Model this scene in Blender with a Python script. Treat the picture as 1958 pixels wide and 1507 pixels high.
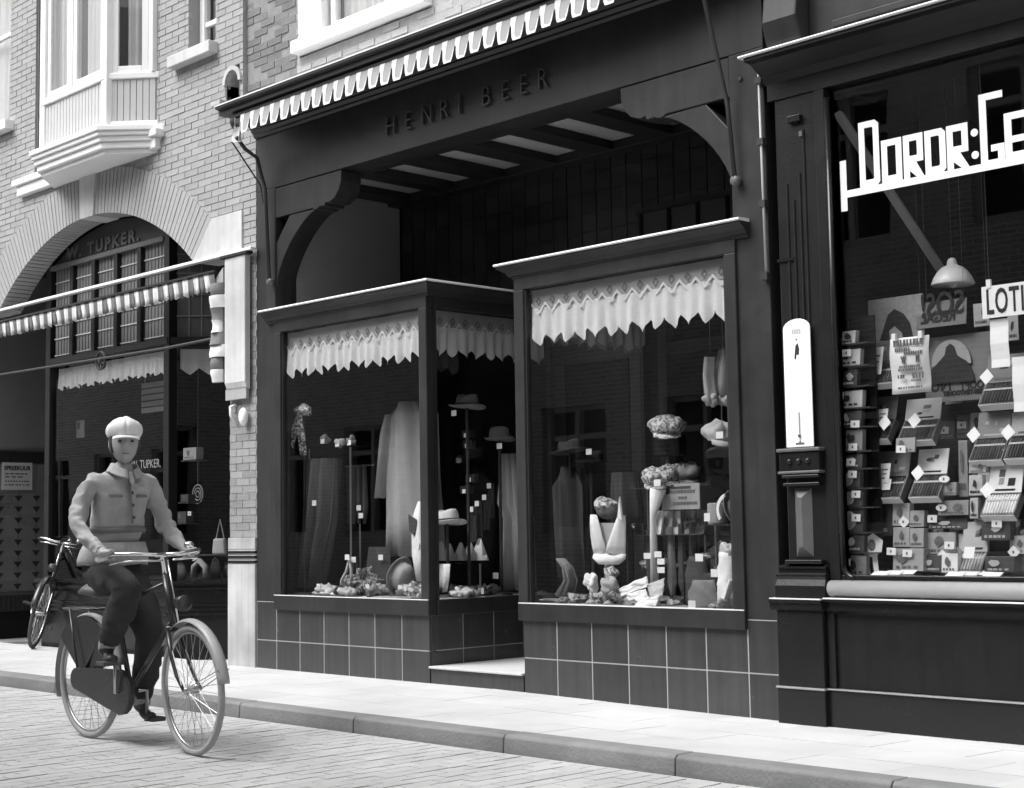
import bpy, bmesh, math, random
from mathutils import Vector, Matrix
random.seed(7)
PI = math.pi
sc = bpy.context.scene
COL = sc.collection
for o in list(bpy.data.objects): bpy.data.objects.remove(o)

# ---------------------------------------------------------------- camera
cd = bpy.data.cameras.new('camera'); cam = bpy.data.objects.new('camera', cd); COL.objects.link(cam)
cd.sensor_fit = 'HORIZONTAL'; cd.sensor_width = 36.0; cd.lens = 53.61
cd.clip_start = 0.05; cd.clip_end = 2000
def look(yaw, pitch, roll):
    y, p, r = map(math.radians, (yaw, pitch, roll))
    fwd = Vector((-math.sin(y)*math.cos(p), math.cos(y)*math.cos(p), math.sin(p)))
    right = Vector((math.cos(y), math.sin(y), 0)); down = fwd.cross(right)
    rr = math.cos(r)*right + math.sin(r)*down; dd = -math.sin(r)*right + math.cos(r)*down
    return Matrix((rr, -dd, -fwd)).transposed()
cam.matrix_world = Matrix.Translation((0, -7.2625, 1.08)) @ look(45.58, 5.086, 0.941).to_4x4()
sc.camera = cam

# ---------------------------------------------------------------- sky, sun, exposure
SUN_EL, SUN_AZ = 54.0, 205.0           # high soft sun over the roofs of the far side of the street
world = bpy.data.worlds.new('World'); sc.world = world; world.use_nodes = True
nt = world.node_tree; bg = nt.nodes['Background']
sky = nt.nodes.new('ShaderNodeTexSky'); sky.sky_type = 'NISHITA'; sky.sun_disc = False
sky.sun_elevation = math.radians(SUN_EL); sky.sun_rotation = math.radians(SUN_AZ)
sky.dust_density = 4.0
bw = nt.nodes.new('ShaderNodeRGBToBW')   # the photograph is black and white
nt.links.new(sky.outputs[0], bw.inputs[0]); nt.links.new(bw.outputs[0], bg.inputs[0])
bg.inputs[1].default_value = 0.15
sd = bpy.data.lights.new('sun', 'SUN'); sd.energy = 1.5; sd.angle = math.radians(40)
sun = bpy.data.objects.new('sun', sd); COL.objects.link(sun)
el, az = math.radians(SUN_EL), math.radians(SUN_AZ)
sdir = Vector((math.sin(az)*math.cos(el), math.cos(az)*math.cos(el), math.sin(el)))
sun.rotation_euler = (-sdir).to_track_quat('-Z', 'Y').to_euler()
sc.view_settings.view_transform = 'Standard'; sc.view_settings.look = 'None'
sc.view_settings.gamma = 1.0; sc.view_settings.use_curve_mapping = False
sc.view_settings.exposure = 1.18
sc.render.engine = 'CYCLES'
sc.cycles.max_bounces = 7; sc.cycles.diffuse_bounces = 3; sc.cycles.glossy_bounces = 3; sc.cycles.transparent_max_bounces = 16; sc.cycles.transmission_bounces = 4

# ---------------------------------------------------------------- materials
MATS = {}
def mat(name, grey, rough=0.7, var=0.15, scale=6.0, bump=0.0, bscale=40.0, spec=0.4, streak=0.0, island=0.0, coat=0.0, metal=0.0, stain=0.0, lo=None):
    """procedural grey: noise-mottled base colour, optional vertical streaks, per-piece tone and fine relief"""
    m = bpy.data.materials.new(name); m.use_nodes = True; n = m.node_tree; L = n.links
    b = n.nodes['Principled BSDF']; MATS[name] = m
    b.inputs['Roughness'].default_value = rough; b.inputs['Specular IOR Level'].default_value = spec
    b.inputs['Metallic'].default_value = metal; b.inputs['Coat Weight'].default_value = coat
    tc = n.nodes.new('ShaderNodeTexCoord'); geo = n.nodes.new('ShaderNodeNewGeometry')
    pos = geo.outputs['Position']
    nz = n.nodes.new('ShaderNodeTexNoise'); nz.inputs['Scale'].default_value = scale; nz.inputs['Detail'].default_value = 8; nz.inputs['Roughness'].default_value = 0.65
    L.new(pos, nz.inputs['Vector'])
    def mth(op, a, bb):
        k = n.nodes.new('ShaderNodeMath'); k.operation = op
        for i, v in enumerate((a, bb)):
            if hasattr(v, 'is_linked'): L.new(v, k.inputs[i])
            else: k.inputs[i].default_value = v
        return k.outputs[0]
    f = mth('MULTIPLY_ADD', nz.outputs[0], 2*var); f.node.inputs[2].default_value = 1 - var
    if streak:
        mp = n.nodes.new('ShaderNodeMapping'); mp.inputs['Scale'].default_value = (9, 9, 0.5); L.new(pos, mp.inputs[0])
        n2 = n.nodes.new('ShaderNodeTexNoise'); n2.inputs['Scale'].default_value = 2.0; n2.inputs['Detail'].default_value = 5; L.new(mp.outputs[0], n2.inputs['Vector'])
        s = mth('MULTIPLY_ADD', n2.outputs[0], 2*streak); s.node.inputs[2].default_value = 1 - streak
        f = mth('MULTIPLY', f, s)
    if stain:
        n3 = n.nodes.new('ShaderNodeTexNoise'); n3.inputs['Scale'].default_value = 1.3; n3.inputs['Detail'].default_value = 6; L.new(pos, n3.inputs['Vector'])
        rp = n.nodes.new('ShaderNodeMapRange'); rp.inputs[1].default_value = 0.42; rp.inputs[2].default_value = 0.62; rp.inputs[3].default_value = 1.0; rp.inputs[4].default_value = 1 - stain
        L.new(n3.outputs[0], rp.inputs[0]); f = mth('MULTIPLY', f, rp.outputs[0])
    if island:
        oi = n.nodes.new('ShaderNodeObjectInfo')
        r = mth('ADD', geo.outputs['Random Per Island'], oi.outputs['Random']); r = mth('FRACT', r, 0)
        r = mth('MULTIPLY_ADD', r, 2*island); r.node.inputs[2].default_value = 1 - island
        f = mth('MULTIPLY', f, r)
    f = mth('MULTIPLY', f, grey)
    cc = n.nodes.new('ShaderNodeCombineColor')
    for i in range(3): L.new(f, cc.inputs[i])
    L.new(cc.outputs[0], b.inputs['Base Color'])
    rr = mth('MULTIPLY_ADD', nz.outputs[0], 0.2); rr.node.inputs[2].default_value = max(0.02, rough - 0.1); L.new(rr, b.inputs['Roughness'])
    if bump:
        nb = n.nodes.new('ShaderNodeTexNoise'); nb.inputs['Scale'].default_value = bscale; nb.inputs['Detail'].default_value = 6; L.new(pos, nb.inputs['Vector'])
        bp = n.nodes.new('ShaderNodeBump'); bp.inputs['Strength'].default_value = bump; bp.inputs['Distance'].default_value = 0.01
        L.new(nb.outputs[0], bp.inputs['Height']); L.new(bp.outputs[0], b.inputs['Normal'])
    return m
def blotch(name, lo, hi, scale, thr=0.5, rough=0.9):
    """two-tone printed or woven cloth"""
    m = mat(name, hi, rough, 0.1, 20, 0.2, 150); n = m.node_tree; L = n.links; g = n.nodes.new('ShaderNodeNewGeometry')
    nz = n.nodes.new('ShaderNodeTexNoise'); nz.inputs['Scale'].default_value = scale; nz.inputs['Detail'].default_value = 2; L.new(g.outputs['Position'], nz.inputs['Vector'])
    rp = n.nodes.new('ShaderNodeMapRange'); rp.inputs[1].default_value = thr - .06; rp.inputs[2].default_value = thr + .06; rp.inputs[3].default_value = lo; rp.inputs[4].default_value = hi; L.new(nz.outputs[0], rp.inputs[0])
    cc = n.nodes.new('ShaderNodeCombineColor')
    for i in range(3): L.new(rp.outputs[0], cc.inputs[i])
    L.new(cc.outputs[0], n.nodes['Principled BSDF'].inputs['Base Color'])
    return m
def glass_mat(name, tint=0.92, wav=0.0):
    m = bpy.data.materials.new(name); m.use_nodes = True; n = m.node_tree; L = n.links; n.nodes.remove(n.nodes['Principled BSDF'])
    out = n.nodes['Material Output']; tr = n.nodes.new('ShaderNodeBsdfTransparent'); tr.inputs[0].default_value = (tint, tint, tint, 1)
    gl = n.nodes.new('ShaderNodeBsdfGlossy'); gl.inputs['Roughness'].default_value = 0.0; gl.inputs[0].default_value = (1, 1, 1, 1)
    ge = n.nodes.new('ShaderNodeNewGeometry'); vd = n.nodes.new('ShaderNodeVectorMath'); vd.operation = 'DOT_PRODUCT'
    L.new(ge.outputs['Incoming'], vd.inputs[0]); L.new(ge.outputs['Normal'], vd.inputs[1])
    def mth(op, a, b=0.0, c=0.0):                     # Schlick reflectance, the same from both sides of the pane
        k = n.nodes.new('ShaderNodeMath'); k.operation = op
        for i, q in enumerate((a, b, c)):
            if hasattr(q, 'is_linked'): L.new(q, k.inputs[i])
            else: k.inputs[i].default_value = q
        return k.outputs[0]
    q = mth('SUBTRACT', 1.0, mth('ABSOLUTE', vd.outputs['Value'])); q = mth('MULTIPLY_ADD', mth('POWER', q, 5.0), 0.96, 0.04)
    mx = n.nodes.new('ShaderNodeMixShader'); L.new(q, mx.inputs[0]); L.new(tr.outputs[0], mx.inputs[1]); L.new(gl.outputs[0], mx.inputs[2])
    if wav:
        g = n.nodes.new('ShaderNodeNewGeometry'); nb = n.nodes.new('ShaderNodeTexNoise'); nb.inputs['Scale'].default_value = 1.5; L.new(g.outputs['Position'], nb.inputs['Vector'])
        bp = n.nodes.new('ShaderNodeBump'); bp.inputs['Strength'].default_value = wav; bp.inputs['Distance'].default_value = 0.02
        L.new(nb.outputs[0], bp.inputs['Height']); L.new(bp.outputs[0], gl.inputs['Normal'])
    L.new(mx.outputs[0], out.inputs[0]); MATS[name] = m
    return m
mat('brick_light', 0.33, 0.85, 0.14, 9, 0.35, 90, island=0.07, streak=0.10)
mat('mortar_light', 0.30, 0.9, 0.2, 12, 0.3, 120)
mat('brick_pier', 0.26, 0.85, 0.2, 9, 0.35, 90, island=0.15, streak=0.1)
mat('mortar_pale', 0.42, 0.9, 0.2, 12, 0.3, 120)
mat('brick_rough', 0.17, 0.9, 0.35, 9, 0.6, 60, island=0.12)
mat('brick_patchy', 0.40, 0.9, 0.3, 9, 0.6, 60, island=0.12)
mat('mortar_rough', 0.36, 0.95, 0.3, 14, 0.6, 70)
mat('voussoir', 0.33, 0.8, 0.14, 10, 0.3, 90, island=0.05)
mat('stone_pale', 0.55, 0.8, 0.2, 5, 0.2, 60, streak=0.2, stain=0.2)
mat('stone_base', 0.50, 0.8, 0.2, 4, 0.2, 60, streak=0.3, stain=0.35)
mat('white_paint', 0.80, 0.45, 0.06, 8, 0.05, 60)
mat('cream_board', 0.50, 0.6, 0.08, 8, 0.05, 80)
mat('curtain', 0.72, 0.9, 0.1, 12)
mat('dark_wood', 0.031, 0.40, 0.3, 7, 0.06, 40, spec=0.3, streak=0.35, stain=0.3)
mat('dark_wood2', 0.024, 0.42, 0.25, 7, 0.06, 40, spec=0.3, streak=0.25)
mat('letter_wood', 0.045, 0.4, 0.15, 8, 0.05, 70)
mat('black_paint', 0.011, 0.36, 0.3, 6, 0.1, 60, spec=0.28, streak=0.3)
mat('black_gloss', 0.012, 0.25, 0.3, 6, 0.06, 30, spec=0.35)
mat('cap_zinc_lit', 0.72, 0.45, 0.2, 8, 0.1, 60)  # zinc, paled for the skylight caught by cornice tops
mat('pale_ledge', 0.28, 0.22, 0.15, 8, 0.1, 60)
mat('ceiling_panel', 0.42, 0.8, 0.1, 8)
mat('plaster_dim', 0.3, 0.85, 0.12, 5)
mat('tile_dark', 0.042, 0.24, 0.3, 5, 0.08, 25, spec=0.5, island=0.2, streak=0.4)
mat('tile_black', 0.03, 0.2, 0.2, 5, spec=0.5, island=0.2)
mat('grout', 0.34, 0.9, 0.2, 30)
mat('mortar_dark', 0.24, 0.95, 0.3, 14, 0.6, 70)
mat('grout_dark', 0.06, 0.9, 0.2, 30)
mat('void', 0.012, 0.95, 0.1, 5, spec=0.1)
mat('display_floor', 0.30, 0.6, 0.2, 8)
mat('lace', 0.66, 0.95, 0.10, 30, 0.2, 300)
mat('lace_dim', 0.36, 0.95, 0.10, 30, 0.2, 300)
mat('awning_white', 0.72, 0.9, 0.12, 12, 0.1, 200)
mat('awning_dark', 0.17, 0.9, 0.15, 12, 0.1, 200)
mat('awning_mid', 0.34, 0.9, 0.12, 12, 0.1, 200)
mat('iron', 0.03, 0.5, 0.25, 12, 0.1, 80)
mat('iron_grey', 0.10, 0.45, 0.25, 12, 0.1, 80)
mat('pipe', 0.42, 0.5, 0.2, 10)
mat('chrome', 0.75, 0.14, 0.05, 8, metal=1.0)
mat('steel_dull', 0.5, 0.32, 0.1, 8, metal=1.0)
mat('paving', 0.50, 0.85, 0.14, 3.0, 0.25, 90, island=0.05, stain=0.10)
mat('joint', 0.5, 0.95, 0.2, 20)
mat('kerb_stone', 0.23, 0.85, 0.28, 6, 0.4, 60, island=0.1, stain=0.25)
mat('sett', 0.44, 0.85, 0.12, 5, 0.2, 60, island=0.06, stain=0.12)
mat('sett_joint', 0.42, 0.95, 0.3, 18)
mat('step_stone', 0.50, 0.8, 0.15, 5, 0.15, 60)
mat('enamel', 0.86, 0.25, 0.03, 5, spec=0.5)
mat('paper', 0.74, 0.85, 0.06, 8)
mat('paper_dim', 0.42, 0.85, 0.15, 10)
mat('paper_dark', 0.10, 0.7, 0.2, 10)
mat('ink', 0.02, 0.8, 0.1, 5)
mat('ink_grey', 0.12, 0.8, 0.1, 5)
mat('ink_pale', 0.2, .8, .1, 5)
mat('price_card', 0.82, 0.8, 0.03, 8)
mat('tile_wall', 0.24, 0.3, 0.12, 6, spec=0.5, island=0.08)
mat('tile_tri', 0.045, 0.3, 0.1, 6, spec=0.5)
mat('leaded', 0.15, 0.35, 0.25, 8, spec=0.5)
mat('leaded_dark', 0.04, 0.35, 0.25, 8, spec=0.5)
def far_brick():
    m = mat('brick_far', 0.30, .9, .2, 3); n = m.node_tree; L = n.links; bt = n.nodes.new('ShaderNodeTexBrick'); g = n.nodes.new('ShaderNodeNewGeometry'); sp = n.nodes.new('ShaderNodeSeparateXYZ'); cb = n.nodes.new('ShaderNodeCombineXYZ')
    L.new(g.outputs['Position'], sp.inputs[0]); L.new(sp.outputs[0], cb.inputs[0]); L.new(sp.outputs[2], cb.inputs[1]); L.new(cb.outputs[0], bt.inputs['Vector'])
    bt.inputs['Color1'].default_value = (.30, .30, .30, 1); bt.inputs['Color2'].default_value = (.20, .20, .20, 1); bt.inputs['Mortar'].default_value = (.42, .42, .42, 1)
    bt.inputs['Scale'].default_value = 1.0; bt.inputs['Brick Width'].default_value = .22; bt.inputs['Row Height'].default_value = .066; bt.inputs['Mortar Size'].default_value = .008
    L.new(bt.outputs[0], n.nodes['Principled BSDF'].inputs['Base Color'])
far_brick()
glass_mat('shop_glass', 0.93, 0.03)
glass_mat('old_glass', 0.88, 0.06)

# ---------------------------------------------------------------- helpers
WL = {}                                   # world position of each unrotated parent
def setp(o, label=None, cat=None, group=None, kind=None):
    if label: o['label'] = label
    if cat: o['category'] = cat
    if group: o['group'] = group
    if kind: o['kind'] = kind
    return o
def thing(name, label, cat, loc=(0, 0, 0), rot=None, group=None):
    o = bpy.data.objects.new(name, None); COL.objects.link(o); o.empty_display_size = 0.1
    o.location = loc; WL[o] = Vector(loc)
    if rot is not None: o.rotation_euler = rot; WL[o] = Vector((0, 0, 0))
    return setp(o, label, cat, group)
def structure(o): o['kind'] = 'structure'; return o
class MB:
    def __init__(s): s.v = []; s.f = []
    def add(s, vs, fs):
        b = len(s.v); s.v += [tuple(p) for p in vs]; s.f += [tuple(i + b for i in q) for q in fs]; return s
    def box(s, x0, x1, y0, y1, z0, z1):
        return s.add([(x0,y0,z0),(x1,y0,z0),(x1,y1,z0),(x0,y1,z0),(x0,y0,z1),(x1,y0,z1),(x1,y1,z1),(x0,y1,z1)],
                     [(0,3,2,1),(4,5,6,7),(0,1,5,4),(1,2,6,5),(2,3,7,6),(3,0,4,7)])
    def hexa(s, p): return s.add(p, [(0,3,2,1),(4,5,6,7),(0,1,5,4),(1,2,6,5),(2,3,7,6),(3,0,4,7)])
    def prism(s, poly, a, b, ax='y'):
        """poly of 2-D points, extruded from a to b along ax: 'y' poly=(x,z), 'x' poly=(y,z), 'z' poly=(x,y)"""
        def P(q, t): return {'y': (q[0], t, q[1]), 'x': (t, q[0], q[1]), 'z': (q[0], q[1], t)}[ax]
        n = len(poly); vs = [P(q, a) for q in poly] + [P(q, b) for q in poly]
        ar = sum(poly[i][0]*poly[(i+1) % n][1] - poly[(i+1) % n][0]*poly[i][1] for i in range(n))
        fl = (ar > 0) == (ax != 'y')
        if b < a: fl = not fl
        fs = [tuple(range(n)), tuple(range(2*n-1, n-1, -1))] + [(i, n+i, n+(i+1) % n, (i+1) % n) for i in range(n)]
        if fl: fs = [tuple(reversed(q)) for q in fs]
        return s.add(vs, fs)
    def tube(s, pts, r, n=8, closed=False, cap=True):
        pts = [Vector(p) for p in pts]; m = len(pts); rs = r if isinstance(r, (list, tuple)) else [r]*m
        rings = []; ref = None
        for i, p in enumerate(pts):
            a = pts[(i-1) % m] if closed or i > 0 else p; b = pts[(i+1) % m] if closed or i < m-1 else p
            t = (b - a).normalized()
            if ref is None:
                ref = Vector((0, 0, 1)) if abs(t.z) < 0.9 else Vector((1, 0, 0))
            u = (ref - t*ref.dot(t)).normalized(); ref = u; w = t.cross(u)
            rings.append([p + rs[i]*(math.cos(2*PI*k/n)*u + math.sin(2*PI*k/n)*w) for k in range(n)])
        vs = [q for rg in rings for q in rg]; fs = []
        for i in range(m if closed else m-1):
            j = (i+1) % m
            for k in range(n): fs.append((i*n+k, i*n+(k+1) % n, j*n+(k+1) % n, j*n+k))
        if cap and not closed: fs += [tuple(reversed(range(n))), tuple((m-1)*n+k for k in range(n))]
        return s.add(vs, fs)
    def lathe(s, prof, c=(0, 0, 0), n=20, ax='z', sy=1.0):
        vs = []; m = len(prof)
        for r, h in prof:
            for k in range(n):
                a = 2*PI*k/n; q = (r*math.cos(a), sy*r*math.sin(a), h)
                if ax == 'y': q = (q[0], q[2], -q[1])
                if ax == 'x': q = (q[2], q[1], -q[0])
                vs.append((c[0]+q[0], c[1]+q[1], c[2]+q[2]))
        fs = [(i*n+k, i*n+(k+1) % n, (i+1)*n+(k+1) % n, (i+1)*n+k) for i in range(m-1) for k in range(n)]
        fs += [tuple(reversed(range(n))), tuple((m-1)*n+k for k in range(n))]
        return s.add(vs, fs)
    def ball(s, c, r, nu=14, nv=9):
        rx, ry, rz = r if isinstance(r, (tuple, list)) else (r, r, r)
        pr = [(max(1e-4, math.sin(PI*i/(nv-1))), -math.cos(PI*i/(nv-1))) for i in range(nv)]
        vs = []; 
        for q, h in pr:
            for k in range(nu): vs.append((c[0]+rx*q*math.cos(2*PI*k/nu), c[1]+ry*q*math.sin(2*PI*k/nu), c[2]+rz*h))
        return s.add(vs, [(i*nu+k, i*nu+(k+1) % nu, (i+1)*nu+(k+1) % nu, (i+1)*nu+k) for i in range(nv-1) for k in range(nu)])
    def sheet(s, rows):
        m, n = len(rows), len(rows[0])
        return s.add([p for r in rows for p in r], [(i*n+k, i*n+k+1, (i+1)*n+k+1, (i+1)*n+k) for i in range(m-1) for k in range(n-1)])
    def map(s, fn): s.v = [tuple(fn(Vector(p))) for p in s.v]; return s
    def build(s, name, m, parent=None, smooth=False, bevel=0.0, solid=0.0, kind=None, label=None, cat=None, group=None):
        off = WL.get(parent, Vector((0, 0, 0)))
        me = bpy.data.meshes.new(name); me.from_pydata([(p[0]-off[0], p[1]-off[1], p[2]-off[2]) for p in s.v], [], s.f)
        if smooth: me.polygons.foreach_set('use_smooth', [True]*len(me.polygons))
        me.materials.append(MATS[m]); me.update()
        if len(me.polygons) < 20000:
            bm = bmesh.new(); bm.from_mesh(me); bmesh.ops.recalc_face_normals(bm, faces=bm.faces); bm.to_mesh(me); bm.free()
        o = bpy.data.objects.new(name, me); COL.objects.link(o); o.parent = parent
        WL[o] = off.copy()
        if solid:
            k = o.modifiers.new('solid', 'SOLIDIFY'); k.thickness = solid; k.offset = 0
        if bevel:
            k = o.modifiers.new('bevel', 'BEVEL'); k.width = bevel; k.segments = 2; k.limit_method = 'ANGLE'; k.angle_limit = math.radians(40)
        if smooth and bevel: pass
        return setp(o, label, cat, group, kind)
def B(*a): return MB().box(*a)
def empty_part(name, parent, label=None):
    o = bpy.data.objects.new(name, None); COL.objects.link(o); o.parent = parent; o.empty_display_size = 0.05
    WL[o] = WL[parent].copy()
    if label: o['label'] = label
    return o
def text_mb(s, size, depth=0.004, org=(0, 0, 0), u=(1, 0, 0), v=(0, 0, 1), align='LEFT', sx=1.0, bold=0.0, space=1.0):
    """lettering as solid geometry; u is the reading direction, v is up"""
    cu = bpy.data.curves.new('lettering', 'FONT'); cu.body = s; cu.size = size; cu.extrude = depth/2; cu.align_x = align; cu.offset = bold; cu.resolution_u = 3; cu.space_character = space
    ob = bpy.data.objects.new('lettering', cu); me = bpy.data.meshes.new_from_object(ob)
    u, v, o = Vector(u), Vector(v), Vector(org); w = u.cross(v)
    mb = MB(); mb.v = [tuple(o + u*(p.co.x*sx) + v*p.co.y + w*p.co.z) for p in me.vertices]; mb.f = [tuple(q.vertices) for q in me.polygons]
    bpy.data.objects.remove(ob); bpy.data.curves.remove(cu); bpy.data.meshes.remove(me)
    return mb
UNIT = []
for k in range(5):                        # unit bricks with slightly worn corners
    r = random.Random(k); c = []
    for z in (-.5, .5):
        for x, y in ((-.5, -.5), (.5, -.5), (.5, .5), (-.5, .5)):
            c.append((x + r.uniform(-.012, .012), y + r.uniform(-.04, .04), z + r.uniform(-.03, .03)))
    UNIT.append(MB().hexa(c))
UMESH = {}
def unit_piece(name, m, c, s, parent, k=0, rot=0.0, rot_ax='y'):
    key = (m, k)
    if key not in UMESH:
        me = bpy.data.meshes.new(name); me.from_pydata(UNIT[k].v, [], UNIT[k].f); me.materials.append(MATS[m]); UMESH[key] = me
    o = bpy.data.objects.new(name, UMESH[key]); COL.objects.link(o); o.parent = parent
    o.location = Vector(c) - WL[parent]; o.scale = s
    if rot: setattr(o.rotation_euler, rot_ax, rot)
    return o
def brick_wall(parent, x0, x1, z0, z1, y, thick, bmat, mmat, holes, bl=0.215, bh=0.0605, joint=0.008, rough=0.002, single=lambda x, z: False, seed=1, proud=0.006):
    """courses of bricks; holes(z) -> list of free x intervals; mortar backing follows the same openings"""
    r = random.Random(seed); rest = MB(); mort = MB(); n = int(round((z1 - z0)/bh)); cnt = 0
    for i in range(n):
        za = z0 + i*bh; zc = za + bh/2
        for xa, xb in holes(zc, x0, x1):
            if xb - xa < 0.01: continue
            mort.box(xa, xb, y + proud, y + thick, za, za + bh)
            ph = (0.5 if i % 2 else 0.0)*bl
            k = math.floor((xa - x0 - ph)/bl); x = x0 + ph + k*bl
            while x < xb:
                a, b = max(xa, x + joint/2), min(xb, x + bl - joint/2)
                if b - a > 0.02:
                    dy = r.uniform(-rough, rough); cx = (a + b)/2
                    if single(cx, zc) and cnt < 300:
                        cnt += 1; unit_piece('brick', bmat, (cx, y + 0.02 + dy, zc), (b - a, 0.04, bh - joint), parent, r.randrange(5))
                    else:
                        j = lambda: r.uniform(-.0015, .0015)
                        rest.hexa([(a+j(), y+dy+j(), za+joint/2+j()), (b+j(), y+dy+j(), za+joint/2+j()), (b, y+dy+.04, za+joint/2), (a, y+dy+.04, za+joint/2),
                                   (a+j(), y+dy+j(), za+bh-joint/2+j()), (b+j(), y+dy+j(), za+bh-joint/2+j()), (b, y+dy+.04, za+bh-joint/2), (a, y+dy+.04, za+bh-joint/2)])
                x += bl
    mort.build('mortar', mmat, parent)
    if rest.v: rest.build('brickwork', bmat, parent, kind='stuff')
def cut(iv, a, b):
    out = []
    for x, w in iv:
        if b <= x or a >= w: out.append((x, w)); continue
        if a > x: out.append((x, a))
        if b < w: out.append((b, w))
    return out
def profile_x(mb, prof, x0, x1):
    """moulding: profile of (y,z) points run along x"""
    return mb.prism(prof, x0, x1, 'x')

# ================================================================ STREET
ROADZ = -0.085
def gz(x, y=0.0):                         # the pavement dips slightly along the wall towards the corner shop
    t = min(1.0, max(0.0, (x + 7.6)/2.4)); return -0.035*t*max(0.0, 1 + y/1.45)
ground = structure(B(-300, 300, -300, 300, -0.9, -0.40).build('ground', 'sett_joint'))
road = structure(B(-45, 25, -6.05, -1.62, -0.35, ROADZ - 0.003).build('road', 'sett_joint'))
r_ = random.Random(3); mb = MB(); x = -17.0; i = 0
while x < 1.5:                            # clinker setts, courses square to the kerb
    y = -5.95 + (0.1 if i % 2 else 0.0)
    while y < -1.66:
        y1 = min(y + 0.2, -1.645); h = ROADZ + r_.uniform(-.0015, .0015); j = lambda: r_.uniform(-.003, .003)
        mb.hexa([(x+.003+j(), y+.003+j(), h-.02), (x+.096+j(), y+.004+j(), h-.02), (x+.096+j(), y1-.004+j(), h-.02), (x+.004+j(), y1-.004+j(), h-.02),
                 (x+.0045+j()*.6, y+.0045, h+j()*.3), (x+.0955+j()*.6, y+.0045, h+j()*.3), (x+.0955+j()*.6, y1-.0045, h+j()*.3), (x+.0045+j()*.6, y1-.0045, h+j()*.3)])
        y += 0.2
    x += 0.1; i += 1
mb.build('setts', 'sett', road, kind='stuff')
pav = structure(B(-45, 25, -1.45, 2.2, -0.35, -0.05).build('pavement', 'joint'))
x = -17.0
while x < 0.2:
    for k, (ya, yb) in enumerate(((-1.435, -1.05), (-1.05, -0.66), (-0.66, -0.27), (-0.27, 0.12))):
        xo = x + (0.0 if k % 2 else 0.26); e = 0.0008; xb = xo + 0.52; d = r_.uniform(-.0012, .0012)
        t = lambda X, Y: gz(X, Y) + d
        MB().hexa([(xo+e, ya+e, -.06), (xb-e, ya+e, -.06), (xb-e, yb-e, -.06), (xo+e, yb-e, -.06),
                   (xo+e, ya+e, t(xo, ya)), (xb-e, ya+e, t(xb, ya)), (xb-e, yb-e, t(xb, yb)), (xo+e, yb-e, t(xo, yb))]).build('paving_slab', 'paving', pav)
    x += 0.52
kerb = structure(B(-45, 25, -1.57, -1.45, -0.34, -0.03).build('kerb', 'joint'))
kx = -18.0
for k in range(15):
    ln = 1.17 if k % 3 else 1.27
    xa, xb = kx + .003, kx + ln - .003; kx += ln; d = r_.uniform(-.002, .002)
    MB().prism([(-1.60, -.3), (-1.585, -.012), (-1.568, .003+d), (-1.437, .003+d), (-1.437, -.3)], xa, xb, 'x').build('kerb_stone', 'kerb_stone', kerb, bevel=0.006)
opp = structure(B(-45, 25, -9.2, -6.2, -0.35, 0.02).build('far_pavement', 'paving'))

# ================================================================ LEFT HOUSE: light brick house over an arched shopfront
LH = thing('brick_house', 'light brick house with a white bay window over a wide brick arch', 'house', (-13.2, 0, 0))
ACX, ACZ, AR, AO = -13.2, 1.36, 2.80, 3.235
def holes_left(z, x0, x1):
    iv = [(x0, x1)]
    if z < ACZ + AO:                      # opening under the arch and its ring
        h = math.sqrt(max(0, 3.2**2 - (z - ACZ)**2)); iv = cut(iv, ACX - h, ACX + h)
    if z < 3.80: iv = cut(iv, -11.30, -10.62); iv = cut(iv, -15.78, -15.10)   # impost stones
    if 4.80 < z < 7.6: iv = cut(iv, -14.33, -12.02)                             # bay
    if 5.36 < z < 7.4: iv = cut(iv, -11.46, -11.02)                             # small window
    if 5.44 < z < 7.4: iv = cut(iv, -16.0, -14.90)                              # far window
    if 4.80 < z < 5.05: iv = cut(iv, -10.86, -10.66)                            # vent niche
    return iv
brick_wall(LH, -17.0, -10.615, 3.445, 8.6, 0.0, 0.24, 'brick_light', 'mortar_light', holes_left, seed=4, single=lambda x, z: x > -12.3 and z < 5.5)
# arch ring of narrow bricks on edge
arch = empty_part('arch', LH)
a0 = math.atan2(2.145, 1.87); n = 66
for k in range(n):
    a = a0 + (PI - 2*a0)*(k + 0.5)/n
    if abs(a - PI/2 - 0.0) < 0.045 and False: continue
    da = (PI - 2*a0)/n*0.5
    P = lambda rr, t: (ACX + rr*math.cos(t), ACZ + rr*math.sin(t))
    g = 0.0016
    MB().prism([P(AR, a-da+g), P(AR, a+da-g), P(AO, a+da-g), P(AO, a-da+g)], -0.014 + random.uniform(-.0015, .0015), 0.24, 'y').build('voussoir', 'voussoir', arch)
P = lambda rr, t: (ACX + rr*math.cos(t), ACZ + rr*math.sin(t))
MB().prism([P(AR - .012, PI/2 + .045), P(AO + .04, PI/2 + .045), P(AO + .04, PI/2 - .045), P(AR - .012, PI/2 - .045)][::-1], -0.035, 0.25, 'y').build('keystone', 'stone_pale', arch, bevel=0.006)
# impost stones
for sg in (1, -1):
    q = [(ACX + sg*AR*math.cos(a0), ACZ + AR*math.sin(a0)), (ACX + sg*AO*math.cos(a0), ACZ + AO*math.sin(a0) + .002), (ACX + sg*2.59, ACZ + AO*math.sin(a0) + .002), (ACX + sg*2.59, 3.445), (ACX + sg*1.87, 3.445)]
    MB().prism(q, -0.018, 0.24, 'y').build('impost_stone', 'stone_pale', LH, bevel=0.006)
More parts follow.
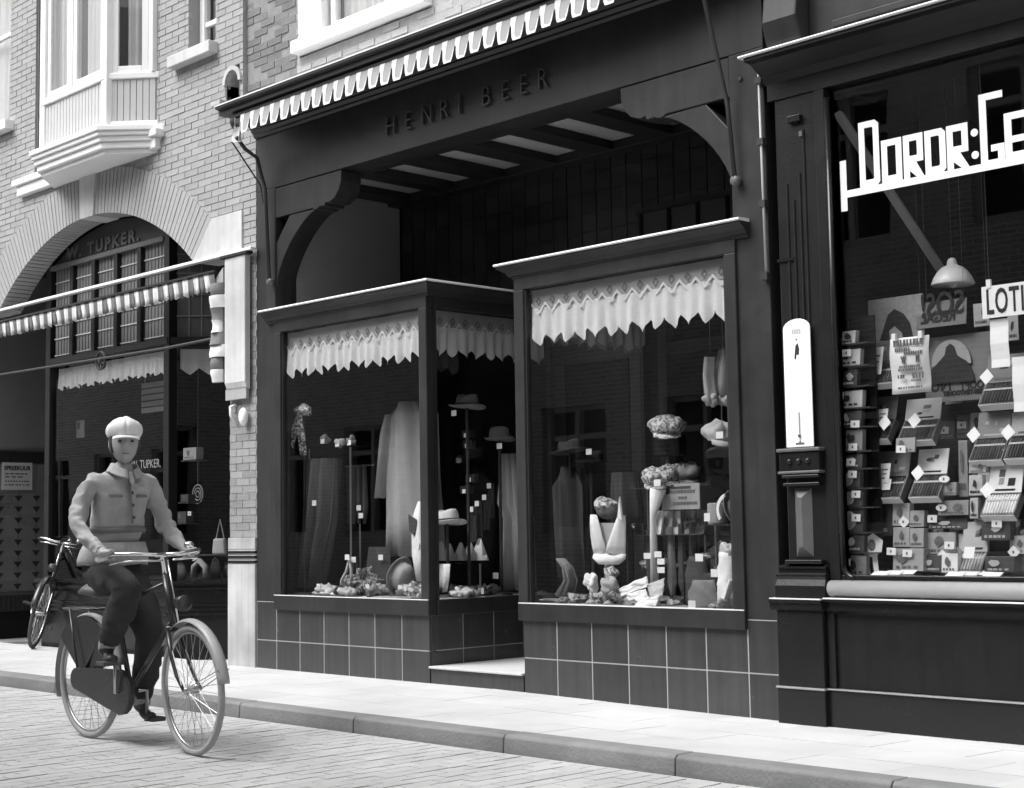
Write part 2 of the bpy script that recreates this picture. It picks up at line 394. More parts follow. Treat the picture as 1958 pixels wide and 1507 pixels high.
# right pier: brick over a stone base with dark bands
pier = empty_part('pier', LH)
brick_wall(pier, -10.81, -10.425, 1.05, 3.445, 0.0, 0.5, 'brick_pier', 'mortar_pale', lambda z, a, b: [(a, b)], bl=0.19, proud=0.005, rough=0.001, bh=0.0614, seed=9, single=lambda x, z: True)
B(-10.82, -10.43, -0.012, 0.5, 0.955, 1.05).build('stone_block', 'stone_base', pier, bevel=0.004)
for k in range(3): B(-10.82, -10.43, -0.018, 0.5, 0.842 + k*0.04, 0.862 + k*0.04).build('dark_band', 'black_paint', pier)
B(-10.82, -10.43, -0.008, 0.5, 0.835, 0.955).build('stone_block', 'stone_pale', pier)
B(-10.82, -10.43, -0.014, 0.5, -0.1, 0.835).build('stone_block', 'stone_base', pier, bevel=0.004)
brick_wall(pier, -10.615, -10.425, 3.445, 4.55, 0.0, 0.3, 'brick_light', 'mortar_light', lambda z, a, b: [(a, b)], seed=12, single=lambda x, z: False)
B(-15.99, -15.59, -0.0, 0.15, -0.1, 3.44).build('far_pier', 'brick_light', LH)
# vent niche
nm = MB(); pr = [(-10.86, 4.80), (-10.66, 4.80), (-10.66, 4.93)] + [(-10.76 + .1*math.cos(a), 4.93 + .11*math.sin(a)) for a in [PI*k/8 for k in range(1, 8)]] + [(-10.86, 4.93)]
nm.prism(pr, 0.16, 0.18, 'y').build('vent_niche', 'void', LH)
nm = MB(); rows = [[(p[0], -0.008, p[1]), (p[0], 0.17, p[1])] for p in pr[1:] + pr[:1]]
nm.sheet(rows).build('niche_lining', 'stone_pale', LH)
rows = [[(-10.76 + rr*math.cos(a), -0.012, 4.93 + rr*1.1*math.sin(a)) for rr in (.1, .135)] for a in [PI*k/8 for k in range(9)]]
MB().sheet(rows).build('niche_surround', 'stone_pale', LH, solid=0.02)
B(-11.0, -10.86, -0.07, 0.02, 4.755, 4.80).build('small_ledge', 'stone_pale', LH, bevel=0.005)

def sash_window(parent, x0, x1, z0, z1, y, name='window', bars=(), cur=True, fr=0.06, pane='old_glass', vb=()):
    w = empty_part(name, parent)
    f = MB(); f.box(x0, x0+fr, y, y+.07, z0, z1); f.box(x1-fr, x1, y, y+.07, z0, z1); f.box(x0+fr, x1-fr, y+.001, y+.069, z0, z0+fr); f.box(x0+fr, x1-fr, y+.001, y+.069, z1-fr, z1)
    f.build('frame', 'white_paint', w, bevel=0.006)
    for b in bars: B(x0+fr, x1-fr, y+.012, y+.05, b-.022, b+.022).build('glazing_bar', 'white_paint', w, bevel=0.004)
    for b in vb: B(b-.02, b+.02, y+.012, y+.05, z0+fr, z1-fr).build('glazing_bar', 'white_paint', w, bevel=0.004)
    B(x0+fr, x1-fr, y+.03, y+.036, z0+fr, z1-fr).build('pane', pane, w)
    if cur:
        for a, b in (((x0+fr, x0+fr+(x1-x0)*.46), (x1-fr-(x1-x0)*.4, x1-fr)) if cur is True else cur):
            n = 26; rows = []
            for zz in (z0+.05, (z0+z1)/2, z1-.05): rows.append([(a+(b-a)*t/n, y+.12+.018*math.sin(t*1.45+zz)+.012*math.sin(t*.6), zz) for t in range(n+1)])
            MB().sheet(rows).build('curtain', 'curtain', w, smooth=True)
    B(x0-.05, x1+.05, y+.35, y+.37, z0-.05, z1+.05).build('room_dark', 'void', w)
    return w
sash_window(LH, -11.455, -11.02, 5.36, 7.35, 0.11, bars=(5.62,), cur=((-11.40, -11.2),), fr=0.075)
B(-11.68, -11.0, -0.09, 0.14, 5.25, 5.355).build('window_sill', 'stone_pale', LH, bevel=0.008)
sash_window(LH, -15.98, -14.92, 5.46, 7.35, 0.13, bars=(6.5,), fr=0.08)
B(-16.1, -14.80, -0.10, 0.16, 5.34, 5.44).build('window_sill', 'white_paint', LH, bevel=0.008)
# ---- bay window, set in a shallow recess of the wall and splayed at both ends
bay = empty_part('bay_window', LH)
FY, WX0, WX1, FX0, FX1 = -0.31, -13.90, -11.99, -13.53, -12.35
def bayprism(mb, off, z0, z1, inner=0.16):
    d = off*0.42
    return mb.prism([(WX0-off, inner), (WX0-off, 0.0), (FX0-d, FY-off), (FX1+d, FY-off), (WX1+off, 0.0), (WX1+off, inner)], z0, z1, 'z')
bayprism(MB(), 0.0, 4.80, 5.26).build('apron', 'cream_board', bay)
mb = MB(); k = 0                           # tongue-and-groove boards on front and splay
fx = FX0 + .04
while fx < FX1 - .06:
    B(fx+.003, fx+.057, FY-.012, FY+.01, 4.86, 5.25).build('board', 'cream_board', bay, bevel=0.004); fx += .06
ax, ay = FX1, FY; ex, ey = WX1, 0.0; ln = math.hypot(ex-ax, ey-ay); ux_, uy_ = (ex-ax)/ln, (ey-ay)/ln; nx_, ny_ = uy_, -ux_
t = .05
while t < ln - .05:
    q = lambda s_, o_: (ax + ux_*s_ + nx_*o_, ay + uy_*s_ + ny_*o_)
    MB().prism([q(t+.003, -.005), q(t+.057, -.005), q(t+.057, .012), q(t+.003, .012)], 4.86, 5.25, 'z').build('board', 'cream_board', bay, bevel=0.004); t += .06
bayprism(MB(), 0.035, 5.25, 5.31).build('sill', 'white_paint', bay, bevel=0.008)
bayprism(MB(), 0.02, 4.80, 4.86).build('base_rail', 'white_paint', bay, bevel=0.006)
prof = [(0.13, 4.75, 4.80), (0.11, 4.71, 4.75), (0.085, 4.66, 4.71), (0.06, 4.60, 4.66), (0.02, 4.555, 4.60)]
for o_, za, zb in prof: bayprism(MB(), o_, za, zb, 0.1).build('base_moulding', 'white_paint', bay, bevel=0.008)
B(-14.66, -11.86, -0.09, 0.1, 4.685, 4.752).build('base_ledge', 'white_paint', bay, bevel=0.01)
B(-14.60, -11.92, -0.06, 0.1, 4.58, 4.684).build('base_ledge', 'white_paint', bay, bevel=0.01)
for px_, py_ in ((FX0, FY), (FX1, FY)):   # corner posts
    B(px_-.05, px_+.05, py_-.028, py_+.07, 4.805, 7.5).build('corner_post', 'white_paint', bay, bevel=0.008)
B(-12.06, -11.985, -0.05, 0.1, 5.31, 7.5).build('wall_post', 'white_paint', bay, bevel=0.006)
B(-13.95, -13.87, -0.03, 0.1, 4.8, 7.5).build('wall_post', 'white_paint', bay, bevel=0.006)
bayprism(MB(), 0.03, 7.42, 7.6).build('head', 'white_paint', bay, bevel=0.01)
for a, b in ((FX0+.05, -13.03), (-12.97, FX1-.05)):   # front casements
    f = MB(); f.box(a, a+.06, FY, FY+.05, 5.31, 7.4); f.box(b-.06, b, FY, FY+.05, 5.31, 7.4); f.box(a+.06, b-.06, FY+.001, FY+.049, 5.31, 5.38); f.box(a+.06, b-.06, FY+.001, FY+.049, 6.75, 6.82)
    f.build('casement', 'white_paint', bay, bevel=0.005)
    B(a+.06, b-.06, FY+.02, FY+.026, 5.38, 7.4).build('pane', 'old_glass', bay)
B(-13.03, -12.97, FY-.01, FY+.06, 5.31, 7.4).build('mullion', 'white_paint', bay, bevel=0.006)
q = lambda s_, o_: (ax + ux_*s_ + nx_*o_, ay + uy_*s_ + ny_*o_)
for s0, s1 in ((.05, .11), (ln-.14, ln-.08)): MB().prism([q(s0, -.045), q(s1, -.045), q(s1, .002), q(s0, .002)], 5.31, 7.4, 'z').build('casement', 'white_paint', bay, bevel=0.005)
MB().prism([q(.11, -.044), q(ln-.14, -.044), q(ln-.14, .001), q(.11, .001)], 5.31, 5.38, 'z').build('casement', 'white_paint', bay, bevel=0.005)
MB().prism([q(.11, -.026), q(ln-.14, -.026), q(ln-.14, -.02), q(.11, -.02)], 5.38, 7.4, 'z').build('pane', 'old_glass', bay)
def drape(p0, p1, z0, z1, amp=.02, n=30, fq=1.35, m='curtain', parent=None, name='curtain', taper=0.0):
    d = Vector(p1) - Vector(p0); nn = Vector((d.y, -d.x)).normalized(); rows = []
    for i in range(5):
        zz = z0 + (z1-z0)*i/4; row = []
        for t_ in range(n+1):
            u_ = t_/n; u_ = u_*(1 - taper*(1-abs(2*i/4-1)))
            p = Vector(p0) + d*u_ + nn*(amp*math.sin(t_*fq) + .4*amp*math.sin(t_*.53+i*.5)); row.append((p.x, p.y, zz))
        rows.append(row)
    return MB().sheet(rows).build(name, m, parent, smooth=True)
drape((-13.46, -.2), (-13.2, -.2), 5.35, 7.4, parent=bay, taper=.06); drape((-12.86, -.2), (-12.42, -.2), 5.35, 7.4, parent=bay)
drape((-13.16, -.19), (-13.08, -.19), 5.35, 7.4, parent=bay, n=8); drape((-12.27, -.13), (-12.06, .06), 5.35, 7.4, parent=bay, n=18)
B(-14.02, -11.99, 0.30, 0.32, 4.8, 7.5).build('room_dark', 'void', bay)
for xx in (-14.33, -12.02): B(xx-.02 if xx > -13 else xx, xx if xx > -13 else xx+.02, 0.02, 0.3, 4.81, 7.6).build('recess_reveal', 'brick_rough', bay)
B(-14.31, -13.88, 0.17, 0.2, 4.8, 7.6).build('recess_back', 'brick_rough', bay)
# interior shell of the arched porch
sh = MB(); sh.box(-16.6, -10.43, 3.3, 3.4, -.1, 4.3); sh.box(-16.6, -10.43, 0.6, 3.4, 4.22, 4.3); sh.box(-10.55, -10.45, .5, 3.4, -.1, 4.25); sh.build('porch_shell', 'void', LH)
# upper gutter
B(-17.0, -10.615, -0.3, 0.3, 8.6, 8.85).build('cornice', 'white_paint', LH, bevel=0.02)
MB().prism([(-.2, 8.85), (3.5, 11.4), (7.2, 8.85)], -17.0, -10.615, 'x').build('roof', 'tile_black', LH)
sh = MB(); sh.box(-17.0, -16.7, .24, 7, -.1, 8.6); sh.box(-10.7, -10.62, .35, 7, 4.6, 8.6); sh.box(-17.0, -10.62, 6.8, 7, -.1, 8.6); sh.build('party_wall', 'brick_light', LH)

# ---------------------------------------------------------------- left shopfront under the arch, splayed back at its right end
SF = empty_part('shopfront', LH, 'dark panelled shopfront under the arch')
SY = 0.28; SX0, SX1 = -14.47, -12.20
RD = Vector((0.69, 0.724))                # direction of the splayed return
def ret(s_, o_=0.0): return (SX1 + RD.x*s_ + RD.y*o_, SY + RD.y*s_ - RD.x*o_)
prof = [(-.3, 0.665), (.10, 0.665), (.10, 0.635), (.07, 0.63), (.07, 0.61), (.085, 0.605), (.085, 0.585), (.05, 0.57), (.05, 0.545), (.02, 0.54), (.02, 0.455),
        (.035, 0.45), (.035, 0.435), (.02, 0.43), (.02, 0.415), (.035, 0.41), (.035, 0.395), (.02, 0.39), (.02, 0.375), (.04, 0.37), (.04, 0.35), (.015, 0.34), (.015, -0.1), (-.3, -0.1)]
def run(prof, stations):
    """sweep (offset, z) along plan stations given as functions offset -> (x, y)"""
    m = MB(); n_ = len(prof); vs = [(*st(o_), z_) for st in stations for o_, z_ in prof]
    fs = [(i*n_+k, i*n_+(k+1) % n_, (i+1)*n_+(k+1) % n_, (i+1)*n_+k) for i in range(len(stations)-1) for k in range(n_)]
    fs += [tuple(range(n_)), tuple((len(stations)-1)*n_+k for k in range(n_))]
    return m.add(vs, fs)
run(prof, [lambda o_: (SX0-.12, SY-o_), lambda o_: (SX1+o_*.42, SY-o_), lambda o_: ret(1.5, o_)]).build('plinth', 'black_gloss', SF)
for a, b in ((SX0-.05, SX0+.05), (SX1-.05, SX1+.045)): B(a, b, SY-.04, SY+.06, .665, 3.86).build('post', 'black_paint', SF, bevel=0.006)
run([(.05, 2.84), (.05, 2.90), (-.05, 2.90), (-.05, 2.84)], [lambda o_: (SX0+.05, SY-o_), lambda o_: (SX1+o_*.42, SY-o_), lambda o_: ret(1.5, o_)]).build('transom', 'black_paint', SF)
B(SX0+.05, SX1-.05, SY-.05, SY+.05, 3.81, 3.86).build('head_rail', 'iron_grey', SF, bevel=0.006)
def arc_z(x): return ACZ + math.sqrt(max(0, (AR-.008)**2 - (x-ACX)**2))
xs = [-14.44 + (2.24)*k/24 for k in range(25)]
nb = MB().prism([(xs[0], 3.861), (xs[-1], 3.861)] + [(x_, max(3.865, arc_z(x_))) for x_ in reversed(xs)], SY-.01, SY+.03, 'y').build('name_board', 'iron', SF)
text_mb('W. TUPKER.', 0.165, 0.012, (-14.12, SY-.016, 3.892), sx=1.25, bold=.006, space=1.32).build('lettering', 'iron_grey', SF, kind='stuff')

# leaded fanlight: five lights, each a leaded pane of upright quarries
lw = (SX1 - .05 - (SX0 + .05))/5
for k in range(5):
    a, b = SX0 + .05 + k*lw, SX0 + .05 + (k+1)*lw
    if k: B(a-.035, a+.035, SY-.045, SY+.04, 2.90, 3.81).build('mullion', 'black_paint', SF, bevel=0.005)
    a += .04; b -= .04
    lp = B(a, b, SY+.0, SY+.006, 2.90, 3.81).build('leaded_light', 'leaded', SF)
    g = MB()
    for j in range(1, 6): g.box(a+(b-a)*j/6-.005, a+(b-a)*j/6+.005, SY-.006, SY-.001, 2.90, 3.81)
    g.build('lead_came', 'ink_grey', lp)
    g = MB()
    for zz in (2.93, 3.10, 3.245, 3.36, 3.53, 3.68): g.box(a, b, SY-.011, SY-.002, zz-.006, zz+.006)
    g.build('glazing_bar', 'pipe', lp)
for s0, s1 in ((.06, 1.45),):              # return fanlight
    q = lambda s_, o_: ret(s_, o_)
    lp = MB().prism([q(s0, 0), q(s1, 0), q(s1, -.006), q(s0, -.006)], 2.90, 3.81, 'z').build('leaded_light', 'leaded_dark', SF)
    g = MB()
    for j in range(1, 12):
        t = s0 + (s1-s0)*j/12; g.prism([q(t-.006, .006), q(t+.006, .006), q(t+.006, .001), q(t-.006, .001)], 2.90, 3.81, 'z')
    for zz in (3.1, 3.3, 3.5, 3.68): g.prism([q(s0, .009), q(s1, .009), q(s1, .002), q(s0, .002)], zz-.006, zz+.006, 'z')
    g.build('lead_came', 'iron_grey', lp)
B(SX0+.05, SX1-.05, SY-.003, SY+.003, .665, 2.84).build('pane', 'shop_glass', SF)
MB().prism([ret(.05, .003), ret(1.45, .003), ret(1.45, -.003), ret(.05, -.003)], .665, 2.84, 'z').build('pane', 'shop_glass', SF)
text_mb('W. TUPKER.', 0.115, 0.002, (-12.86, SY-.007, 1.71), sx=0.85).build('pane_lettering', 'ink_pale', SF, kind='stuff')
# inside of the shop window
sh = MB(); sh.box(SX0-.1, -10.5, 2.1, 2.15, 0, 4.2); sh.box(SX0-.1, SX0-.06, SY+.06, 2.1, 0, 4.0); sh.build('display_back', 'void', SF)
MB().prism([(SX0, SY+.02), (SX1, SY+.02), ret(1.4, -.02), (-11.4, 2.1), (SX0, 2.1)], .60, .664, 'z').build('display_floor', 'dark_wood', SF)
# ---- awning of the left shop: lath, scalloped valance, stay rod, side box
AW = empty_part('awning', LH, 'half rolled striped awning under the brick arch')
B(-15.7, -10.40, -0.075, -0.02, 3.425, 3.452).build('awning_lath', 'white_paint', AW, bevel=0.005)
def valance(parent, x0, x1, y, ztop, zbot, pitch, tooth, m1, m2, swell=0.02, name='valance', lean=0.0, mats=None, seg=8, sway=0.0):
    n_ = int(round((x1-x0)/pitch))
    for k in range(n_):
        xa = x0 + k*(x1-x0)/n_; xb = x0 + (k+1)*(x1-x0)/n_; rows = []
        for i in range(4):
            row = []
            for j in range(seg+1):
                t_ = j/seg; zt = ztop(xa) if callable(ztop) else ztop; zb = (zbot(xa) if callable(zbot) else zbot)
                zl = zb + (tooth*(1-abs(math.cos(PI*t_))**0.7) if tooth > 0 else -tooth*(abs(2*t_-1)))
                zz = zt + (zl - zt)*i/3; row.append((xa + (xb-xa)*t_, y - lean*i/3 + swell*math.sin(PI*t_*2 + k)*i/3 - sway*i/3*math.sin(k*.7), zz))
            rows.append(row)
        MB().sheet(rows).build(name, m1 if k % 2 == 0 else m2, parent, smooth=True, solid=0.003)
valance(AW, -15.3, -10.90, -0.10, 3.30, 3.135, 0.082, -0.022, 'awning_white', 'awning_dark', swell=.012, lean=-.02)
B(-15.3, -10.88, -0.115, -0.085, 3.297, 3.315).build('valance_rail', 'dark_wood2', AW)
MB().tube([(-15.4, 0.02, 2.785), (-11.9, 0.02, 2.75), (-10.92, 0.02, 2.76)], 0.014, 8).build('stay_rod', 'iron', AW)
orn = MB()                                # wrought scroll at the middle of the rod
oc = (-13.006, 0.02, 2.741)
for k in range(6):
    a = k*PI/3; c_ = Vector(oc) + Vector((.05*math.cos(a), 0, .05*math.sin(a)))
    orn.tube([c_ + Vector((.028*math.cos(t_*PI/5), .004*k, .028*math.sin(t_*PI/5))) for t_ in range(10)], .008, 6, closed=True)
orn.tube([(oc[0]+.085*math.cos(t_*PI/8), oc[1], oc[2]+.085*math.sin(t_*PI/8)) for t_ in range(16)], .01, 6, closed=True); orn.lathe([(.02, -.02), (.03, 0), (.02, .02)], oc, 10, 'y'); orn.build('scroll', 'iron', AW)
MB().prism([(-.075, 3.40), (-.075, 2.34), (-.055, 2.29), (-.02, 2.275), (-.018, 3.40)], -10.78, -10.48, 'x').build('side_box', 'stone_pale', AW, bevel=0.008)
B(-10.83, -10.44, -0.09, -.019, 3.40, 3.425).build('box_lid', 'dark_wood', AW, bevel=0.004)
B(-10.80, -10.50, -0.05, -.02, 2.20, 2.29).build('box_block', 'brick_light', AW)
zt, k = 3.20, 0                           # striped cloth gathered beside the box
while zt > 2.45:
    zb = zt - .105; w_ = .085 + .02*math.sin(k*1.7); rows = []
    for i in range(4):
        zz = zt + (zb-zt)*i/3; rows.append([(-10.88 + w_*math.cos(a), -.07 + .05*math.sin(a)*(1+.3*math.sin(i*1.3+k)), zz) for a in [2*PI*j/12 for j in range(13)]])
    MB().sheet(rows).build('gathered_cloth', 'awning_white' if k % 2 else 'awning_dark', AW, smooth=True); zt = zb; k += 1
MB().prism([(-10.95, 3.22), (-10.80, 3.33), (-10.80, 3.05), (-10.92, 2.95)], -.075, -.06, 'y').build('awning_flap', 'awning_mid', AW)
# porcelain bell push and hook on the pier
kn = MB(); kc = (-10.547, -0.02, 2.049); kn.ball((kc[0], -.045, kc[2]), (.048, .035, .075)); kn.build('porcelain_knob', 'enamel', LH, smooth=True)
kn = MB(); kc = (-10.707, -0.02, 2.09); kn.tube([(kc[0], 0, kc[2]+.07), (kc[0]-.02, -.05, kc[2]+.05), (kc[0], -.06, kc[2]-.02), (kc[0]+.01, -.03, kc[2]-.07)], .014, 7); kn.build('wall_hook', 'cap_zinc_lit', LH, smooth=True)
# ---- tiled porch wall on the far left
TX = -16.4
tw = B(TX-.2, TX-.012, -0.2, 2.6, -.1, 4.1).build('porch_wall', 'plaster_dim', LH)
rz = [1.594 - .1247*k for k in range(10)]
y_ = -.2
while y_ < 1.9:                           # pale tiles with a dark notched triangle between neighbours
    for k in range(9):
        B(TX-.012, TX, y_+.002, y_+.218, rz[k+1]+.002, rz[k]-.002).build('wall_tile', 'tile_wall', tw)
        MB().prism([(y_-.05, rz[k]-.035), (y_+.05, rz[k]-.035), (y_, rz[k]-.10)], TX, TX+.003, 'x').build('tile_inset', 'tile_tri', tw)
    for k in range(2): B(TX-.012, TX, y_+.002, y_+.218, 1.60+.16*k, 1.757+.16*k).build('wall_tile', 'tile_wall', tw)
    B(TX-.012, TX+.006, y_+.002, y_+.218, 1.925, 2.07).build('frieze_tile', 'tile_tri', tw)
    for j in range(4): B(TX, TX+.006, y_+.056*j+.004, y_+.056*j+.050, .26, .43).build('base_tile', 'tile_tri', tw)
    y_ += .22
B(TX-.012, TX+.002, -.2, 2.0, .255, .435).build('base_strip', 'ink_grey', tw); B(TX-.012, TX+.02, -.2, 2.0, .435, .47).build('base_moulding', 'iron_grey', tw)
for zz in (1.925, 2.07): B(TX, TX+.012, -.2, 2.0, zz-.008, zz+.008).build('frieze_moulding', 'iron_grey', tw)
B(TX-.012, TX+.012, -.2, 2.0, -.1, .252).build('dark_plinth', 'black_paint', tw)
sg = thing('surgery_sign', 'white SPREEKUUR notice on the tiled porch wall', 'sign', (TX, .87, 1.62))
B(TX+.007, TX+.018, .69, 1.055, 1.625, 1.935).build('board', 'paper', sg)
text_mb('SPREEKUUR', .066, .002, (TX+.02, .872, 1.85), u=(0, 1, 0), align='CENTER', bold=.002, sx=.92).build('heading', 'ink', sg)
r_ = random.Random(5)
for zz, segs in ((1.80, 5), (1.765, 4), (1.715, 9), (1.675, 7)):
    m_ = MB(); w_ = .3/segs
    for j in range(segs):
        if segs < 6 and j % 2 and r_.random() < .4: continue
        m_.box(TX+.019, TX+.021, .725+j*w_, .725+j*w_+w_*r_.uniform(.5, .85), zz, zz+.014)
    m_.build('small_print', 'ink_grey', sg, kind='stuff')


# ================================================================ MIDDLE HOUSE: dark timber shopfront with two glazed display boxes
HB = thing('draper_house', 'dark timber shopfront with bracketed fascia under a rough brick wall', 'house', (-7.83, 0, 0))
PX0, PX1 = -10.42, -5.24
def holes_mid(z, x0, x1):
    iv = [(x0, x1)]
    if 4.97 < z < 7.2: iv = cut(iv, -9.86, -8.25); iv = cut(iv, -7.35, -5.9)
    return iv
brick_wall(HB, -10.61, -9.9, 4.56, 8.9, 0.04, 0.24, 'brick_rough', 'mortar_dark', holes_mid, bl=0.2, bh=0.064, joint=0.010, rough=0.006, seed=21, single=lambda x, z: z < 6.2, proud=0.002)
brick_wall(HB, -9.9, -5.22, 4.56, 8.9, 0.04, 0.24, 'brick_patchy', 'mortar_rough', holes_mid, bl=0.2, bh=0.064, joint=0.014, rough=0.006, seed=22, single=lambda x, z: z < 5.3 and x < -7.2, proud=0.003)
for wx0, wx1 in ((-9.86, -8.25), (-7.35, -5.9)):
    w = empty_part('upper_window', HB)
    B(wx0-.005, wx0+.30, 0.028, 0.2, 4.97, 7.2).build('jamb_board', 'white_paint', w, bevel=0.006)
    B(wx1-.15, wx1+.005, 0.028, 0.2, 4.97, 7.2).build('jamb_board', 'white_paint', w, bevel=0.006)
    B(wx0-.02, wx1+.02, -0.045, 0.2, 4.965, 5.07).build('sill', 'white_paint', w, bevel=0.008)
    f = MB(); a, b = wx0+.33, wx1-.16
    f.box(a, a+.06, .10, .16, 5.10, 7.15); f.box(b-.06, b, .10, .16, 5.10, 7.15); f.box(a+.06, b-.06, .101, .159, 5.10, 5.165); f.box(a+.06, b-.06, .101, .159, 6.9, 7.1); f.box((a+b)/2+.12, (a+b)/2+.165, .101, .155, 5.165, 6.9)
    f.build('sash', 'white_paint', w, bevel=0.005)
    B(a-.03, a-.002, .14, .2, 5.07, 7.15).build('shadow_gap', 'void', w)
    B(a, b, .13, .136, 5.1, 7.1).build('pane', 'old_glass', w)
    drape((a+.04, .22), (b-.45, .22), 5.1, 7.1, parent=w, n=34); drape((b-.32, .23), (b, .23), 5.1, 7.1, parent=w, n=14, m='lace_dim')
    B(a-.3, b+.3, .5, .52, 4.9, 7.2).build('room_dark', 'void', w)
B(-10.61, -5.22, -0.3, 0.3, 8.9, 9.15).build('gutter', 'white_paint', HB, bevel=0.02)
MB().prism([(-.2, 9.15), (3.5, 11.7), (7.2, 9.15)], -10.61, -5.22, 'x').build('roof', 'tile_black', HB)
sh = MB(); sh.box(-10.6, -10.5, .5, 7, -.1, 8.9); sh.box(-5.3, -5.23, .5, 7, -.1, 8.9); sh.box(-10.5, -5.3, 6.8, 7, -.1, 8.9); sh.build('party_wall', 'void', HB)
# ---- fascia, mouldings, cornice
B(PX0, PX1, 0.0, 0.2, 3.912, 4.37).build('fascia', 'dark_wood', HB, bevel=0.004)
fa = empty_part('fascia_lettering', HB)
xs = [(-8.715, 'H'), (-8.49, 'E'), (-8.305, 'N'), (-8.10, 'R'), (-7.905, 'I'), (-7.655, 'B'), (-7.455, 'E'), (-7.275, 'E'), (-7.10, 'R')]
for x_, ch in xs: text_mb(ch, 0.205, 0.024, (x_, -0.013, 4.055), sx=0.86, bold=-.004).build('letter', 'letter_wood', fa)
prof = [(0.2, 4.37), (-0.012, 4.37), (-0.03, 4.385), (-0.03, 4.40), (-0.055, 4.42), (-0.055, 4.435), (-0.10, 4.48), (-0.13, 4.485), (-0.13, 4.50), (0.2, 4.50)]
MB().prism(prof, PX0, PX1+.02, 'x').build('fascia_moulding', 'dark_wood2', HB)
MB().prism([(0.2, 4.50), (-0.36, 4.505), (-0.36, 4.545), (-0.40, 4.555), (-0.40, 4.572), (0.035, 4.62), (0.2, 4.62)], PX0-.01, PX1+.02, 'x').build('awning_cornice', 'dark_wood2', HB)
MB().prism([(-0.405, 4.572), (-0.405, 4.582), (0.034, 4.634), (0.034, 4.621)], PX0-.02, PX1+.03, 'x').build('lead_flashing', 'cap_zinc_lit', HB)
# ---- rolled awning behind its scalloped valance
AW2 = empty_part('awning', HB, 'rolled awning with a notched striped valance')
MB().tube([(-10.28, -.27, 4.44), (-5.45, -.27, 4.44)], .055, 12).build('roller', 'iron_grey', AW2, smooth=True)
MB().lathe([(.02, -.03), (.065, -.025), (.07, 0), (.065, .03), (.02, .035)], (-10.29, -.27, 4.44), 14, 'x').build('roller_cap', 'iron', AW2, smooth=True)
n_ = 32; x0_, x1_ = -10.16, -5.80; pw = (x1_-x0_)/n_
for k in range(n_):                       # each tooth: a broad tongue with a pale binding and a narrow notch
    xa = x0_ + k*pw; sw = .012*math.sin(k*.8); sag = 0.0 if k < 24 else .012*(k-24)
    zt, zb, zn = 4.468 + sag*.6, 4.31 + .006*math.sin(k*1.3) + sag*.3, 4.40 + sag*.4
    out = [(xa, zt), (xa+pw, zt), (xa+pw, zn+.005), (xa+pw*.93, zn-.012), (xa+pw*.86, zb+.03), (xa+pw*.74, zb), (xa+pw*.34, zb+.004), (xa+pw*.24, zb+.02), (xa+pw*.16, zn-.01), (xa+pw*.08, zn+.004), (xa, zn+.006)]
    vt = MB().prism(out, -.332, -.329, 'y').map(lambda p: (p[0], p[1] - (4.47-p[2])*(.12+sw), p[2])).build('valance', 'awning_mid', AW2)
    bd = [(xa+pw*.02, zt-.004), (xa+pw*.02, zn+.02), (xa+pw*.10, zn-.0), (xa+pw*.18, zb+.022), (xa+pw*.27, zb-.004), (xa+pw*.36, zb-.006), (xa+pw*.80, zb-.006), (xa+pw*.90, zb+.03), (xa+pw*.96, zn-.01)]
    w_ = .021; pl = [(q_[0], q_[1]) for q_ in bd]; inn = [(xa+pw*.96-(0), zn+.006), (xa+pw*.86, zb+.05), (xa+pw*.76, zb+.008), (xa+pw*.44, zb+.012), (xa+pw*.36, zb+.03), (xa+pw*.36, zn), (xa+pw*.44, zt-.004)]
    MB().prism(pl + inn, -.3345, -.3325, 'y').map(lambda p: (p[0], p[1] - (4.47-p[2])*(.12+sw), p[2])).build('binding', 'awning_white', vt)
vt = MB().sheet([[(-10.29 + .09*t_/6 + .02*math.sin(t_+i), -.31 - .02*math.sin(t_*1.2), 4.47 - .21*i/4) for t_ in range(7)] for i in range(5)]).build('valance_end', 'awning_white', AW2, smooth=True)
B(-10.3, -5.4, -.334, -.30, 4.462, 4.49).build('valance_lath', 'dark_wood2', AW2)
MB().tube([(-10.24, -.32, 4.30), (-10.26, -.22, 4.22), (-10.24, -.12, 4.16), (-10.21, -.06, 3.9), (-10.175, -.045, 3.135)], .016, 8).build('arm', 'iron', AW2, smooth=True)
MB().tube([(-10.29, -.33, 4.27), (-10.29, -.05, 3.95), (-10.28, -.03, 3.8)], .007, 6).build('chain', 'iron', AW2)
MB().tube([(-5.52, -.33, 4.47), (-5.515, -.2, 4.25), (-5.47, -.055, 3.6), (-5.44, -.045, 3.15)], .014, 8).build('arm', 'iron', AW2, smooth=True)
for x_ in (-10.175, -5.44): MB().lathe([(.014, -.06), (.03, -.055), (.03, -.02), (.018, 0)], (x_, 0, 3.13), 10, 'y').build('arm_pivot', 'iron_grey', AW2, smooth=True)
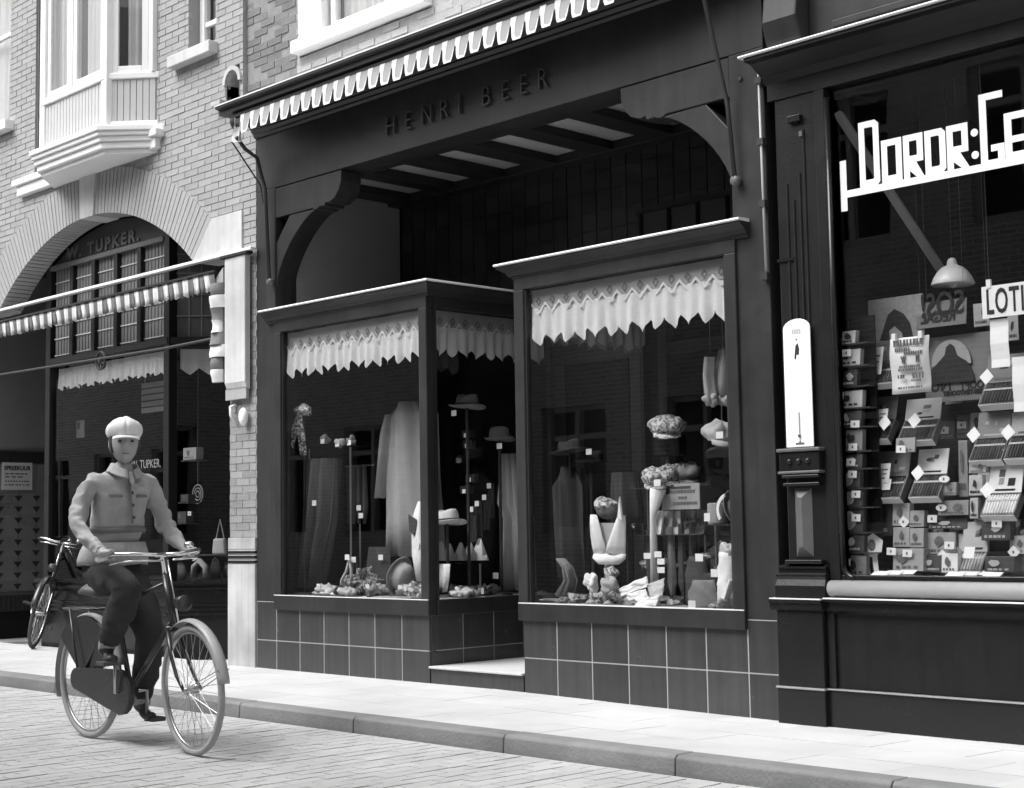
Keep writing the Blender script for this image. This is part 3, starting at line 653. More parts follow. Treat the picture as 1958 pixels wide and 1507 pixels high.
# ---- posts and brackets
for a, b in ((PX0, -10.157), (-5.497, PX1)): B(a, b, 0.0, 0.215, .535, 3.911).build('post', 'dark_wood', HB, bevel=0.006)
for x_, z_ in ((-10.29, 3.76), (-5.41, 3.75)): MB().lathe([(.0, -.012), (.014, -.011), (.018, 0)], (x_, 0, z_), 10, 'y').build('bolt', 'iron', HB)
for sg in (1, -1):
    O = -10.157 if sg > 0 else -5.497
    X = lambda d: O + sg*d
    beam = [(0, 3.905), (0, 3.66), (.50, 3.66), (.53, 3.645), (.56, 3.645), (.60, 3.66), (.66, 3.655), (.665, 3.68), (.72, 3.675), (.79, 3.70), (.845, 3.755), (.87, 3.82), (.875, 3.905)]
    br = MB().prism([(X(d), z) for d, z in beam], 0.004, 0.205, 'y').build('bracket_beam', 'dark_wood', HB, bevel=0.005)
    c = [(.56 - .56*(1-math.cos(t)) if False else .0, 0) for t in (0,)]
    inner = [(.545*(1-math.cos(PI/2*k/10))*1.0, 3.10 + .545*math.sin(PI/2*k/10)) for k in range(11)]
    inner = [(.0 + .545*(k/10)**1.45, 3.10 + .55*(1-(1-k/10)**1.35)) for k in range(11)]
    outer = [(0.19, 3.659), (0.0, 3.45)]
    MB().prism([(X(d), z) for d, z in inner + outer], 0.012, 0.20, 'y').build('brace', 'dark_wood', HB, bevel=0.005)
# ---- recessed porch: ceiling with beams, plaster cheek, back wall with gridded fanlight
B(-10.157, -5.497, 0.2, 1.36, 3.99, 4.05).build('porch_ceiling', 'ceiling_panel', HB)
B(-10.157, -5.497, 0.2, 0.30, 3.915, 3.989).build('ceiling_beam', 'dark_wood2', HB, bevel=0.006)
for k in range(8):
    x_ = -7.03 - .588*(k-2)
    if -10.15 < x_ < -5.6: B(x_-.11, x_+.11, 0.3, 1.2, 3.925, 3.989).build('ceiling_beam', 'dark_wood2', HB, bevel=0.006)
B(-10.157, -5.497, 1.2, 1.34, 3.915, 3.989).build('ceiling_beam', 'dark_wood2', HB, bevel=0.006)
B(-10.41, -10.16, 0.216, 1.34, 2.85, 3.985).build('porch_cheek', 'plaster_dim', HB); B(-5.496, -5.30, 0.216, 1.34, 2.85, 3.985).build('porch_cheek', 'dark_wood2', HB)
bk = B(-10.157, -5.497, 1.36, 1.45, 0.0, 3.99).build('back_wall', 'grout_dark', HB)
x_ = -10.14; 
while x_ < -5.6:                          # black wall tiles above the display boxes
    for z_ in [2.90 + .155*k for k in range(7)]: B(x_+.003, x_+.149, 1.343, 1.362, z_+.003, min(3.97, z_+.152)).build('wall_tile', 'tile_black', bk)
    x_ += .155
for k in range(7):                        # upper lights over the door
    xa = -7.35 + .27*k; B(xa+.015, xa+.255, 1.325, 1.335, 2.92, 3.42).build('fanlight', 'leaded_dark', bk); B(xa-.015, xa+.015, 1.315, 1.342, 2.9, 3.45).build('fanlight_bar', 'void', bk)
B(-7.4, -5.45, 1.31, 1.342, 3.42, 3.46).build('fanlight_head', 'dark_wood2', bk)
# ---- stone step and door
stp = structure(B(-8.28, -7.345, 0.0, 1.36, -.05, 0.105).build('door_step', 'tile_dark', HB)); del stp['kind']
B(-8.285, -7.342, -0.022, 1.36, 0.105, 0.122).build('step_slab', 'step_stone', HB, bevel=0.005)
dr = B(-8.27, -7.35, 1.30, 1.345, .123, 2.5).build('shop_door', 'dark_wood2', HB); B(-8.14, -7.48, 1.29, 1.299, .5, 2.35).build('door_panel', 'void', dr)
MB().lathe([(.012, -.06), (.025, -.05), (.025, -.03), (.01, 0)], (-7.44, 1.30, 1.1), 10, 'y').build('door_knob', 'chrome', dr)
# ---- tiled stall-risers (30 cm glazed tiles)
tl = empty_part('tiled_base', HB)
def tile(xa, xb, za, zb, y): B(xa+.0045, xb-.0045, y, y+.02, za+.004, zb-.004).build('base_tile', 'tile_dark', tl, bevel=0.002)
rowsz = ((-.085, .226), (.226, .535))
for za, zb in rowsz:
    tile(-10.42, -10.15, za, zb, 0.0)
    for k in range(6): tile(-10.15 + .31*k, -9.84 + .31*k, za, zb, 0.0); tile(-7.338 + .31*k, -7.028 + .31*k, za, zb, 0.0)
    tile(-5.478, -5.232, za, zb, 0.0)
    for k in range(4):                    # return of the left box into the doorway
        ya, yb = .012 + .31*k, min(1.35, .322 + .31*k); B(-8.309, -8.288, ya+.0035, yb-.0035, max(za, .0)+.0035, zb-.0035).build('base_tile', 'tile_dark', tl, bevel=0.002)
        B(-7.339, -7.318, ya+.0035+.01, yb-.0035, max(za, .0)+.0035, zb-.0035).build('base_tile', 'tile_dark', tl, bevel=0.002)
g = MB(); g.box(-10.42, -8.30, 0.002, 0.06, -.09, .536); g.box(-7.33, -5.232, 0.002, 0.06, -.09, .536); g.box(-8.36, -8.290, .06, 1.36, -.09, .536); g.box(-7.33, -7.26, .06, 1.36, -.09, .536)
g.build('grout', 'grout', tl)
# ---- display boxes
def cornice_prof(): return [(-.05, 2.785), (.012, 2.785), (.02, 2.80), (.035, 2.805), (.05, 2.83), (.085, 2.855), (.095, 2.86), (.095, 2.875), (-.05, 2.875)]
def display_box(x0, x1, open_right, name):
    bx = empty_part(name, HB)
    z0, z1 = .587, 2.705
    P_ = MB()
    # rails and stiles on the street front
    B(x0, x1, -.028, .05, .475, z0).build('bottom_rail', 'dark_wood', bx, bevel=0.005)
    B(x0+.005, x1-.005, -.03, -.012, z0, z0+.006).build('sill_highlight', 'cap_zinc_lit', bx)  # pale strip stands in for the highlight along the sill
    B(x0, x1, -.02, .05, z1, 2.785).build('top_rail', 'dark_wood', bx, bevel=0.005)
    B(x0, x0+.09, -.022, .05, z0, z1).build('stile', 'dark_wood', bx, bevel=0.006)
    B(x1-.085, x1, -.022, .05, z0, z1).build('stile', 'dark_wood', bx, bevel=0.006)
    for a, b in ((x0+.091, x0+.105), (x1-.099, x1-.086)): B(a, b, -.008, .03, z0, z1).build('glazing_bead', 'dark_wood2', bx)
    B(x0+.09, x1-.085, .010, .016, z0, z1).build('pane', 'shop_glass', bx)
    # side towards the doorway
    xs_ = x1 if open_right else x0; sg = 1 if open_right else -1
    def S(a, b, ya, yb, za, zb): return B(min(xs_-sg*a, xs_-sg*b), max(xs_-sg*a, xs_-sg*b), ya, yb, za, zb)
    S(-.02, .05, .051, 1.34, .475, z0).build('side_rail', 'dark_wood', bx, bevel=0.005); S(-.012, .05, .051, 1.34, z1, 2.785).build('side_rail', 'dark_wood', bx, bevel=0.005)
    S(0, .05, .051, .08, z0, z1).build('side_stile', 'dark_wood', bx); S(0, .05, 1.26, 1.34, z0, z1).build('side_stile', 'dark_wood', bx)
    S(.02, .026, .08, 1.26, z0, z1).build('pane', 'shop_glass', bx)
    # cornice with mitred corner
    pf = cornice_prof(); e = .10
    if open_right: st = [lambda o_: (x0-.0-e, -o_), lambda o_: (x1+o_, -o_), lambda o_: (x1+o_, 1.33)]
    else: st = [lambda o_: (x0-o_, 1.33), lambda o_: (x0-o_, -o_), lambda o_: (x1+e, -o_)]
    run(pf, st).build('cornice', 'dark_wood', bx)
    run([(-.04, 2.8755), (.105, 2.8755), (.11, 2.882), (.105, 2.892), (-.04, 2.898)], st).build('cornice_cap', 'cap_zinc_lit', bx)
    B(x0+.03 if not open_right else -10.15, x1-.03, .03, 1.34, 2.86, 2.884).build('box_roof', 'dark_wood2', bx)
    B(x0+.03 if not open_right else -10.38, x1-.03, .216 if False else .051, 1.34, .54, .5865).build('display_floor', 'display_floor', bx)
    return bx
LB = display_box(-10.15, -8.27, True, 'left_display_box')
RB = display_box(-7.36, -5.475, False, 'right_display_box')
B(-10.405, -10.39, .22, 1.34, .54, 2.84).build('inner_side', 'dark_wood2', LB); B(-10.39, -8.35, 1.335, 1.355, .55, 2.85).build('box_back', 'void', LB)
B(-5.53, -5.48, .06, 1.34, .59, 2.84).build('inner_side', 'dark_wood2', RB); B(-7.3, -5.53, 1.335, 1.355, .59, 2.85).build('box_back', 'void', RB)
B(-7.16, -7.08, 1.25, 1.33, .59, 2.84).build('inner_post', 'dark_wood', RB); B(-6.28, -6.2, 1.25, 1.33, .59, 2.84).build('inner_post', 'dark_wood', RB); B(-7.08, -6.28, 1.26, 1.32, 2.33, 2.42).build('inner_rail', 'dark_wood', RB)
# ---- lace pelmets
def pelmet(parent, p0, p1, ztop, zmid, zbot, pitch, tooth, wall=1.0, header=True):
    p0, p1 = Vector(p0), Vector(p1); d = p1 - p0; L_ = d.length; nn = Vector((d.y, -d.x))/L_; n_ = max(1, int(round(L_/pitch))); sg = 8; rows = [[], [], [], []]
    r2 = random.Random(int(L_*1000))
    for j in range(n_*sg + 1):
        t = j/(n_*sg); ph = (j % sg)/sg; tri = abs(2*ph - 1)      # point at middle of each scallop
        zl = zbot + tooth*tri + r2.uniform(-.002, .002)
        w = .012*math.sin(j*1.05) + .008*math.sin(j*.37 + 1)
        for i, zz in enumerate((zmid, zmid + (zl-zmid)*.33, zmid + (zl-zmid)*.67, zl)):
            q_ = p0 + d*t + nn*w*(.4 + .3*i); rows[i].append((q_.x, q_.y, zz))
    lc = MB().sheet(rows).build('lace_pelmet', 'lace', parent, smooth=True)
    if header:
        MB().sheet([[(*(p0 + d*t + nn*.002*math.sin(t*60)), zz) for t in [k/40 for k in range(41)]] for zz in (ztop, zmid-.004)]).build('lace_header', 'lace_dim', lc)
        tr = MB(); dm = MB()
        for k in range(n_):
            A = lambda u_, o_=.006: (p0 + d*((k+u_)/n_) + nn*o_)
            for (ua, ub), (za, zb) in (((0, .5), (zmid+.03, zmid-.035)), ((.5, 1), (zmid-.035, zmid+.03))):
                a_, b_ = A(ua, .009), A(ub, .009); tr.add([(a_.x, a_.y, za-.012), (b_.x, b_.y, zb-.012), (b_.x, b_.y, zb+.008), (a_.x, a_.y, za+.008)], [(0, 1, 2, 3)])
            zc = zmid + .045; s_ = .026
            for q0, q1 in (((-1, 0), (0, 1)), ((0, 1), (1, 0)), ((1, 0), (0, -1)), ((0, -1), (-1, 0))):
                a_, b_ = A(.5 + q0[0]*.2), A(.5 + q1[0]*.2); a2, b2 = A(.5 + q0[0]*.13), A(.5 + q1[0]*.13)
                dm.add([(a_.x, a_.y, zc+q0[1]*s_*1.2), (b_.x, b_.y, zc+q1[1]*s_*1.2), (b2.x, b2.y, zc+q1[1]*s_*.75), (a2.x, a2.y, zc+q0[1]*s_*.75)], [(0, 1, 2, 3)])
        tr.build('zigzag_trim', 'lace', lc); dm.build('diamond_motif', 'ink_grey', lc)
    return lc
pelmet(LB, (-10.055, .05), (-8.36, .05), 2.70, 2.56, 2.325, .125, .075)
pelmet(LB, (-8.33, .10), (-8.33, 1.25), 2.70, 2.58, 2.36, .125, .06)
pelmet(RB, (-7.25, .05), (-5.565, .05), 2.70, 2.575, 2.315, .125, .075)
pelmet(RB, (-7.27, 1.25), (-7.27, .08), 2.70, 2.58, 2.36, .125, .06)

# ================================================================ RIGHT HOUSE: black painted tobacconist's front
RH = thing('tobacconist_house', 'black painted shopfront with a cast pilaster and a wide plate glass window', 'house', (-3.4, 0, 0))
# pilaster
pl = empty_part('pilaster', RH)
QX0, QX1 = -5.225, -4.905
B(QX0+.06, QX1+.06, -.01, .3, .86, 3.75).build('shaft', 'black_paint', pl, bevel=0.01)
B(QX0, QX1, -.075, .3, -.1, .163).build('foot', 'black_gloss', pl, bevel=0.006)
B(QX0-.005, QX1+.002, -.082, .3, .163, .176).build('foot_fillet', 'pale_ledge', pl, bevel=0.004)
B(QX0+.004, QX1-.004, -.068, .3, .177, .60).build('block', 'black_gloss', pl, bevel=0.006)
prof = [(.3, .60), (-.072, .60), (-.095, .615), (-.095, .64), (-.105, .645), (-.105, .662), (.3, .668)]
MB().prism(prof, QX0-.02, QX1+.01, 'x').build('block_cap', 'black_gloss', pl)
B(QX0-.016, QX1+.008, -.1055, .2, .664, .670).build('cap_edge', 'cap_zinc_lit', pl)
run([(.0, .67), (.075, .67), (.075, .74), (.06, .775), (.07, .79), (.07, .80), (.045, .81), (.045, .83), (.055, .835), (.055, .845), (.02, .86), (.0, .86)], [lambda o_: (QX0+.045-o_*.5, .2), lambda o_: (QX0+.045-o_*.5, -o_), lambda o_: (QX1+.0+o_*.3, -o_), lambda o_: (QX1+.0+o_*.3, .2)]).build('column_base', 'black_gloss', pl)
for za, zb, e in ((.862, .885, .052), (1.30, 1.32, .05), (1.345, 1.365, .055)): B(QX0+.10-e*.6, QX1-.03+e*.5, -.01-e, .1, za, zb).build('ring', 'black_gloss', pl, bevel=0.006)
c0, c1 = -5.105, -4.99                    # raised fielded panel on the shaft
MB().add([(c0, -.012, .90), (c1, -.012, .90), (c1, -.012, 1.29), (c0, -.012, 1.29), (c0+.045, -.05, .955), (c1-.045, -.05, .955), (c1-.045, -.05, 1.235), (c0+.045, -.05, 1.235)], [(0, 1, 5, 4), (1, 2, 6, 5), (2, 3, 7, 6), (3, 0, 4, 7), (4, 5, 6, 7)]).build('fielded_panel', 'iron_grey', pl)
B(QX0+.052, QX1-.0, -.06, .2, 1.385, 1.495).build('necking_block', 'black_gloss', pl, bevel=0.006)
B(QX0+.04, QX1+.012, -.072, .2, 1.495, 1.515).build('necking_fillet', 'iron_grey', pl, bevel=0.005); B(QX0+.044, QX1+.008, -.07, .2, 1.37, 1.386).build('necking_fillet', 'iron_grey', pl, bevel=0.005)
for k in range(3): MB().ball((-5.10 + .062*k, -.06, 1.44), .018, 10, 7).build('stud', 'black_gloss', pl, smooth=True)
for k, (x_, zt) in enumerate(((-5.09, 3.05), (-5.045, 2.95), (-5.0, 3.1), (-4.965, 3.35))): MB().tube([(x_, -.011, 2.2), (x_, -.011, zt)], .008, 8).build('fluting_rod', 'black_paint', pl)
B(-5.06, -4.97, -.04, 0, 3.40, 3.44).build('bracket_plate', 'black_gloss', pl, bevel=0.004)
B(-4.985, -4.965, -.03, 0, 3.31, 3.34).build('small_hook', 'iron_grey', pl)
B(-5.17, -5.05, -.02, 0, 2.60, 2.62).build('cross_batten', 'black_gloss', pl)
# pale conduit with clips along the joint of the two fronts
cdt = MB().tube([(-5.255, -.03, 3.80), (-5.243, -.03, 2.51)], .008, 8).build('conduit', 'pipe', RH, smooth=True)
for z_ in (3.70, 3.33, 2.96, 2.53): B(-5.272, -5.228, -.046, -.004, z_-.02, z_+.02).build('conduit_clip', 'iron', cdt)
# stall-riser
MB().prism([(.3, -.1), (-.04, -.1), (-.04, .163), (-.048, .165), (-.048, .176), (.3, .18)], QX1, -1.3, 'x').build('plinth', 'black_gloss', RH)
B(QX1, -1.3, -.053, .1, .168, .1765).build('plinth_fillet', 'pale_ledge', RH, bevel=0.003)
B(QX1+.02, -1.3, -.015, .3, .18, .60).build('riser_panel', 'black_paint', RH)
B(QX1+.003, QX1+.05, -.035, .3, .18, .60).build('riser_stile', 'black_gloss', RH)
MB().prism([(.3, .585), (-.03, .585), (-.055, .605), (-.055, .648), (-.08, .655), (-.08, .672), (.3, .68)], QX1+.004, -1.3, 'x').build('ledge', 'black_gloss', RH)
B(QX1+.01, -1.3, -.085, .1, .668, .676).build('ledge_edge', 'cap_zinc_lit', RH, bevel=0.003)
MB().prism([(.1, .68)] + [(-.035 - .05*math.cos(a), .727 + .045*math.sin(a)) for a in [-PI/2 + PI*k/18 for k in range(19)]] + [(.1, .775)], QX1+.04, -1.3, 'x').build('torus_sill', 'pale_ledge', RH, smooth=True)
# window frame and plate glass
G0, GY = -4.815, 0.035
MB().prism([(QX1+.02, .776), (G0+.0, .776), (G0+.0, 3.56), (QX1+.02, 3.56)], -.02, .2, 'y').build('window_stile', 'black_paint', RH, bevel=0.006)
MB().tube([(G0+.012, -.012, .85), (G0+.012, -.012, 3.5)], .016, 8).build('glazing_bead', 'black_gloss', RH, smooth=True)
MB().tube([(G0+.012 + .07*(1-math.cos(a)), -.005, .785 + .07*(1-math.sin(a)) ) for a in [PI/2*k/6 for k in range(7)]], .016, 8).build('corner_bead', 'black_gloss', RH, smooth=True)
B(G0, -1.3, -.01, .1, .776, .80).build('bottom_bead', 'black_gloss', RH, bevel=0.004)
B(G0, -1.5, GY, GY+.007, .80, 3.56).build('plate_glass', 'shop_glass', RH)
B(-1.5, -1.2, -.03, .3, -.1, 3.9).build('end_pier', 'black_paint', RH)
# header, cornice and fascia above
B(QX1-.3, -1.3, -.02, .25, 3.56, 3.66).build('window_head', 'black_paint', RH)
MB().prism([(.25, 3.66), (-.02, 3.66), (-.05, 3.70), (-.16, 3.76), (-.22, 3.765), (-.22, 3.785), (.25, 3.80)], -5.22, -1.2, 'x').build('cornice', 'black_paint', RH)
MB().prism([(.25, 3.80), (-.235, 3.786), (-.24, 3.792), (-.235, 3.80), (.02, 3.845), (.25, 3.85)], -5.25, -1.2, 'x').build('cornice_cap', 'cap_zinc_lit', RH)
B(-5.22, -1.2, .02, .25, 3.85, 4.75).build('fascia', 'dark_wood', RH)
B(-4.75, -1.2, -.01, .02, 3.90, 3.94).build('fascia_bead', 'dark_wood2', RH, bevel=0.004); B(-4.75, -1.2, -.01, .02, 4.62, 4.66).build('fascia_bead', 'dark_wood2', RH, bevel=0.004)
MB().prism([(.02, 3.86), (-.08, 3.87), (-.12, 4.0), (-.09, 4.2), (-.14, 4.35), (-.16, 4.6), (.02, 4.75)], -5.16, -4.92, 'x').build('console', 'dark_wood', RH, bevel=0.012)
brick_wall(RH, -5.20, -1.2, 4.75, 8.4, 0.05, .25, 'brick_rough', 'mortar_rough', lambda z, a, b: cut([(a, b)], -4.2, -2.6) if 5.2 < z < 7.2 else [(a, b)], bl=.21, bh=.065, seed=31)
sash_window(RH, -4.2, -2.6, 5.2, 7.2, .12, bars=(6.3,), fr=.08)
B(-5.2, -1.2, -.3, .3, 8.4, 8.65).build('gutter', 'white_paint', RH, bevel=.02); MB().prism([(-.2, 8.65), (3.5, 11.0), (7.2, 8.65)], -5.2, -1.2, 'x').build('roof', 'tile_black', RH)
sh = MB(); sh.box(-5.2, -5.15, .3, 7, -.1, 8.4); sh.box(-1.25, -1.2, .3, 7, -.1, 8.4); sh.box(-5.15, -1.25, 6.8, 7, -.1, 8.4); sh.build('party_wall', 'brick_rough', RH)
# display bay behind the plate glass
B(G0-.02, -1.4, .05, .62, .74, .795).build('display_floor', 'paper', RH)
B(G0-.03, G0, .045, 1.3, .74, 3.6).build('display_cheek', 'black_paint', RH); B(G0, -1.4, .1, 1.6, 3.57, 3.62).build('display_ceiling', 'dark_wood2', RH)
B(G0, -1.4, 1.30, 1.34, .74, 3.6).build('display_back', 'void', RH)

# ---- white name on the glass, squared letters standing on a bar
nm = empty_part('window_name', RH)
LY0, LY1 = GY-.004, GY-.001
def L(poly): return [(p[0], p[1]) for p in poly]
def stroke(rects, name='glass_letter'):
    m = MB()
    for x0, x1, z0, z1 in rects: m.box(x0, x1, LY0, LY1, z0, z1)
    return m
x = {k: v[0] for k, v in dict(b0=(-4.757, 0.03, 2.976), b1=(-4.716, 0.03, 2.969), d0=(-4.628, 0.03, 3.133), d1=(-4.499, 0.03, 3.108), o0=(-4.486, 0.03, 3.106), o1=(-4.359, 0.03, 3.082), r0=(-4.349, 0.03, 3.08), r1=(-4.228, 0.03, 3.057), e0=(-4.217, 0.03, 3.084), e1=(-4.092, 0.03, 3.06), s0=(-4.085, 0.03, 3.087), s1=(-3.96, 0.03, 3.063), c=(-3.922, 0.03, 3.07), g0=(-3.89, 0.03, 3.105), g1=(-3.755, 0.03, 3.051), gf=(-3.755, 0.03, 3.295), i0=(-3.752, 0.03, 3.05), i1=(-3.605, 0.03, 3.049)).items()}
ZB, ZT = 2.915, 2.955
w = .037
stroke([(x['b1'], -3.1, ZB, ZT)]).build('name_bar', 'paper', nm)
stroke([(x['b0'], x['b1'], 2.84, 3.13)]).build('name_tail', 'paper', nm)
zt1, zt2 = 3.325, 3.195
def ring_letter(a, b, zt, rnd, k=''):
    c = .018 if rnd else 0
    o = [(a, ZT), (b-c, ZT), (b, ZT+c), (b, zt-c*1.3), (b-c*1.3, zt), (a, zt)]; i_ = [(a+w, ZT+w), (a+w, zt-w), (b-w-c*.4, zt-w), (b-w, zt-w-c*.4), (b-w, ZT+w+c*.4), (b-w-c*.4, ZT+w)]
    m = MB(); n1, n2 = len(o), len(i_)
    # stitch outer and inner outlines as one ring via a seam
    poly = o + [o[0]] + [i_[0]] + i_[1:] + [i_[0]]
    parts = [[(a, ZT), (a+w, ZT), (a+w, zt), (a, zt)], [(a+w, ZT), (b-c, ZT), (b, ZT+c), (b-w, ZT+w+c*.4), (b-w-c*.4, ZT+w), (a+w, ZT+w)], [(b-w, ZT+w+c*.4), (b, ZT+c), (b, zt-c*1.3), (b-w, zt-w-c*.4)], [(a+w, zt-w), (b-w-c*.4, zt-w), (b-w, zt-w-c*.4), (b, zt-c*1.3), (b-c*1.3, zt), (a+w, zt)]]
    for p in parts: m.prism(p, LY0, LY1, 'y')
    return m
ring_letter(x['d0'], x['d1'], zt1, True).build('glass_letter', 'paper', nm)
ring_letter(x['o0'], x['o1'], zt2, False).build('glass_letter', 'paper', nm)
def r_letter(a, b, zt):
    m = MB(); zm = ZT + .085
    for x0_, x1_, z0_, z1_ in ((a, a+w, ZT, zt), (a+w, b, zt-w, zt), (b-w, b, zm, zt-w), (a+w, b-w, zm, zm+w)): m.box(x0_, x1_, LY0, LY1, z0_, z1_)
    m.prism([(a+w, zm), (a+w+.04, zm), (b+.002, ZT), (b-.042, ZT), (a+w, zm-.045)], LY0, LY1, 'y'); return m
r_letter(x['r0'], x['r1'], zt2).build('glass_letter', 'paper', nm); ring_letter(x['e0'], x['e1'], zt2, True).build('glass_letter', 'paper', nm); r_letter(x['s0'], x['s1'], zt2).build('glass_letter', 'paper', nm)
for z_ in (3.01, 3.13): MB().lathe([(.021, LY0), (.021, LY1)], (x['c'], 0, z_), 14, 'y').build('glass_letter', 'paper', nm)
stroke([(x['g0'], x['g0']+.04, ZT, 3.325), (x['g0']+.04, x['gf'], 3.288, 3.325), (x['g1']-.037, x['g1'], ZT, 3.045), (x['g1']-.075, x['g1']-.037, 3.01, 3.045), (x['g0']+.04, x['g1']-.037, ZT, ZT+.012)]).build('glass_letter', 'paper', nm)
stroke([(x['i0'], x['i0']+.04, ZT, 3.195), (x['i0']+.04, x['i1'], 3.158, 3.195), (x['i0']+.04, x['i1'], 3.035, 3.07), (x['i0']+.04, x['i1'], ZT, 2.985)]).build('glass_letter', 'paper', nm)
# ---- thermometer
th = thing('thermometer', 'tall white enamel thermometer fixed to the black pilaster', 'thermometer', (-5.05, -.02, 1.52))
e0, e1 = -5.13, -4.945
MB().prism([(e0, 1.52), (e1, 1.52), (e1, 2.2)] + [((e0+e1)/2 + (e1-e0)/2*math.cos(a), 2.2 + .055*math.sin(a)) for a in [PI*k/10 for k in range(1, 10)]] + [(e0, 2.2)], -.045, -.036, 'y').build('enamel_plate', 'enamel', th, bevel=0.004)
for k in range(4): B(-5.068 + .016*k, -5.056 + .016*k, -.0465, -.0455, 2.168, 2.196).build('faded_letter', 'paper_dim', th)
MB().lathe([(.006, -.047), (.006, -.0455)], (-5.038, 0, 2.135), 8, 'y').build('screw', 'ink_grey', th)
MB().prism([(-5.055, 2.03), (-5.045, 2.10), (-5.03, 2.115), (-5.02, 2.08), (-5.025, 2.045), (-5.04, 2.05), (-5.045, 2.02)], -.0465, -.0455, 'y').build('emblem', 'ink', th)
MB().tube([(-5.035, -.05, 1.60), (-5.035, -.05, 1.72)], .004, 6).build('tube', 'paper_dim', th); MB().ball((-5.035, -.051, 1.585), .010, 8, 6).build('bulb', 'ink_grey', th)
MB().prism([(-5.065, 1.535), (-5.005, 1.535), (-5.005, 1.545), (-5.03, 1.548), (-5.035, 1.57), (-5.04, 1.548), (-5.065, 1.545)], -.0465, -.0455, 'y').build('foot_mark', 'ink_grey', th)

# ================================================================ houses across the street (behind the camera, seen only in reflections)
OH = thing('opposite_house', 'long brick house row across the street', 'house', (-10, -9.1, 0))
m_ = MB(); m_.box(-34, 9, -9.6, -9.1, 0, 1.0); m_.box(-34, 9, -9.6, -9.1, 2.9, 4.6); m_.box(-34, 9, -9.6, -9.1, 6.5, 8.2)
x_ = -34
while x_ < 9:
    for za, zb in ((1.0, 2.9), (4.6, 6.5)): m_.box(x_, x_+1.1, -9.6, -9.1, za, zb)
    for za, zb in ((1.0, 2.9), (4.6, 6.5)):
        w = empty_part('window', OH); f = MB(); a, b = x_+1.1, x_+2.4
        for q_ in ((a, a+.08), (b-.08, b), ((a+b)/2-.04, (a+b)/2+.04)): f.box(q_[0], q_[1], -9.3, -9.2, za, zb)
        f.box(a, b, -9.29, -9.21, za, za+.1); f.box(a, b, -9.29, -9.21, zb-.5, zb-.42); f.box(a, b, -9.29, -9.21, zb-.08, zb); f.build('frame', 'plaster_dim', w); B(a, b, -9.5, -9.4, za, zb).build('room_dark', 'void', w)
    x_ += 2.4
m_.build('wall', 'brick_far', OH)
B(-34, 9, -9.6, -8.9, 8.2, 8.4).build('cornice', 'white_paint', OH)
MB().prism([(-9.0, 8.4), (-12.5, 10.5), (-16, 8.4)], -34, 9, 'x').build('roof', 'tile_black', OH)
sh = MB(); sh.box(-34, -33.8, -16, -9.6, 0, 8.2); sh.box(8.8, 9, -16, -9.6, 0, 8.2); sh.box(-34, 9, -16.2, -16, 0, 8.2); sh.build('side_walls', 'brick_rough', OH)
# plain brick continuation of the near side, out of frame
NH = thing('corner_house', 'plain brick house at the end of the shop row', 'house', (2, 0, 0))
B(-1.19, 9, .02, 7, -.1, 8.3).build('wall', 'brick_rough', NH); B(-1.19, 9, -.25, 7.2, 8.3, 8.5).build('roof', 'tile_black', NH)
FH = thing('far_house', 'plain brick house beyond the bay windowed house', 'house', (-22, 0, 0))
B(-34, -17.02, .0, 7, -.1, 8.3).build('wall', 'brick_light', FH); B(-34, -17.02, -.25, 7.2, 8.3, 8.5).build('roof', 'tile_black', FH)

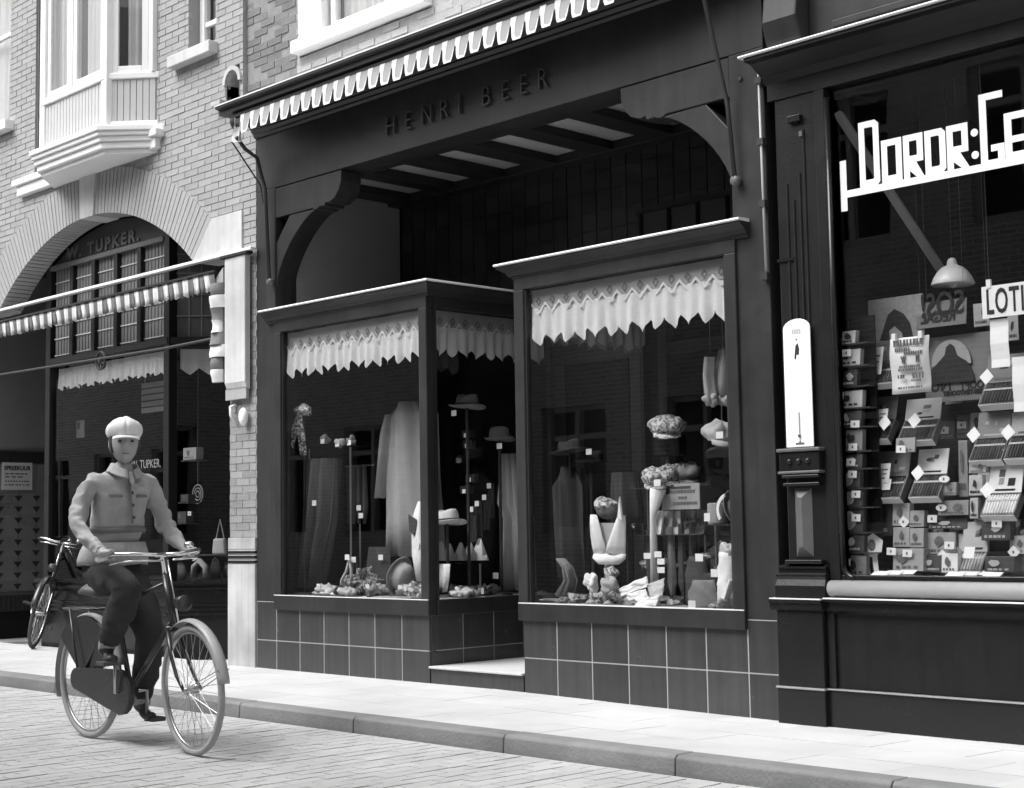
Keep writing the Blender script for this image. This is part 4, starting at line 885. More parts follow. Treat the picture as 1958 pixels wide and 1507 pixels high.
# ================================================================ BICYCLES
mat('bike_black', 0.03, 0.25, 0.2, 10, spec=0.5); mat('tyre', 0.07, 0.8, 0.2, 20); mat('tyre_pale', 0.30, 0.8, 0.2, 20); mat('leather', 0.09, 0.5, 0.2, 20); mat('fender_pale', 0.34, 0.35, 0.15, 8)
mat('grip_pale', 0.72, 0.6, 0.05, 8); mat('spoke', 0.45, 0.35, 0.05, 8, metal=1.0); mat('bag_grey', 0.20, 0.7, 0.2, 12, 0.1, 80)
def bicycle(name, label, loc, rot, steer=0.0, pale=False, crank=PI/2, lamp=True):
    t = thing(name, label, 'bicycle', loc, rot)
    R_, WB = .345, 1.10
    HA = Vector((.895, 0, .66)); HT = Vector((.805, 0, .95)); axis = (HT - HA).normalized()
    def st(m):                            # turn what belongs to the steering about the head axis
        if not steer: return m
        M_ = Matrix.Translation(HA) @ Matrix.Rotation(steer, 4, axis) @ Matrix.Translation(-HA)
        return m.map(lambda p: M_ @ p)
    def circ(cx, cz, r, n, a0=0, a1=2*PI, y=0): return [(cx + r*math.cos(a0+(a1-a0)*k/n), y, cz + r*math.sin(a0+(a1-a0)*k/n)) for k in range(n + (0 if abs(a1-a0-2*PI) < 1e-6 else 1))]
    for nm, hx, f in (('rear_wheel', 0, lambda m: m), ('front_wheel', WB, st)):
        w = empty_part(nm, t)
        f(MB().tube(circ(hx, R_, R_-.018, 40), .0185, 8, closed=True)).build('tyre', 'tyre_pale' if pale else 'tyre', w, smooth=True)
        f(MB().tube(circ(hx, R_, R_-.04, 40), .009, 6, closed=True)).build('rim', 'steel_dull', w, smooth=True)
        f(MB().tube([(hx, -.05, R_), (hx, -.03, R_), (hx, .03, R_), (hx, .05, R_)], [.012, .02, .02, .012], 10)).build('hub', 'steel_dull', w, smooth=True)
        sp = MB()
        for k in range(36):
            a = 2*PI*k/36; s_ = 1 if k % 2 else -1; b = a + (.5 if k % 4 < 2 else -.5)
            sp.tube([(hx + .02*math.cos(b), s_*.03, R_ + .02*math.sin(b)), (hx + (R_-.045)*math.cos(a), 0, R_ + (R_-.045)*math.sin(a))], .0016, 4, cap=False)
        f(sp).build('spokes', 'spoke', w, kind='stuff')
    BBx, BBz = .46, .295; ST = Vector((.27, 0, .82))
    fr = MB()
    for a, b, r in (((BBx, 0, BBz), ST, .0155), (ST + Vector((.02, 0, -.05)), HT - axis*.05, .014), ((BBx, 0, BBz), HA + axis*.04, .0165), (HA, HT, .018)): fr.tube([a, b], r, 10)
    for s_ in (-1, 1):
        fr.tube([(BBx-.03, s_*.03, BBz), (.05, s_*.06, R_), (0, s_*.06, R_)], .010, 8); fr.tube([ST + Vector((.01, s_*.02, -.07)), (0, s_*.06, R_)], .009, 8)
    fr.build('frame', 'bike_black', t, smooth=True)
    fk = MB()
    for s_ in (-1, 1): fk.tube([HA + Vector((0, s_*.035, 0)), (.955, s_*.045, .52), (1.02, s_*.05, .42), (WB, s_*.05, R_)], [.014, .013, .011, .009], 8)
    fk.tube([HA + Vector((0, -.045, .0)), HA + Vector((0, .045, 0))], .017, 8)
    st(fk).build('fork', 'bike_black', t, smooth=True)
    def fender(hx, a0, a1, fn, nm):
        rows = []
        for k in range(25):
            a = a0 + (a1-a0)*k/24; row = []
            for j in range(7):
                b = (j/6-.5)*2; rr = R_ + .032 - .016*b*b; row.append((hx + rr*math.cos(a), .032*b, R_ + rr*math.sin(a)))
            rows.append(row)
        m = MB().sheet(rows); fn(m).build(nm, 'fender_pale' if pale else 'bike_black', t, smooth=True, solid=.002)
    fender(WB, .15, 2.5, st, 'front_mudguard'); fender(0, .25, 3.5, lambda m: m, 'rear_mudguard')
    stays = MB()
    for a in (.35, 2.2):
        for s_ in (-1, 1): stays.tube([(WB, s_*.055, R_), (WB + (R_+.03)*math.cos(a), s_*.03, R_ + (R_+.03)*math.sin(a))], .003, 5)
    st(stays).build('mudguard_stay', 'steel_dull', t)
    # chain case, crank and pedals
    cc = []
    for k in range(9): a = -PI/2 + PI*k/8; cc.append((BBx + .125*math.cos(a), BBz + .125*math.sin(a)))
    for k in range(9): a = PI/2 + PI*k/8; cc.append((-.02 + .065*math.cos(a), R_ + .065*math.sin(a)))
    MB().prism(cc, -.085, -.045, 'y').build('chain_case', 'bike_black', t, bevel=.008)
    for s_, a in ((-1, crank), (1, crank + PI)):
        px_, pz_ = BBx + .17*math.cos(a), BBz + .17*math.sin(a)
        ck = MB().tube([(BBx, s_*.05, BBz), (BBx, s_*.10, BBz), (px_, s_*.115, pz_)], .010, 8).build('crank', 'steel_dull', t, smooth=True)
        pm = MB(); pm.box(px_-.045, px_+.045, s_*.12 if s_ > 0 else -.21, .21 if s_ > 0 else -.12, pz_-.012, pz_+.012); pm.build('pedal', 'tyre', ck, bevel=.004)
    # skirt guard over the rear wheel
    for s_ in (-1, 1):
        g = [(-.02, R_+.02)] + [((R_+.015)*math.cos(a), R_ + (R_+.015)*math.sin(a)) for a in [.45 + 2.0*k/10 for k in range(11)]]
        MB().prism(g, s_*.045, s_*.047, 'y').build('coat_guard', 'bike_black', t)
    # saddle and carrier
    sd_ = MB(); rows = []
    for i in range(11):
        u_ = i/10; x_ = .10 + .27*u_; wd = .115*(1-u_)**.7 + .022; row = []
        for j in range(9):
            b = (j/8-.5)*2; row.append((x_, wd*b, .885 + .012*math.cos(u_*PI*1.6) - .055*abs(b)**3))
        rows.append(row)
    sd_.sheet(rows).build('saddle', 'leather', t, smooth=True, solid=.018)
    sp = MB().tube([ST, ST + Vector((-.018, 0, .05)), (.22, 0, .865)], .011, 8)
    for s_ in (-1, 1):
        sp.tube([(.13 + .025*math.cos(k*.9), s_*.06 + .025*math.sin(k*.9), .82 + .007*k) for k in range(9)], .006, 5); sp.tube([(.13, s_*.06, .82), (.30, s_*.015, .86)], .005, 6)
    sp.build('saddle_springs', 'steel_dull', t, smooth=True)
    cr = MB()
    for s_ in (-1, 0, 1): cr.tube([(.16, s_*.05, .745), (-.22, s_*.06, .745)], .006, 6)
    cr.tube([(-.22, -.06, .745), (-.22, .06, .745)], .006, 6); cr.tube([(0, -.06, .745), (0, .06, .745)], .006, 6)
    for s_ in (-1, 1): cr.tube([(-.14, s_*.06, .745), (0, s_*.075, R_)], .006, 6)
    cr.build('carrier', 'bike_black', t, smooth=True)
    # handlebar with rod brake levers, grips, bell, lamp
    hb = MB(); top = HT + axis*.10
    hb.tube([HT, top, top + Vector((.04, 0, .015))], .0125, 10)
    c0 = top + Vector((.05, 0, .015))
    for s_ in (-1, 1): hb.tube([c0, c0 + Vector((.02, s_*.07, .0)), c0 + Vector((-.005, s_*.17, .012)), c0 + Vector((-.09, s_*.25, .015)), c0 + Vector((-.25, s_*.275, -.012))], .0115, 10)
    hbo = st(hb).build('handlebar', 'chrome', t, smooth=True)
    bl = MB()
    for s_ in (-1, 1): bl.tube([c0 + Vector((.02, s_*.03, -.03)), c0 + Vector((.0, s_*.16, -.025)), c0 + Vector((-.08, s_*.235, -.03)), c0 + Vector((-.17, s_*.25, -.045))], .006, 6)
    bl.tube([c0 + Vector((.02, 0, -.03)), (.955, 0, .70)], .005, 6)
    st(bl).build('brake_rods', 'chrome', hbo, smooth=True)
    for s_ in (-1, 1): st(MB().tube([c0 + Vector((-.15, s_*.265, .002)), c0 + Vector((-.27, s_*.278, -.014))], [.016, .017], 10)).build('grip', 'grip_pale' if pale else 'tyre', hbo, smooth=True)
    st(MB().ball(c0 + Vector((-.02, .15, .045)), (.03, .03, .022), 12, 7)).build('bell', 'chrome', hbo, smooth=True)
    if lamp:
        lm = MB().lathe([(.0, -.06), (.03, -.05), (.042, 0), (.045, .035), (.04, .04), (0, .042)], (0, 0, 0), 14, 'x').map(lambda p: Vector((1.00, 0, .80)) + p); lm.tube([(.90, 0, .80), (.97, 0, .80)], .008, 6)
        st(lm).build('headlamp', 'bike_black', t, smooth=True)
    return t
BY, BX0, BZ = -2.735, -8.175, -0.085
bk1 = bicycle('bicycle', 'roadster bicycle with a dark chain case ridden along the cobbles', (BX0, BY, BZ), (0, 0, 0), steer=-0.10, pale=True, crank=1.45)
pk = bicycle('bicycle', 'black bicycle leaning against the arched shopfront with its front wheel turned out', (-15.035, .40, 0), (0, 0, 0), steer=-.22, crank=2.6)
pk.rotation_euler = (Matrix.Rotation(math.radians(-27.4), 3, 'Z') @ Matrix.Rotation(math.radians(-16), 3, 'X')).to_euler()

# ================================================================ RIDER
from mathutils import noise as _noise
mat('jacket', 0.40, 0.9, 0.3, 11, 0.9, 13, stain=.25); mat('jacket_dim', 0.16, .9, .2, 16); mat('trousers', 0.032, 0.9, 0.25, 14, 0.3, 60); mat('skin', 0.36, 0.6, 0.1, 20); mat('cap_cloth', 0.70, 0.9, 0.1, 20, 0.2, 90); mat('shoe', 0.035, 0.45, 0.2, 12); mat('hair', 0.05, 0.7, 0.2, 40); mat('sock', 0.30, .9, .1, 20); mat('shirt_dark', 0.06, .9, .1, 20)
rd = thing('person', 'cyclist in a pale cap and light jacket riding along the kerb', 'person', (BX0+.25, BY, BZ))
V = lambda x_, y_, z_: Vector((BX0 + x_, BY + y_, BZ + z_))
hipc = V(.235, 0, 1.00); ches = V(.33, 0, 1.36); nck = V(.355, 0, 1.545); hd = V(.385, -.01, 1.70)
J = [('pelvis', hipc, .19, .19), ('belly', V(.265, 0, 1.12), .185, .185), ('waist', V(.29, 0, 1.22), .18, .18), ('chest', ches, .195, .195), ('upper', V(.345, 0, 1.465), .15, .15), ('neckbase', V(.352, 0, 1.53), .068, .062), ('neck', V(.37, 0, 1.60), .053, .053)]
sk_v, sk_e, sk_r, sk_k = [], [], [], []
def jv(p, rx, ry, kind, par):
    sk_v.append(p); sk_r.append((rx, ry)); sk_k.append(kind)
    if par is not None: sk_e.append((par, len(sk_v)-1))
    return len(sk_v)-1
ids = {}; par = None
for nme, p, rx, ry in J: par = ids[nme] = jv(p, rx, ry, 'skin' if nme == 'neck' else 'jacket', par)
ids['waist_k'] = 'x'
bbx, bbz = .46, .295
for s_ in (-1, 1):                        # arms: -1 is the rider's right, on the camera's side
    sh_ = jv(V(.325, s_*.185, 1.475), .072, .072, 'jacket', ids['upper'])
    up = jv(V(.315, s_*.235, 1.36), .062, .062, 'jacket', sh_)
    eb = jv(V(.36, s_*.285, 1.225), .052, .052, 'jacket', up)
    fa_ = jv(V(.49, s_*.275, 1.135), .045, .045, 'jacket', eb)
    wr = jv(V(.595, s_*.268, 1.080), .032, .032, 'jacket', fa_)
    hn = jv(V(.645, s_*.270, 1.070), .030, .036, 'skin', wr)
for s_, kn, an, to in ((-1, V(.645, -.125, .885), V(.405, -.135, .535), V(.53, -.15, .490)), (1, V(.475, .115, .60), V(.345, .125, .20), V(.47, .135, .145))):
    h_ = jv(V(.25, s_*.09, .955), .115, .115, 'trousers', ids['pelvis'])
    th_ = jv(V(.25, s_*.10, .955).lerp(kn, .5), .112, .112, 'trousers', h_)
    k_ = jv(kn, .090, .090, 'trousers', th_); cf = jv(kn.lerp(an, .45), .088, .086, 'trousers', k_); c2 = jv(kn.lerp(an, .86), .066, .066, 'trousers', cf)
    a_ = jv(an, .038, .038, 'sock', c2); f1 = jv(an.lerp(to, .45) + Vector((0, 0, -.028)), .037, .030, 'shoe', a_); f2 = jv(to, .036, .022, 'shoe', f1)
    hl = jv(an + (an-to).normalized()*.045 + Vector((0, 0, -.04)), .032, .028, 'shoe', a_)
me = bpy.data.meshes.new('skeleton'); me.from_pydata(sk_v, sk_e, []); so = bpy.data.objects.new('skeleton', me); COL.objects.link(so)
md = so.modifiers.new('skin', 'SKIN'); md.use_smooth_shade = True; md.branch_smoothing = 0.6
for i, r in enumerate(sk_r): me.skin_vertices[0].data[i].radius = r
me.skin_vertices[0].data[0].use_root = True
ss = so.modifiers.new('sub', 'SUBSURF'); ss.levels = 3; ss.render_levels = 3
dg = bpy.context.evaluated_depsgraph_get(); ev = so.evaluated_get(dg); bm_ = bpy.data.meshes.new_from_object(ev)
bv = [Vector(v.co) for v in bm_.vertices]; bf = [tuple(p.vertices) for p in bm_.polygons]
bpy.data.objects.remove(so)
def spine_x(z): return BX0 + .235 + (z - BZ - 1.0)*.25
def flat(p):                              # a chest is broader than it is deep
    w_ = max(0.0, min(1.0, (p.z - BZ - .93)/.06))*max(0.0, min(1.0, (BZ + 1.58 - p.z)/.08))*max(0.0, min(1.0, (.27 - abs(p.y - BY))/.05))
    sx_ = spine_x(p.z); dx_ = p.x - sx_
    if abs(dx_) > .24: w_ = 0
    return Vector((sx_ + dx_*(1 - .33*w_), p.y, p.z))
bv = [flat(p) for p in bv]
rw = random.Random(11)
def fold(p):                              # creases of cloth
    return .016*_noise.noise(Vector((p.x*11, p.y*11, p.z*19))) - .020*abs(_noise.noise(Vector((p.x*15+3, p.y*15, p.z*26)))) + .008 + .004*math.sin(p.z*40 + p.x*20 + 3*math.sin(p.y*17))
segs = [(sk_v[a], sk_v[b], sk_k[b] if sk_k[b] != 'skin' or sk_k[a] == 'skin' else sk_k[b]) for a, b in sk_e]
def seg_kind(p):
    best = (1e9, 'jacket')
    for a, b, k in segs:
        d = b - a; t_ = max(0, min(1, (p-a).dot(d)/d.length_squared)); q_ = (p - (a + d*t_)).length
        if q_ < best[0]: best = (q_, k)
    k = best[1]
    if k == 'trousers' and p.z > BZ + 1.03: k = 'jacket'
    if k == 'jacket' and p.z < BZ + .985 and (p - V(.235, 0, 1.0)).length < .3: k = 'trousers'
    return k
bv = [p + (p - hipc).normalized()*fold(p) if seg_kind(p) in ('jacket', 'trousers') else p for p in bv]
KM = ['jacket', 'trousers', 'skin', 'sock', 'shoe', 'cap_cloth']
kinds = []
for f_ in bf:
    c_ = Vector((0, 0, 0))
    for i in f_: c_ += bv[i]
    kinds.append(KM.index(seg_kind(c_/len(f_))))
# head: an ellipsoid pushed into a face, ears included; the cyclist looks along the street and a little to the camera side
hm = MB().ball((0, 0, 0), (.098, .083, .122), 28, 21)
def face(p):
    x_, y_, z_ = p
    if z_ < 0: y_ *= 1 + z_*1.6; x_ = x_*(1 + z_*.9) + (.012 if x_ > 0 else 0)*(-z_/.1)
    if x_ > 0:
        x_ += .032*math.exp(-((y_/.014)**2) - ((z_ + .022)/.024)**2)             # nose
        x_ -= .013*math.exp(-(((abs(y_)-.032)/.016)**2) - ((z_ - .006)/.013)**2)  # eye sockets
        x_ += .007*math.exp(-(((abs(y_)-.032)/.025)**2) - ((z_ - .030)/.010)**2)  # brows
        x_ += .006*math.exp(-((y_/.022)**2) - ((z_ + .064)/.010)**2)              # lips
        x_ -= .005*math.exp(-((y_/.024)**2) - ((z_ + .0655)/.003)**2)
        x_ += .012*math.exp(-((y_/.025)**2) - ((z_ + .10)/.018)**2)               # chin
    return Vector((x_, y_, z_))
HR = Matrix.Rotation(-.42, 3, 'Z') @ Matrix.Rotation(.04, 3, 'Y')
hm.map(lambda p: hd + HR @ face(p))
for s_ in (-1, 1): hm.add(*(lambda q_: (q_.v, q_.f))(MB().ball((0, 0, 0), (.022, .009, .033), 10, 7).map(lambda p: hd + HR @ (Vector((-.004, s_*.080, -.008)) + p))))
b0 = len(bv); bv += [Vector(p) for p in hm.v]; bf += [tuple(i + b0 for i in q_) for q_ in hm.f]; kinds += [2]*len(hm.f)
# hands closed round the grips: palm, four fingers curling over, thumb from the side of the palm underneath
for s_ in (-1, 1):
    g0, g1 = Vector((BX0 + .685, BY + s_*.267, BZ + 1.063)), Vector((BX0 + .60, BY + s_*.274, BZ + 1.048))
    ax_ = (g0 - g1).normalized()
    hm = MB(); hm.ball((0, 0, 0), (.046, .030, .017), 12, 8).map(lambda p: V(.655, s_*.275, 1.079) + p)
    for k, ln_ in enumerate((.085, .094, .088, .072)):
        c_ = g0.lerp(g1, k/3.0) + ax_*.004; o_ = Vector((0, s_*1.0, 0)); pts = []
        for j in range(6):
            a = 1.9 - j*(ln_*11)*.62; pts.append(c_ + Vector((0, -s_*.0245*math.cos(a), .0245*math.sin(a))))
        hm.tube(pts, [.0095, .0095, .009, .0088, .0082, .006], 7)
    hm.tube([V(.63, s_*.262, 1.075), V(.655, s_*.245, 1.062), V(.68, s_*.246, 1.046), V(.70, s_*.252, 1.042)], [.012, .0115, .0105, .008], 8)
    b0 = len(bv); bv += [Vector(p) for p in hm.v]; bf += [tuple(i + b0 for i in q_) for q_ in hm.f]; kinds += [2]*len(hm.f)
off = WL[rd]
me = bpy.data.meshes.new('body'); me.from_pydata([tuple(p - off) for p in bv], [], bf)
for k in KM: me.materials.append(MATS[k])
me.polygons.foreach_set('material_index', kinds); me.polygons.foreach_set('use_smooth', [True]*len(bf)); me.update()
bo = bpy.data.objects.new('body', me); COL.objects.link(bo); bo.parent = rd; WL[bo] = off.copy()
# eyes, hair, cap, collar, jacket hem and belt
for s_ in (-1, 1): MB().ball((0, 0, 0), (.009, .014, .0075), 8, 6).map(lambda p: hd + HR @ (Vector((.083, s_*.032, .006)) + p)).build('eye', 'hair', bo, smooth=True)
def headshell(a_lo, fr, m, name, rx=1.06):
    rows = []
    for i in range(9):
        el = a_lo + (PI/2 - a_lo)*i/8; row = []
        for j in range(25):
            a = 2*PI*j/24; e_ = el
            q_ = Vector((.098*rx*math.cos(e_)*math.cos(a), .080*rx*math.cos(e_)*math.sin(a), .122*rx*math.sin(e_)))
            if fr and q_.x > .02 and q_.z < fr: q_.x *= .9
            row.append(hd + HR @ q_)
        rows.append(row)
    return MB().sheet(rows).build(name, m, bo, smooth=True)
rows = []
for i in range(8):                        # hair round the back and sides
    el = -.55 + 1.2*i/7; row = []
    for j in range(17):
        a = 1.15 + (2*PI-2.3)*j/16; row.append(hd + HR @ Vector((.101*math.cos(el)*math.cos(a)*1.03, .080*math.cos(el)*math.sin(a)*1.05, .122*math.sin(el))))
    rows.append(row)
MB().sheet(rows).build('hair', 'hair', bo, smooth=True, solid=.008)
cap = []
for r_c, h_ in ((.097, .030), (.102, .036), (.110, .055), (.111, .072), (.103, .094), (.080, .114), (.045, .126), (.008, .129)):
    cap.append([hd + HR @ (Vector((r_c*1.02*math.cos(a) - .012, r_c*.92*math.sin(a), h_ + .018*math.cos(a) *(1 if h_ > .05 else .3) + .003*math.sin(5*a)))) for a in [2*PI*k/28 for k in range(29)]])
MB().sheet(cap).build('cloth_cap', 'cap_cloth', rd, smooth=True, solid=.004)
MB().sheet([[hd + HR @ Vector((.085 + .040*t_*math.cos(a), .080*math.sin(a), .040 - .014*t_ - .02*(1-math.cos(a)))) for a in [-1.2 + 2.4*k/12 for k in range(13)]] for t_ in (0, .35, .7, 1)]).build('cap_peak', 'cap_cloth', rd, smooth=True, solid=.006)
cl = []
for r_c, h_ in ((.062, .015), (.068, .0), (.085, -.03), (.09, -.035)):
    cl.append([V(.36 + .95*r_c*math.cos(a) + (.02 if math.cos(a) > 0 else 0), r_c*1.15*math.sin(a), 1.565 + h_ - .04*max(0, math.cos(a))) for a in [.25 + (2*PI-.5)*k/22 for k in range(23)]])
MB().sheet(cl).build('collar', 'jacket', rd, smooth=True, solid=.008)
MB().prism([(-.012, 1.53), (.012, 1.53), (.014, 1.47), (.0, 1.45), (-.014, 1.47)], 0, .010, 'x').map(lambda p: V(.437 + p[0] + (1.53-p[2])*.2, p[1], p[2])).build('scarf_knot', 'jacket', rd, bevel=.004)
def ring(z_, rx, ry, xc, dz): return [V(xc + rx*math.cos(a), ry*math.sin(a), z_ + dz*math.sin(3*a)) for a in [2*PI*k/30 for k in range(31)]]
MB().sheet([ring(1.0, .150, .208, .245, .006), ring(1.03, .155, .210, .25, .004), ring(1.08, .148, .200, .262, .002), ring(1.13, .128, .178, .272, 0)]).build('jacket_hem', 'jacket', rd, smooth=True, solid=.006)
MB().sheet([ring(1.185, .122, .170, .283, .002), ring(1.20, .126, .175, .286, .003), ring(1.215, .122, .170, .289, .002)]).build('waist_seam', 'jacket_dim', rd, smooth=True, solid=.006)
MB().prism([(-.022, -.0665), (.022, -.0665), (.018, -.0635), (-.018, -.0635)], 0, .004, 'x').map(lambda p: hd + HR @ (p + Vector((.092, 0, 0)))).build('mouth', 'shirt_dark', bo)
for s_ in (-1, 1): MB().prism([(s_*.016, .027), (s_*.048, .024), (s_*.048, .029), (s_*.016, .033)], 0, .006, 'x').map(lambda p: hd + HR @ (p + Vector((.082, 0, 0)))).build('eyebrow', 'hair', bo)
MB().prism([(-.007, 1.235), (.007, 1.235), (.007, 1.50), (-.007, 1.50)], 0, .006, 'x').map(lambda p: V(.452 + p[0] - (p[2]-1.24)*.12, p[1] - .004*math.sin(p[2]*40), p[2])).build('front_closure', 'jacket_dim', rd)
for k in range(3): MB().ball(V(.456 - .03*k*.35, .014, 1.27 + .07*k), (.005, .010, .010), 8, 6).build('button', 'shirt_dark', rd)
for s_ in (-1, 1): MB().sheet([[V(.452 - (zz-1.24)*.12 - .030*abs(u_-.5)*0 - .016*(abs(yy)/.1)**2, yy, zz) for yy, u_ in [(s_*(.045 + .075*q_/4), q_/4) for q_ in range(5)]] for zz in (1.385, 1.40)]).build('pocket_flap', 'jacket_dim', rd, solid=.006)

# ================================================================ GOODS IN THE DRAPER'S WINDOWS
blotch('dotted', .12, .75, 55); mat('felt_light', 0.60, .95, .08, 20, .1, 200); mat('felt_dark', 0.06, .95, .2, 20, .1, 200); mat('ribbon', 0.03, .7, .1, 10)
mat('cloth_grey', 0.20, .95, .12, 14, .2, 120); mat('cloth_mid', 0.38, .95, .15, 14, .2, 120); mat('cloth_dark', 0.06, .95, .2, 14, .2, 120); mat('cloth_black', 0.03, .95, .2, 14, .2, 120); mat('cloth_white', 0.82, .9, .1, 18, .2, 120); blotch('cloth_check', .16, .62, 42)
mat('wood_stand', 0.045, .4, .2, 14); mat('leather_pale', 0.5, .5, .2, 14); mat('cardboard', 0.32, .8, .1, 12); mat('basket', 0.3, .7, .3, 40); blotch('knit', .06, .34, 60)
from mathutils import noise as _nz
def crumple(mb, c, amp, f=18.0):
    c = Vector(c)
    def fn(p):
        d = p - c; k = _nz.noise(p*f) + .6*_nz.noise(p*f*2.3) + .5*abs(_nz.noise(p*f*1.3 + Vector((5, 1, 2))))
        return p + d.normalized()*amp*k
    return mb.map(fn)
FZ = 0.588                                # display floor of the draper's boxes
def ticket(parent, p, w=.055, h=.042, tilt=0.0):
    x, y, z = p
    o = B(x-w/2, x+w/2, y-.002, y, z-h/2, z+h/2).build('price_ticket', 'price_card', parent)
    return o
def cloth_sheet(rows_, y, amp=.02, fq=9.0, n=26, deep=0.0, seed=0):
    """draped cloth: rows of (z, x_left, x_right); folds run downwards"""
    r = random.Random(seed); ph = [r.uniform(0, 6) for _ in range(4)]; out = []
    for i, (z, a, b) in enumerate(rows_):
        row = []
        for k in range(n+1):
            t = k/n; f = amp*(math.sin(t*fq*2 + ph[0] + .4*math.sin(z*7)) + .5*math.sin(t*fq*4.3 + ph[1] + z*3)); bow = deep*math.sin(PI*t)
            row.append((a + (b-a)*t, y + f - bow, z + .4*amp*math.sin(t*fq*2 + ph[2])*(1 if i == len(rows_)-1 else 0)))
        out.append(row)
    return MB().sheet(out)
def quad_cloth(a, b, c, d, amp=.012, f=20.0, n=14):
    """a crumpled piece of cloth between four corners"""
    a, b, c, d = map(Vector, (a, b, c, d)); rows = []
    for i in range(n+1):
        u = i/n; rows.append([])
        for j in range(n+1):
            v = j/n; q = (a*(1-v) + b*v)*(1-u) + (d*(1-v) + c*v)*u; k = _nz.noise(q*f) + .6*_nz.noise(q*f*2.2); e = _nz.noise(q*f*.7 + Vector((9, 2, 4)))
            rows[-1].append(q + Vector((amp*.5*e, -abs(amp*1.6*k) - amp*math.sin(PI*v), amp*.6*e)))
    return MB().sheet(rows)
def garment(name, label, cat, rows_, y, m, amp=.02, fq=9, deep=.08, tickets=(), group=None, stand=True, back=True):
    zc = min(r[0] for r in rows_); xc = sum((r[1]+r[2])/2 for r in rows_)/len(rows_)
    t = thing(name, label, cat, (xc, y, FZ), group=group)
    cloth_sheet(rows_, y, amp, fq, deep=deep, seed=len(label)).build('cloth', m, t, smooth=True, solid=.008)
    if back: cloth_sheet(rows_, y+.04, amp, fq, deep=-deep*.6, seed=len(label)+1).build('back_cloth', m, t, smooth=True)
    if stand:
        zt = max(r[0] for r in rows_); s_ = MB().tube([(xc, y+.02, FZ), (xc, y+.02, zt-.03)], .010, 8); s_.lathe([(.11, FZ), (.10, FZ+.015), (.02, FZ+.025)], (xc, y+.02, 0), 16); s_.build('stand', 'wood_stand', t)
    for p in tickets: ticket(t, p)
    return t
def hat(name, label, c, m, band='ribbon', r=.10, h=.105, brim=.055, tilt=0.0, cat='hat', stand=True, tk=None, dent=True, group=None):
    x, y, z = c; t = thing(name, label, cat, (x, y, FZ), group=group)
    T = Matrix.Translation(Vector(c)) @ Matrix.Rotation(tilt, 4, 'Y')
    def crown(p):
        q = p.copy()
        if dent and q.z > h*.6: q.z -= .022*math.exp(-(q.x/.045)**2)*(q.z-h*.6)/(h*.4)*1.6; q.y *= 1 - .18*(q.z-h*.6)/(h*.4)
        return T @ q
    MB().lathe([(r*1.0, 0), (r*.99, h*.3), (r*.93, h*.75), (r*.82, h*.95), (r*.5, h*1.05), (.004, h*1.06)], (0, 0, 0), 24, sy=.82).map(crown).build('crown', m, t, smooth=True)
    rows = []
    for i in range(5):
        rr = r*.98 + brim*i/4; rows.append([T @ Vector((rr*math.cos(a), rr*.86*math.sin(a), .002 + .010*(i/4)**2*(1.2 + math.cos(2*a)) - .012*math.sin(a)*(i/4) )) for a in [2*PI*k/30 for k in range(31)]])
    MB().sheet(rows).build('brim', m, t, smooth=True, solid=.005)
    if band: MB().lathe([(r*1.012, .004), (r*1.008, h*.34)], (0, 0, 0), 24, sy=.83).map(lambda p: T @ p).build('band', band, t, smooth=True)
    if stand: s_ = MB().tube([(x, y, FZ), (x, y, z+h*.5)], .012, 8); s_.lathe([(.085, FZ), (.08, FZ+.014), (.015, FZ+.022)], (x, y, 0), 16); s_.build('stand', 'wood_stand', t)
    if tk: ticket(t, tk)
    return t
def flat_cap(name, label, c, m, r=.12, yaw=-.9, stand=True, tk=None, sq=1.0, group=None, sh=.0):
    x, y, z = c; t = thing(name, label, 'cap', (x, y, FZ), group=group); T = Matrix.Translation(Vector(c)) @ Matrix.Rotation(yaw, 4, 'Z') @ Matrix.Rotation(.30, 4, 'Y')
    rd_ = random.Random(len(label)); rows = []
    for q, h in ((.86, -.01), (.93, 0), (1.06, .022), (1.08, .045), (.98, .072), (.7, .09), (.35, .098), (.02, .10)):
        rows.append([T @ Vector((r*q*math.cos(a), r*.86*q*math.sin(a), sq*h*.85 + .010*math.cos(a)*q + .007*math.sin(4*a+h*40)*(h > .01))) for a in [2*PI*k/48 for k in range(49)]])
    crumple(MB().sheet(rows), c, .03, 13).build('crown', m, t, smooth=True)
    MB().sheet([[T @ Vector((r*.86 + .06*u*math.cos(a)*1.0 - r*.25*(1-math.cos(a)), r*.78*math.sin(a), .004 - .022*u)) for a in [-1.15 + 2.3*k/10 for k in range(11)]] for u in (0, .5, 1)]).build('peak', m, t, smooth=True, solid=.006)
    if stand: s_ = MB().tube([(x, y, FZ), (x, y, z+.03)], .012, 8); s_.lathe([(.08, FZ), (.075, FZ+.014), (.015, FZ+.022)], (x, y, 0), 16); s_.build('stand', 'wood_stand', t)
    if tk: ticket(t, tk)
    return t
def shelf(label, c, w, d, m='old_glass', legs=True):
    x, y, z = c; t = thing('display_shelf', label, 'shelf', (x, y, FZ)); B(x-w/2, x+w/2, y-d/2, y+d/2, z-.006, z).build('shelf_plate', m, t)
    if legs:
        for sx_ in (-1, 1): MB().tube([(x+sx_*(w/2-.04), y, FZ), (x+sx_*(w/2-.04), y, z-.006)], .008, 8).build('leg', 'steel_dull', t)
    return t
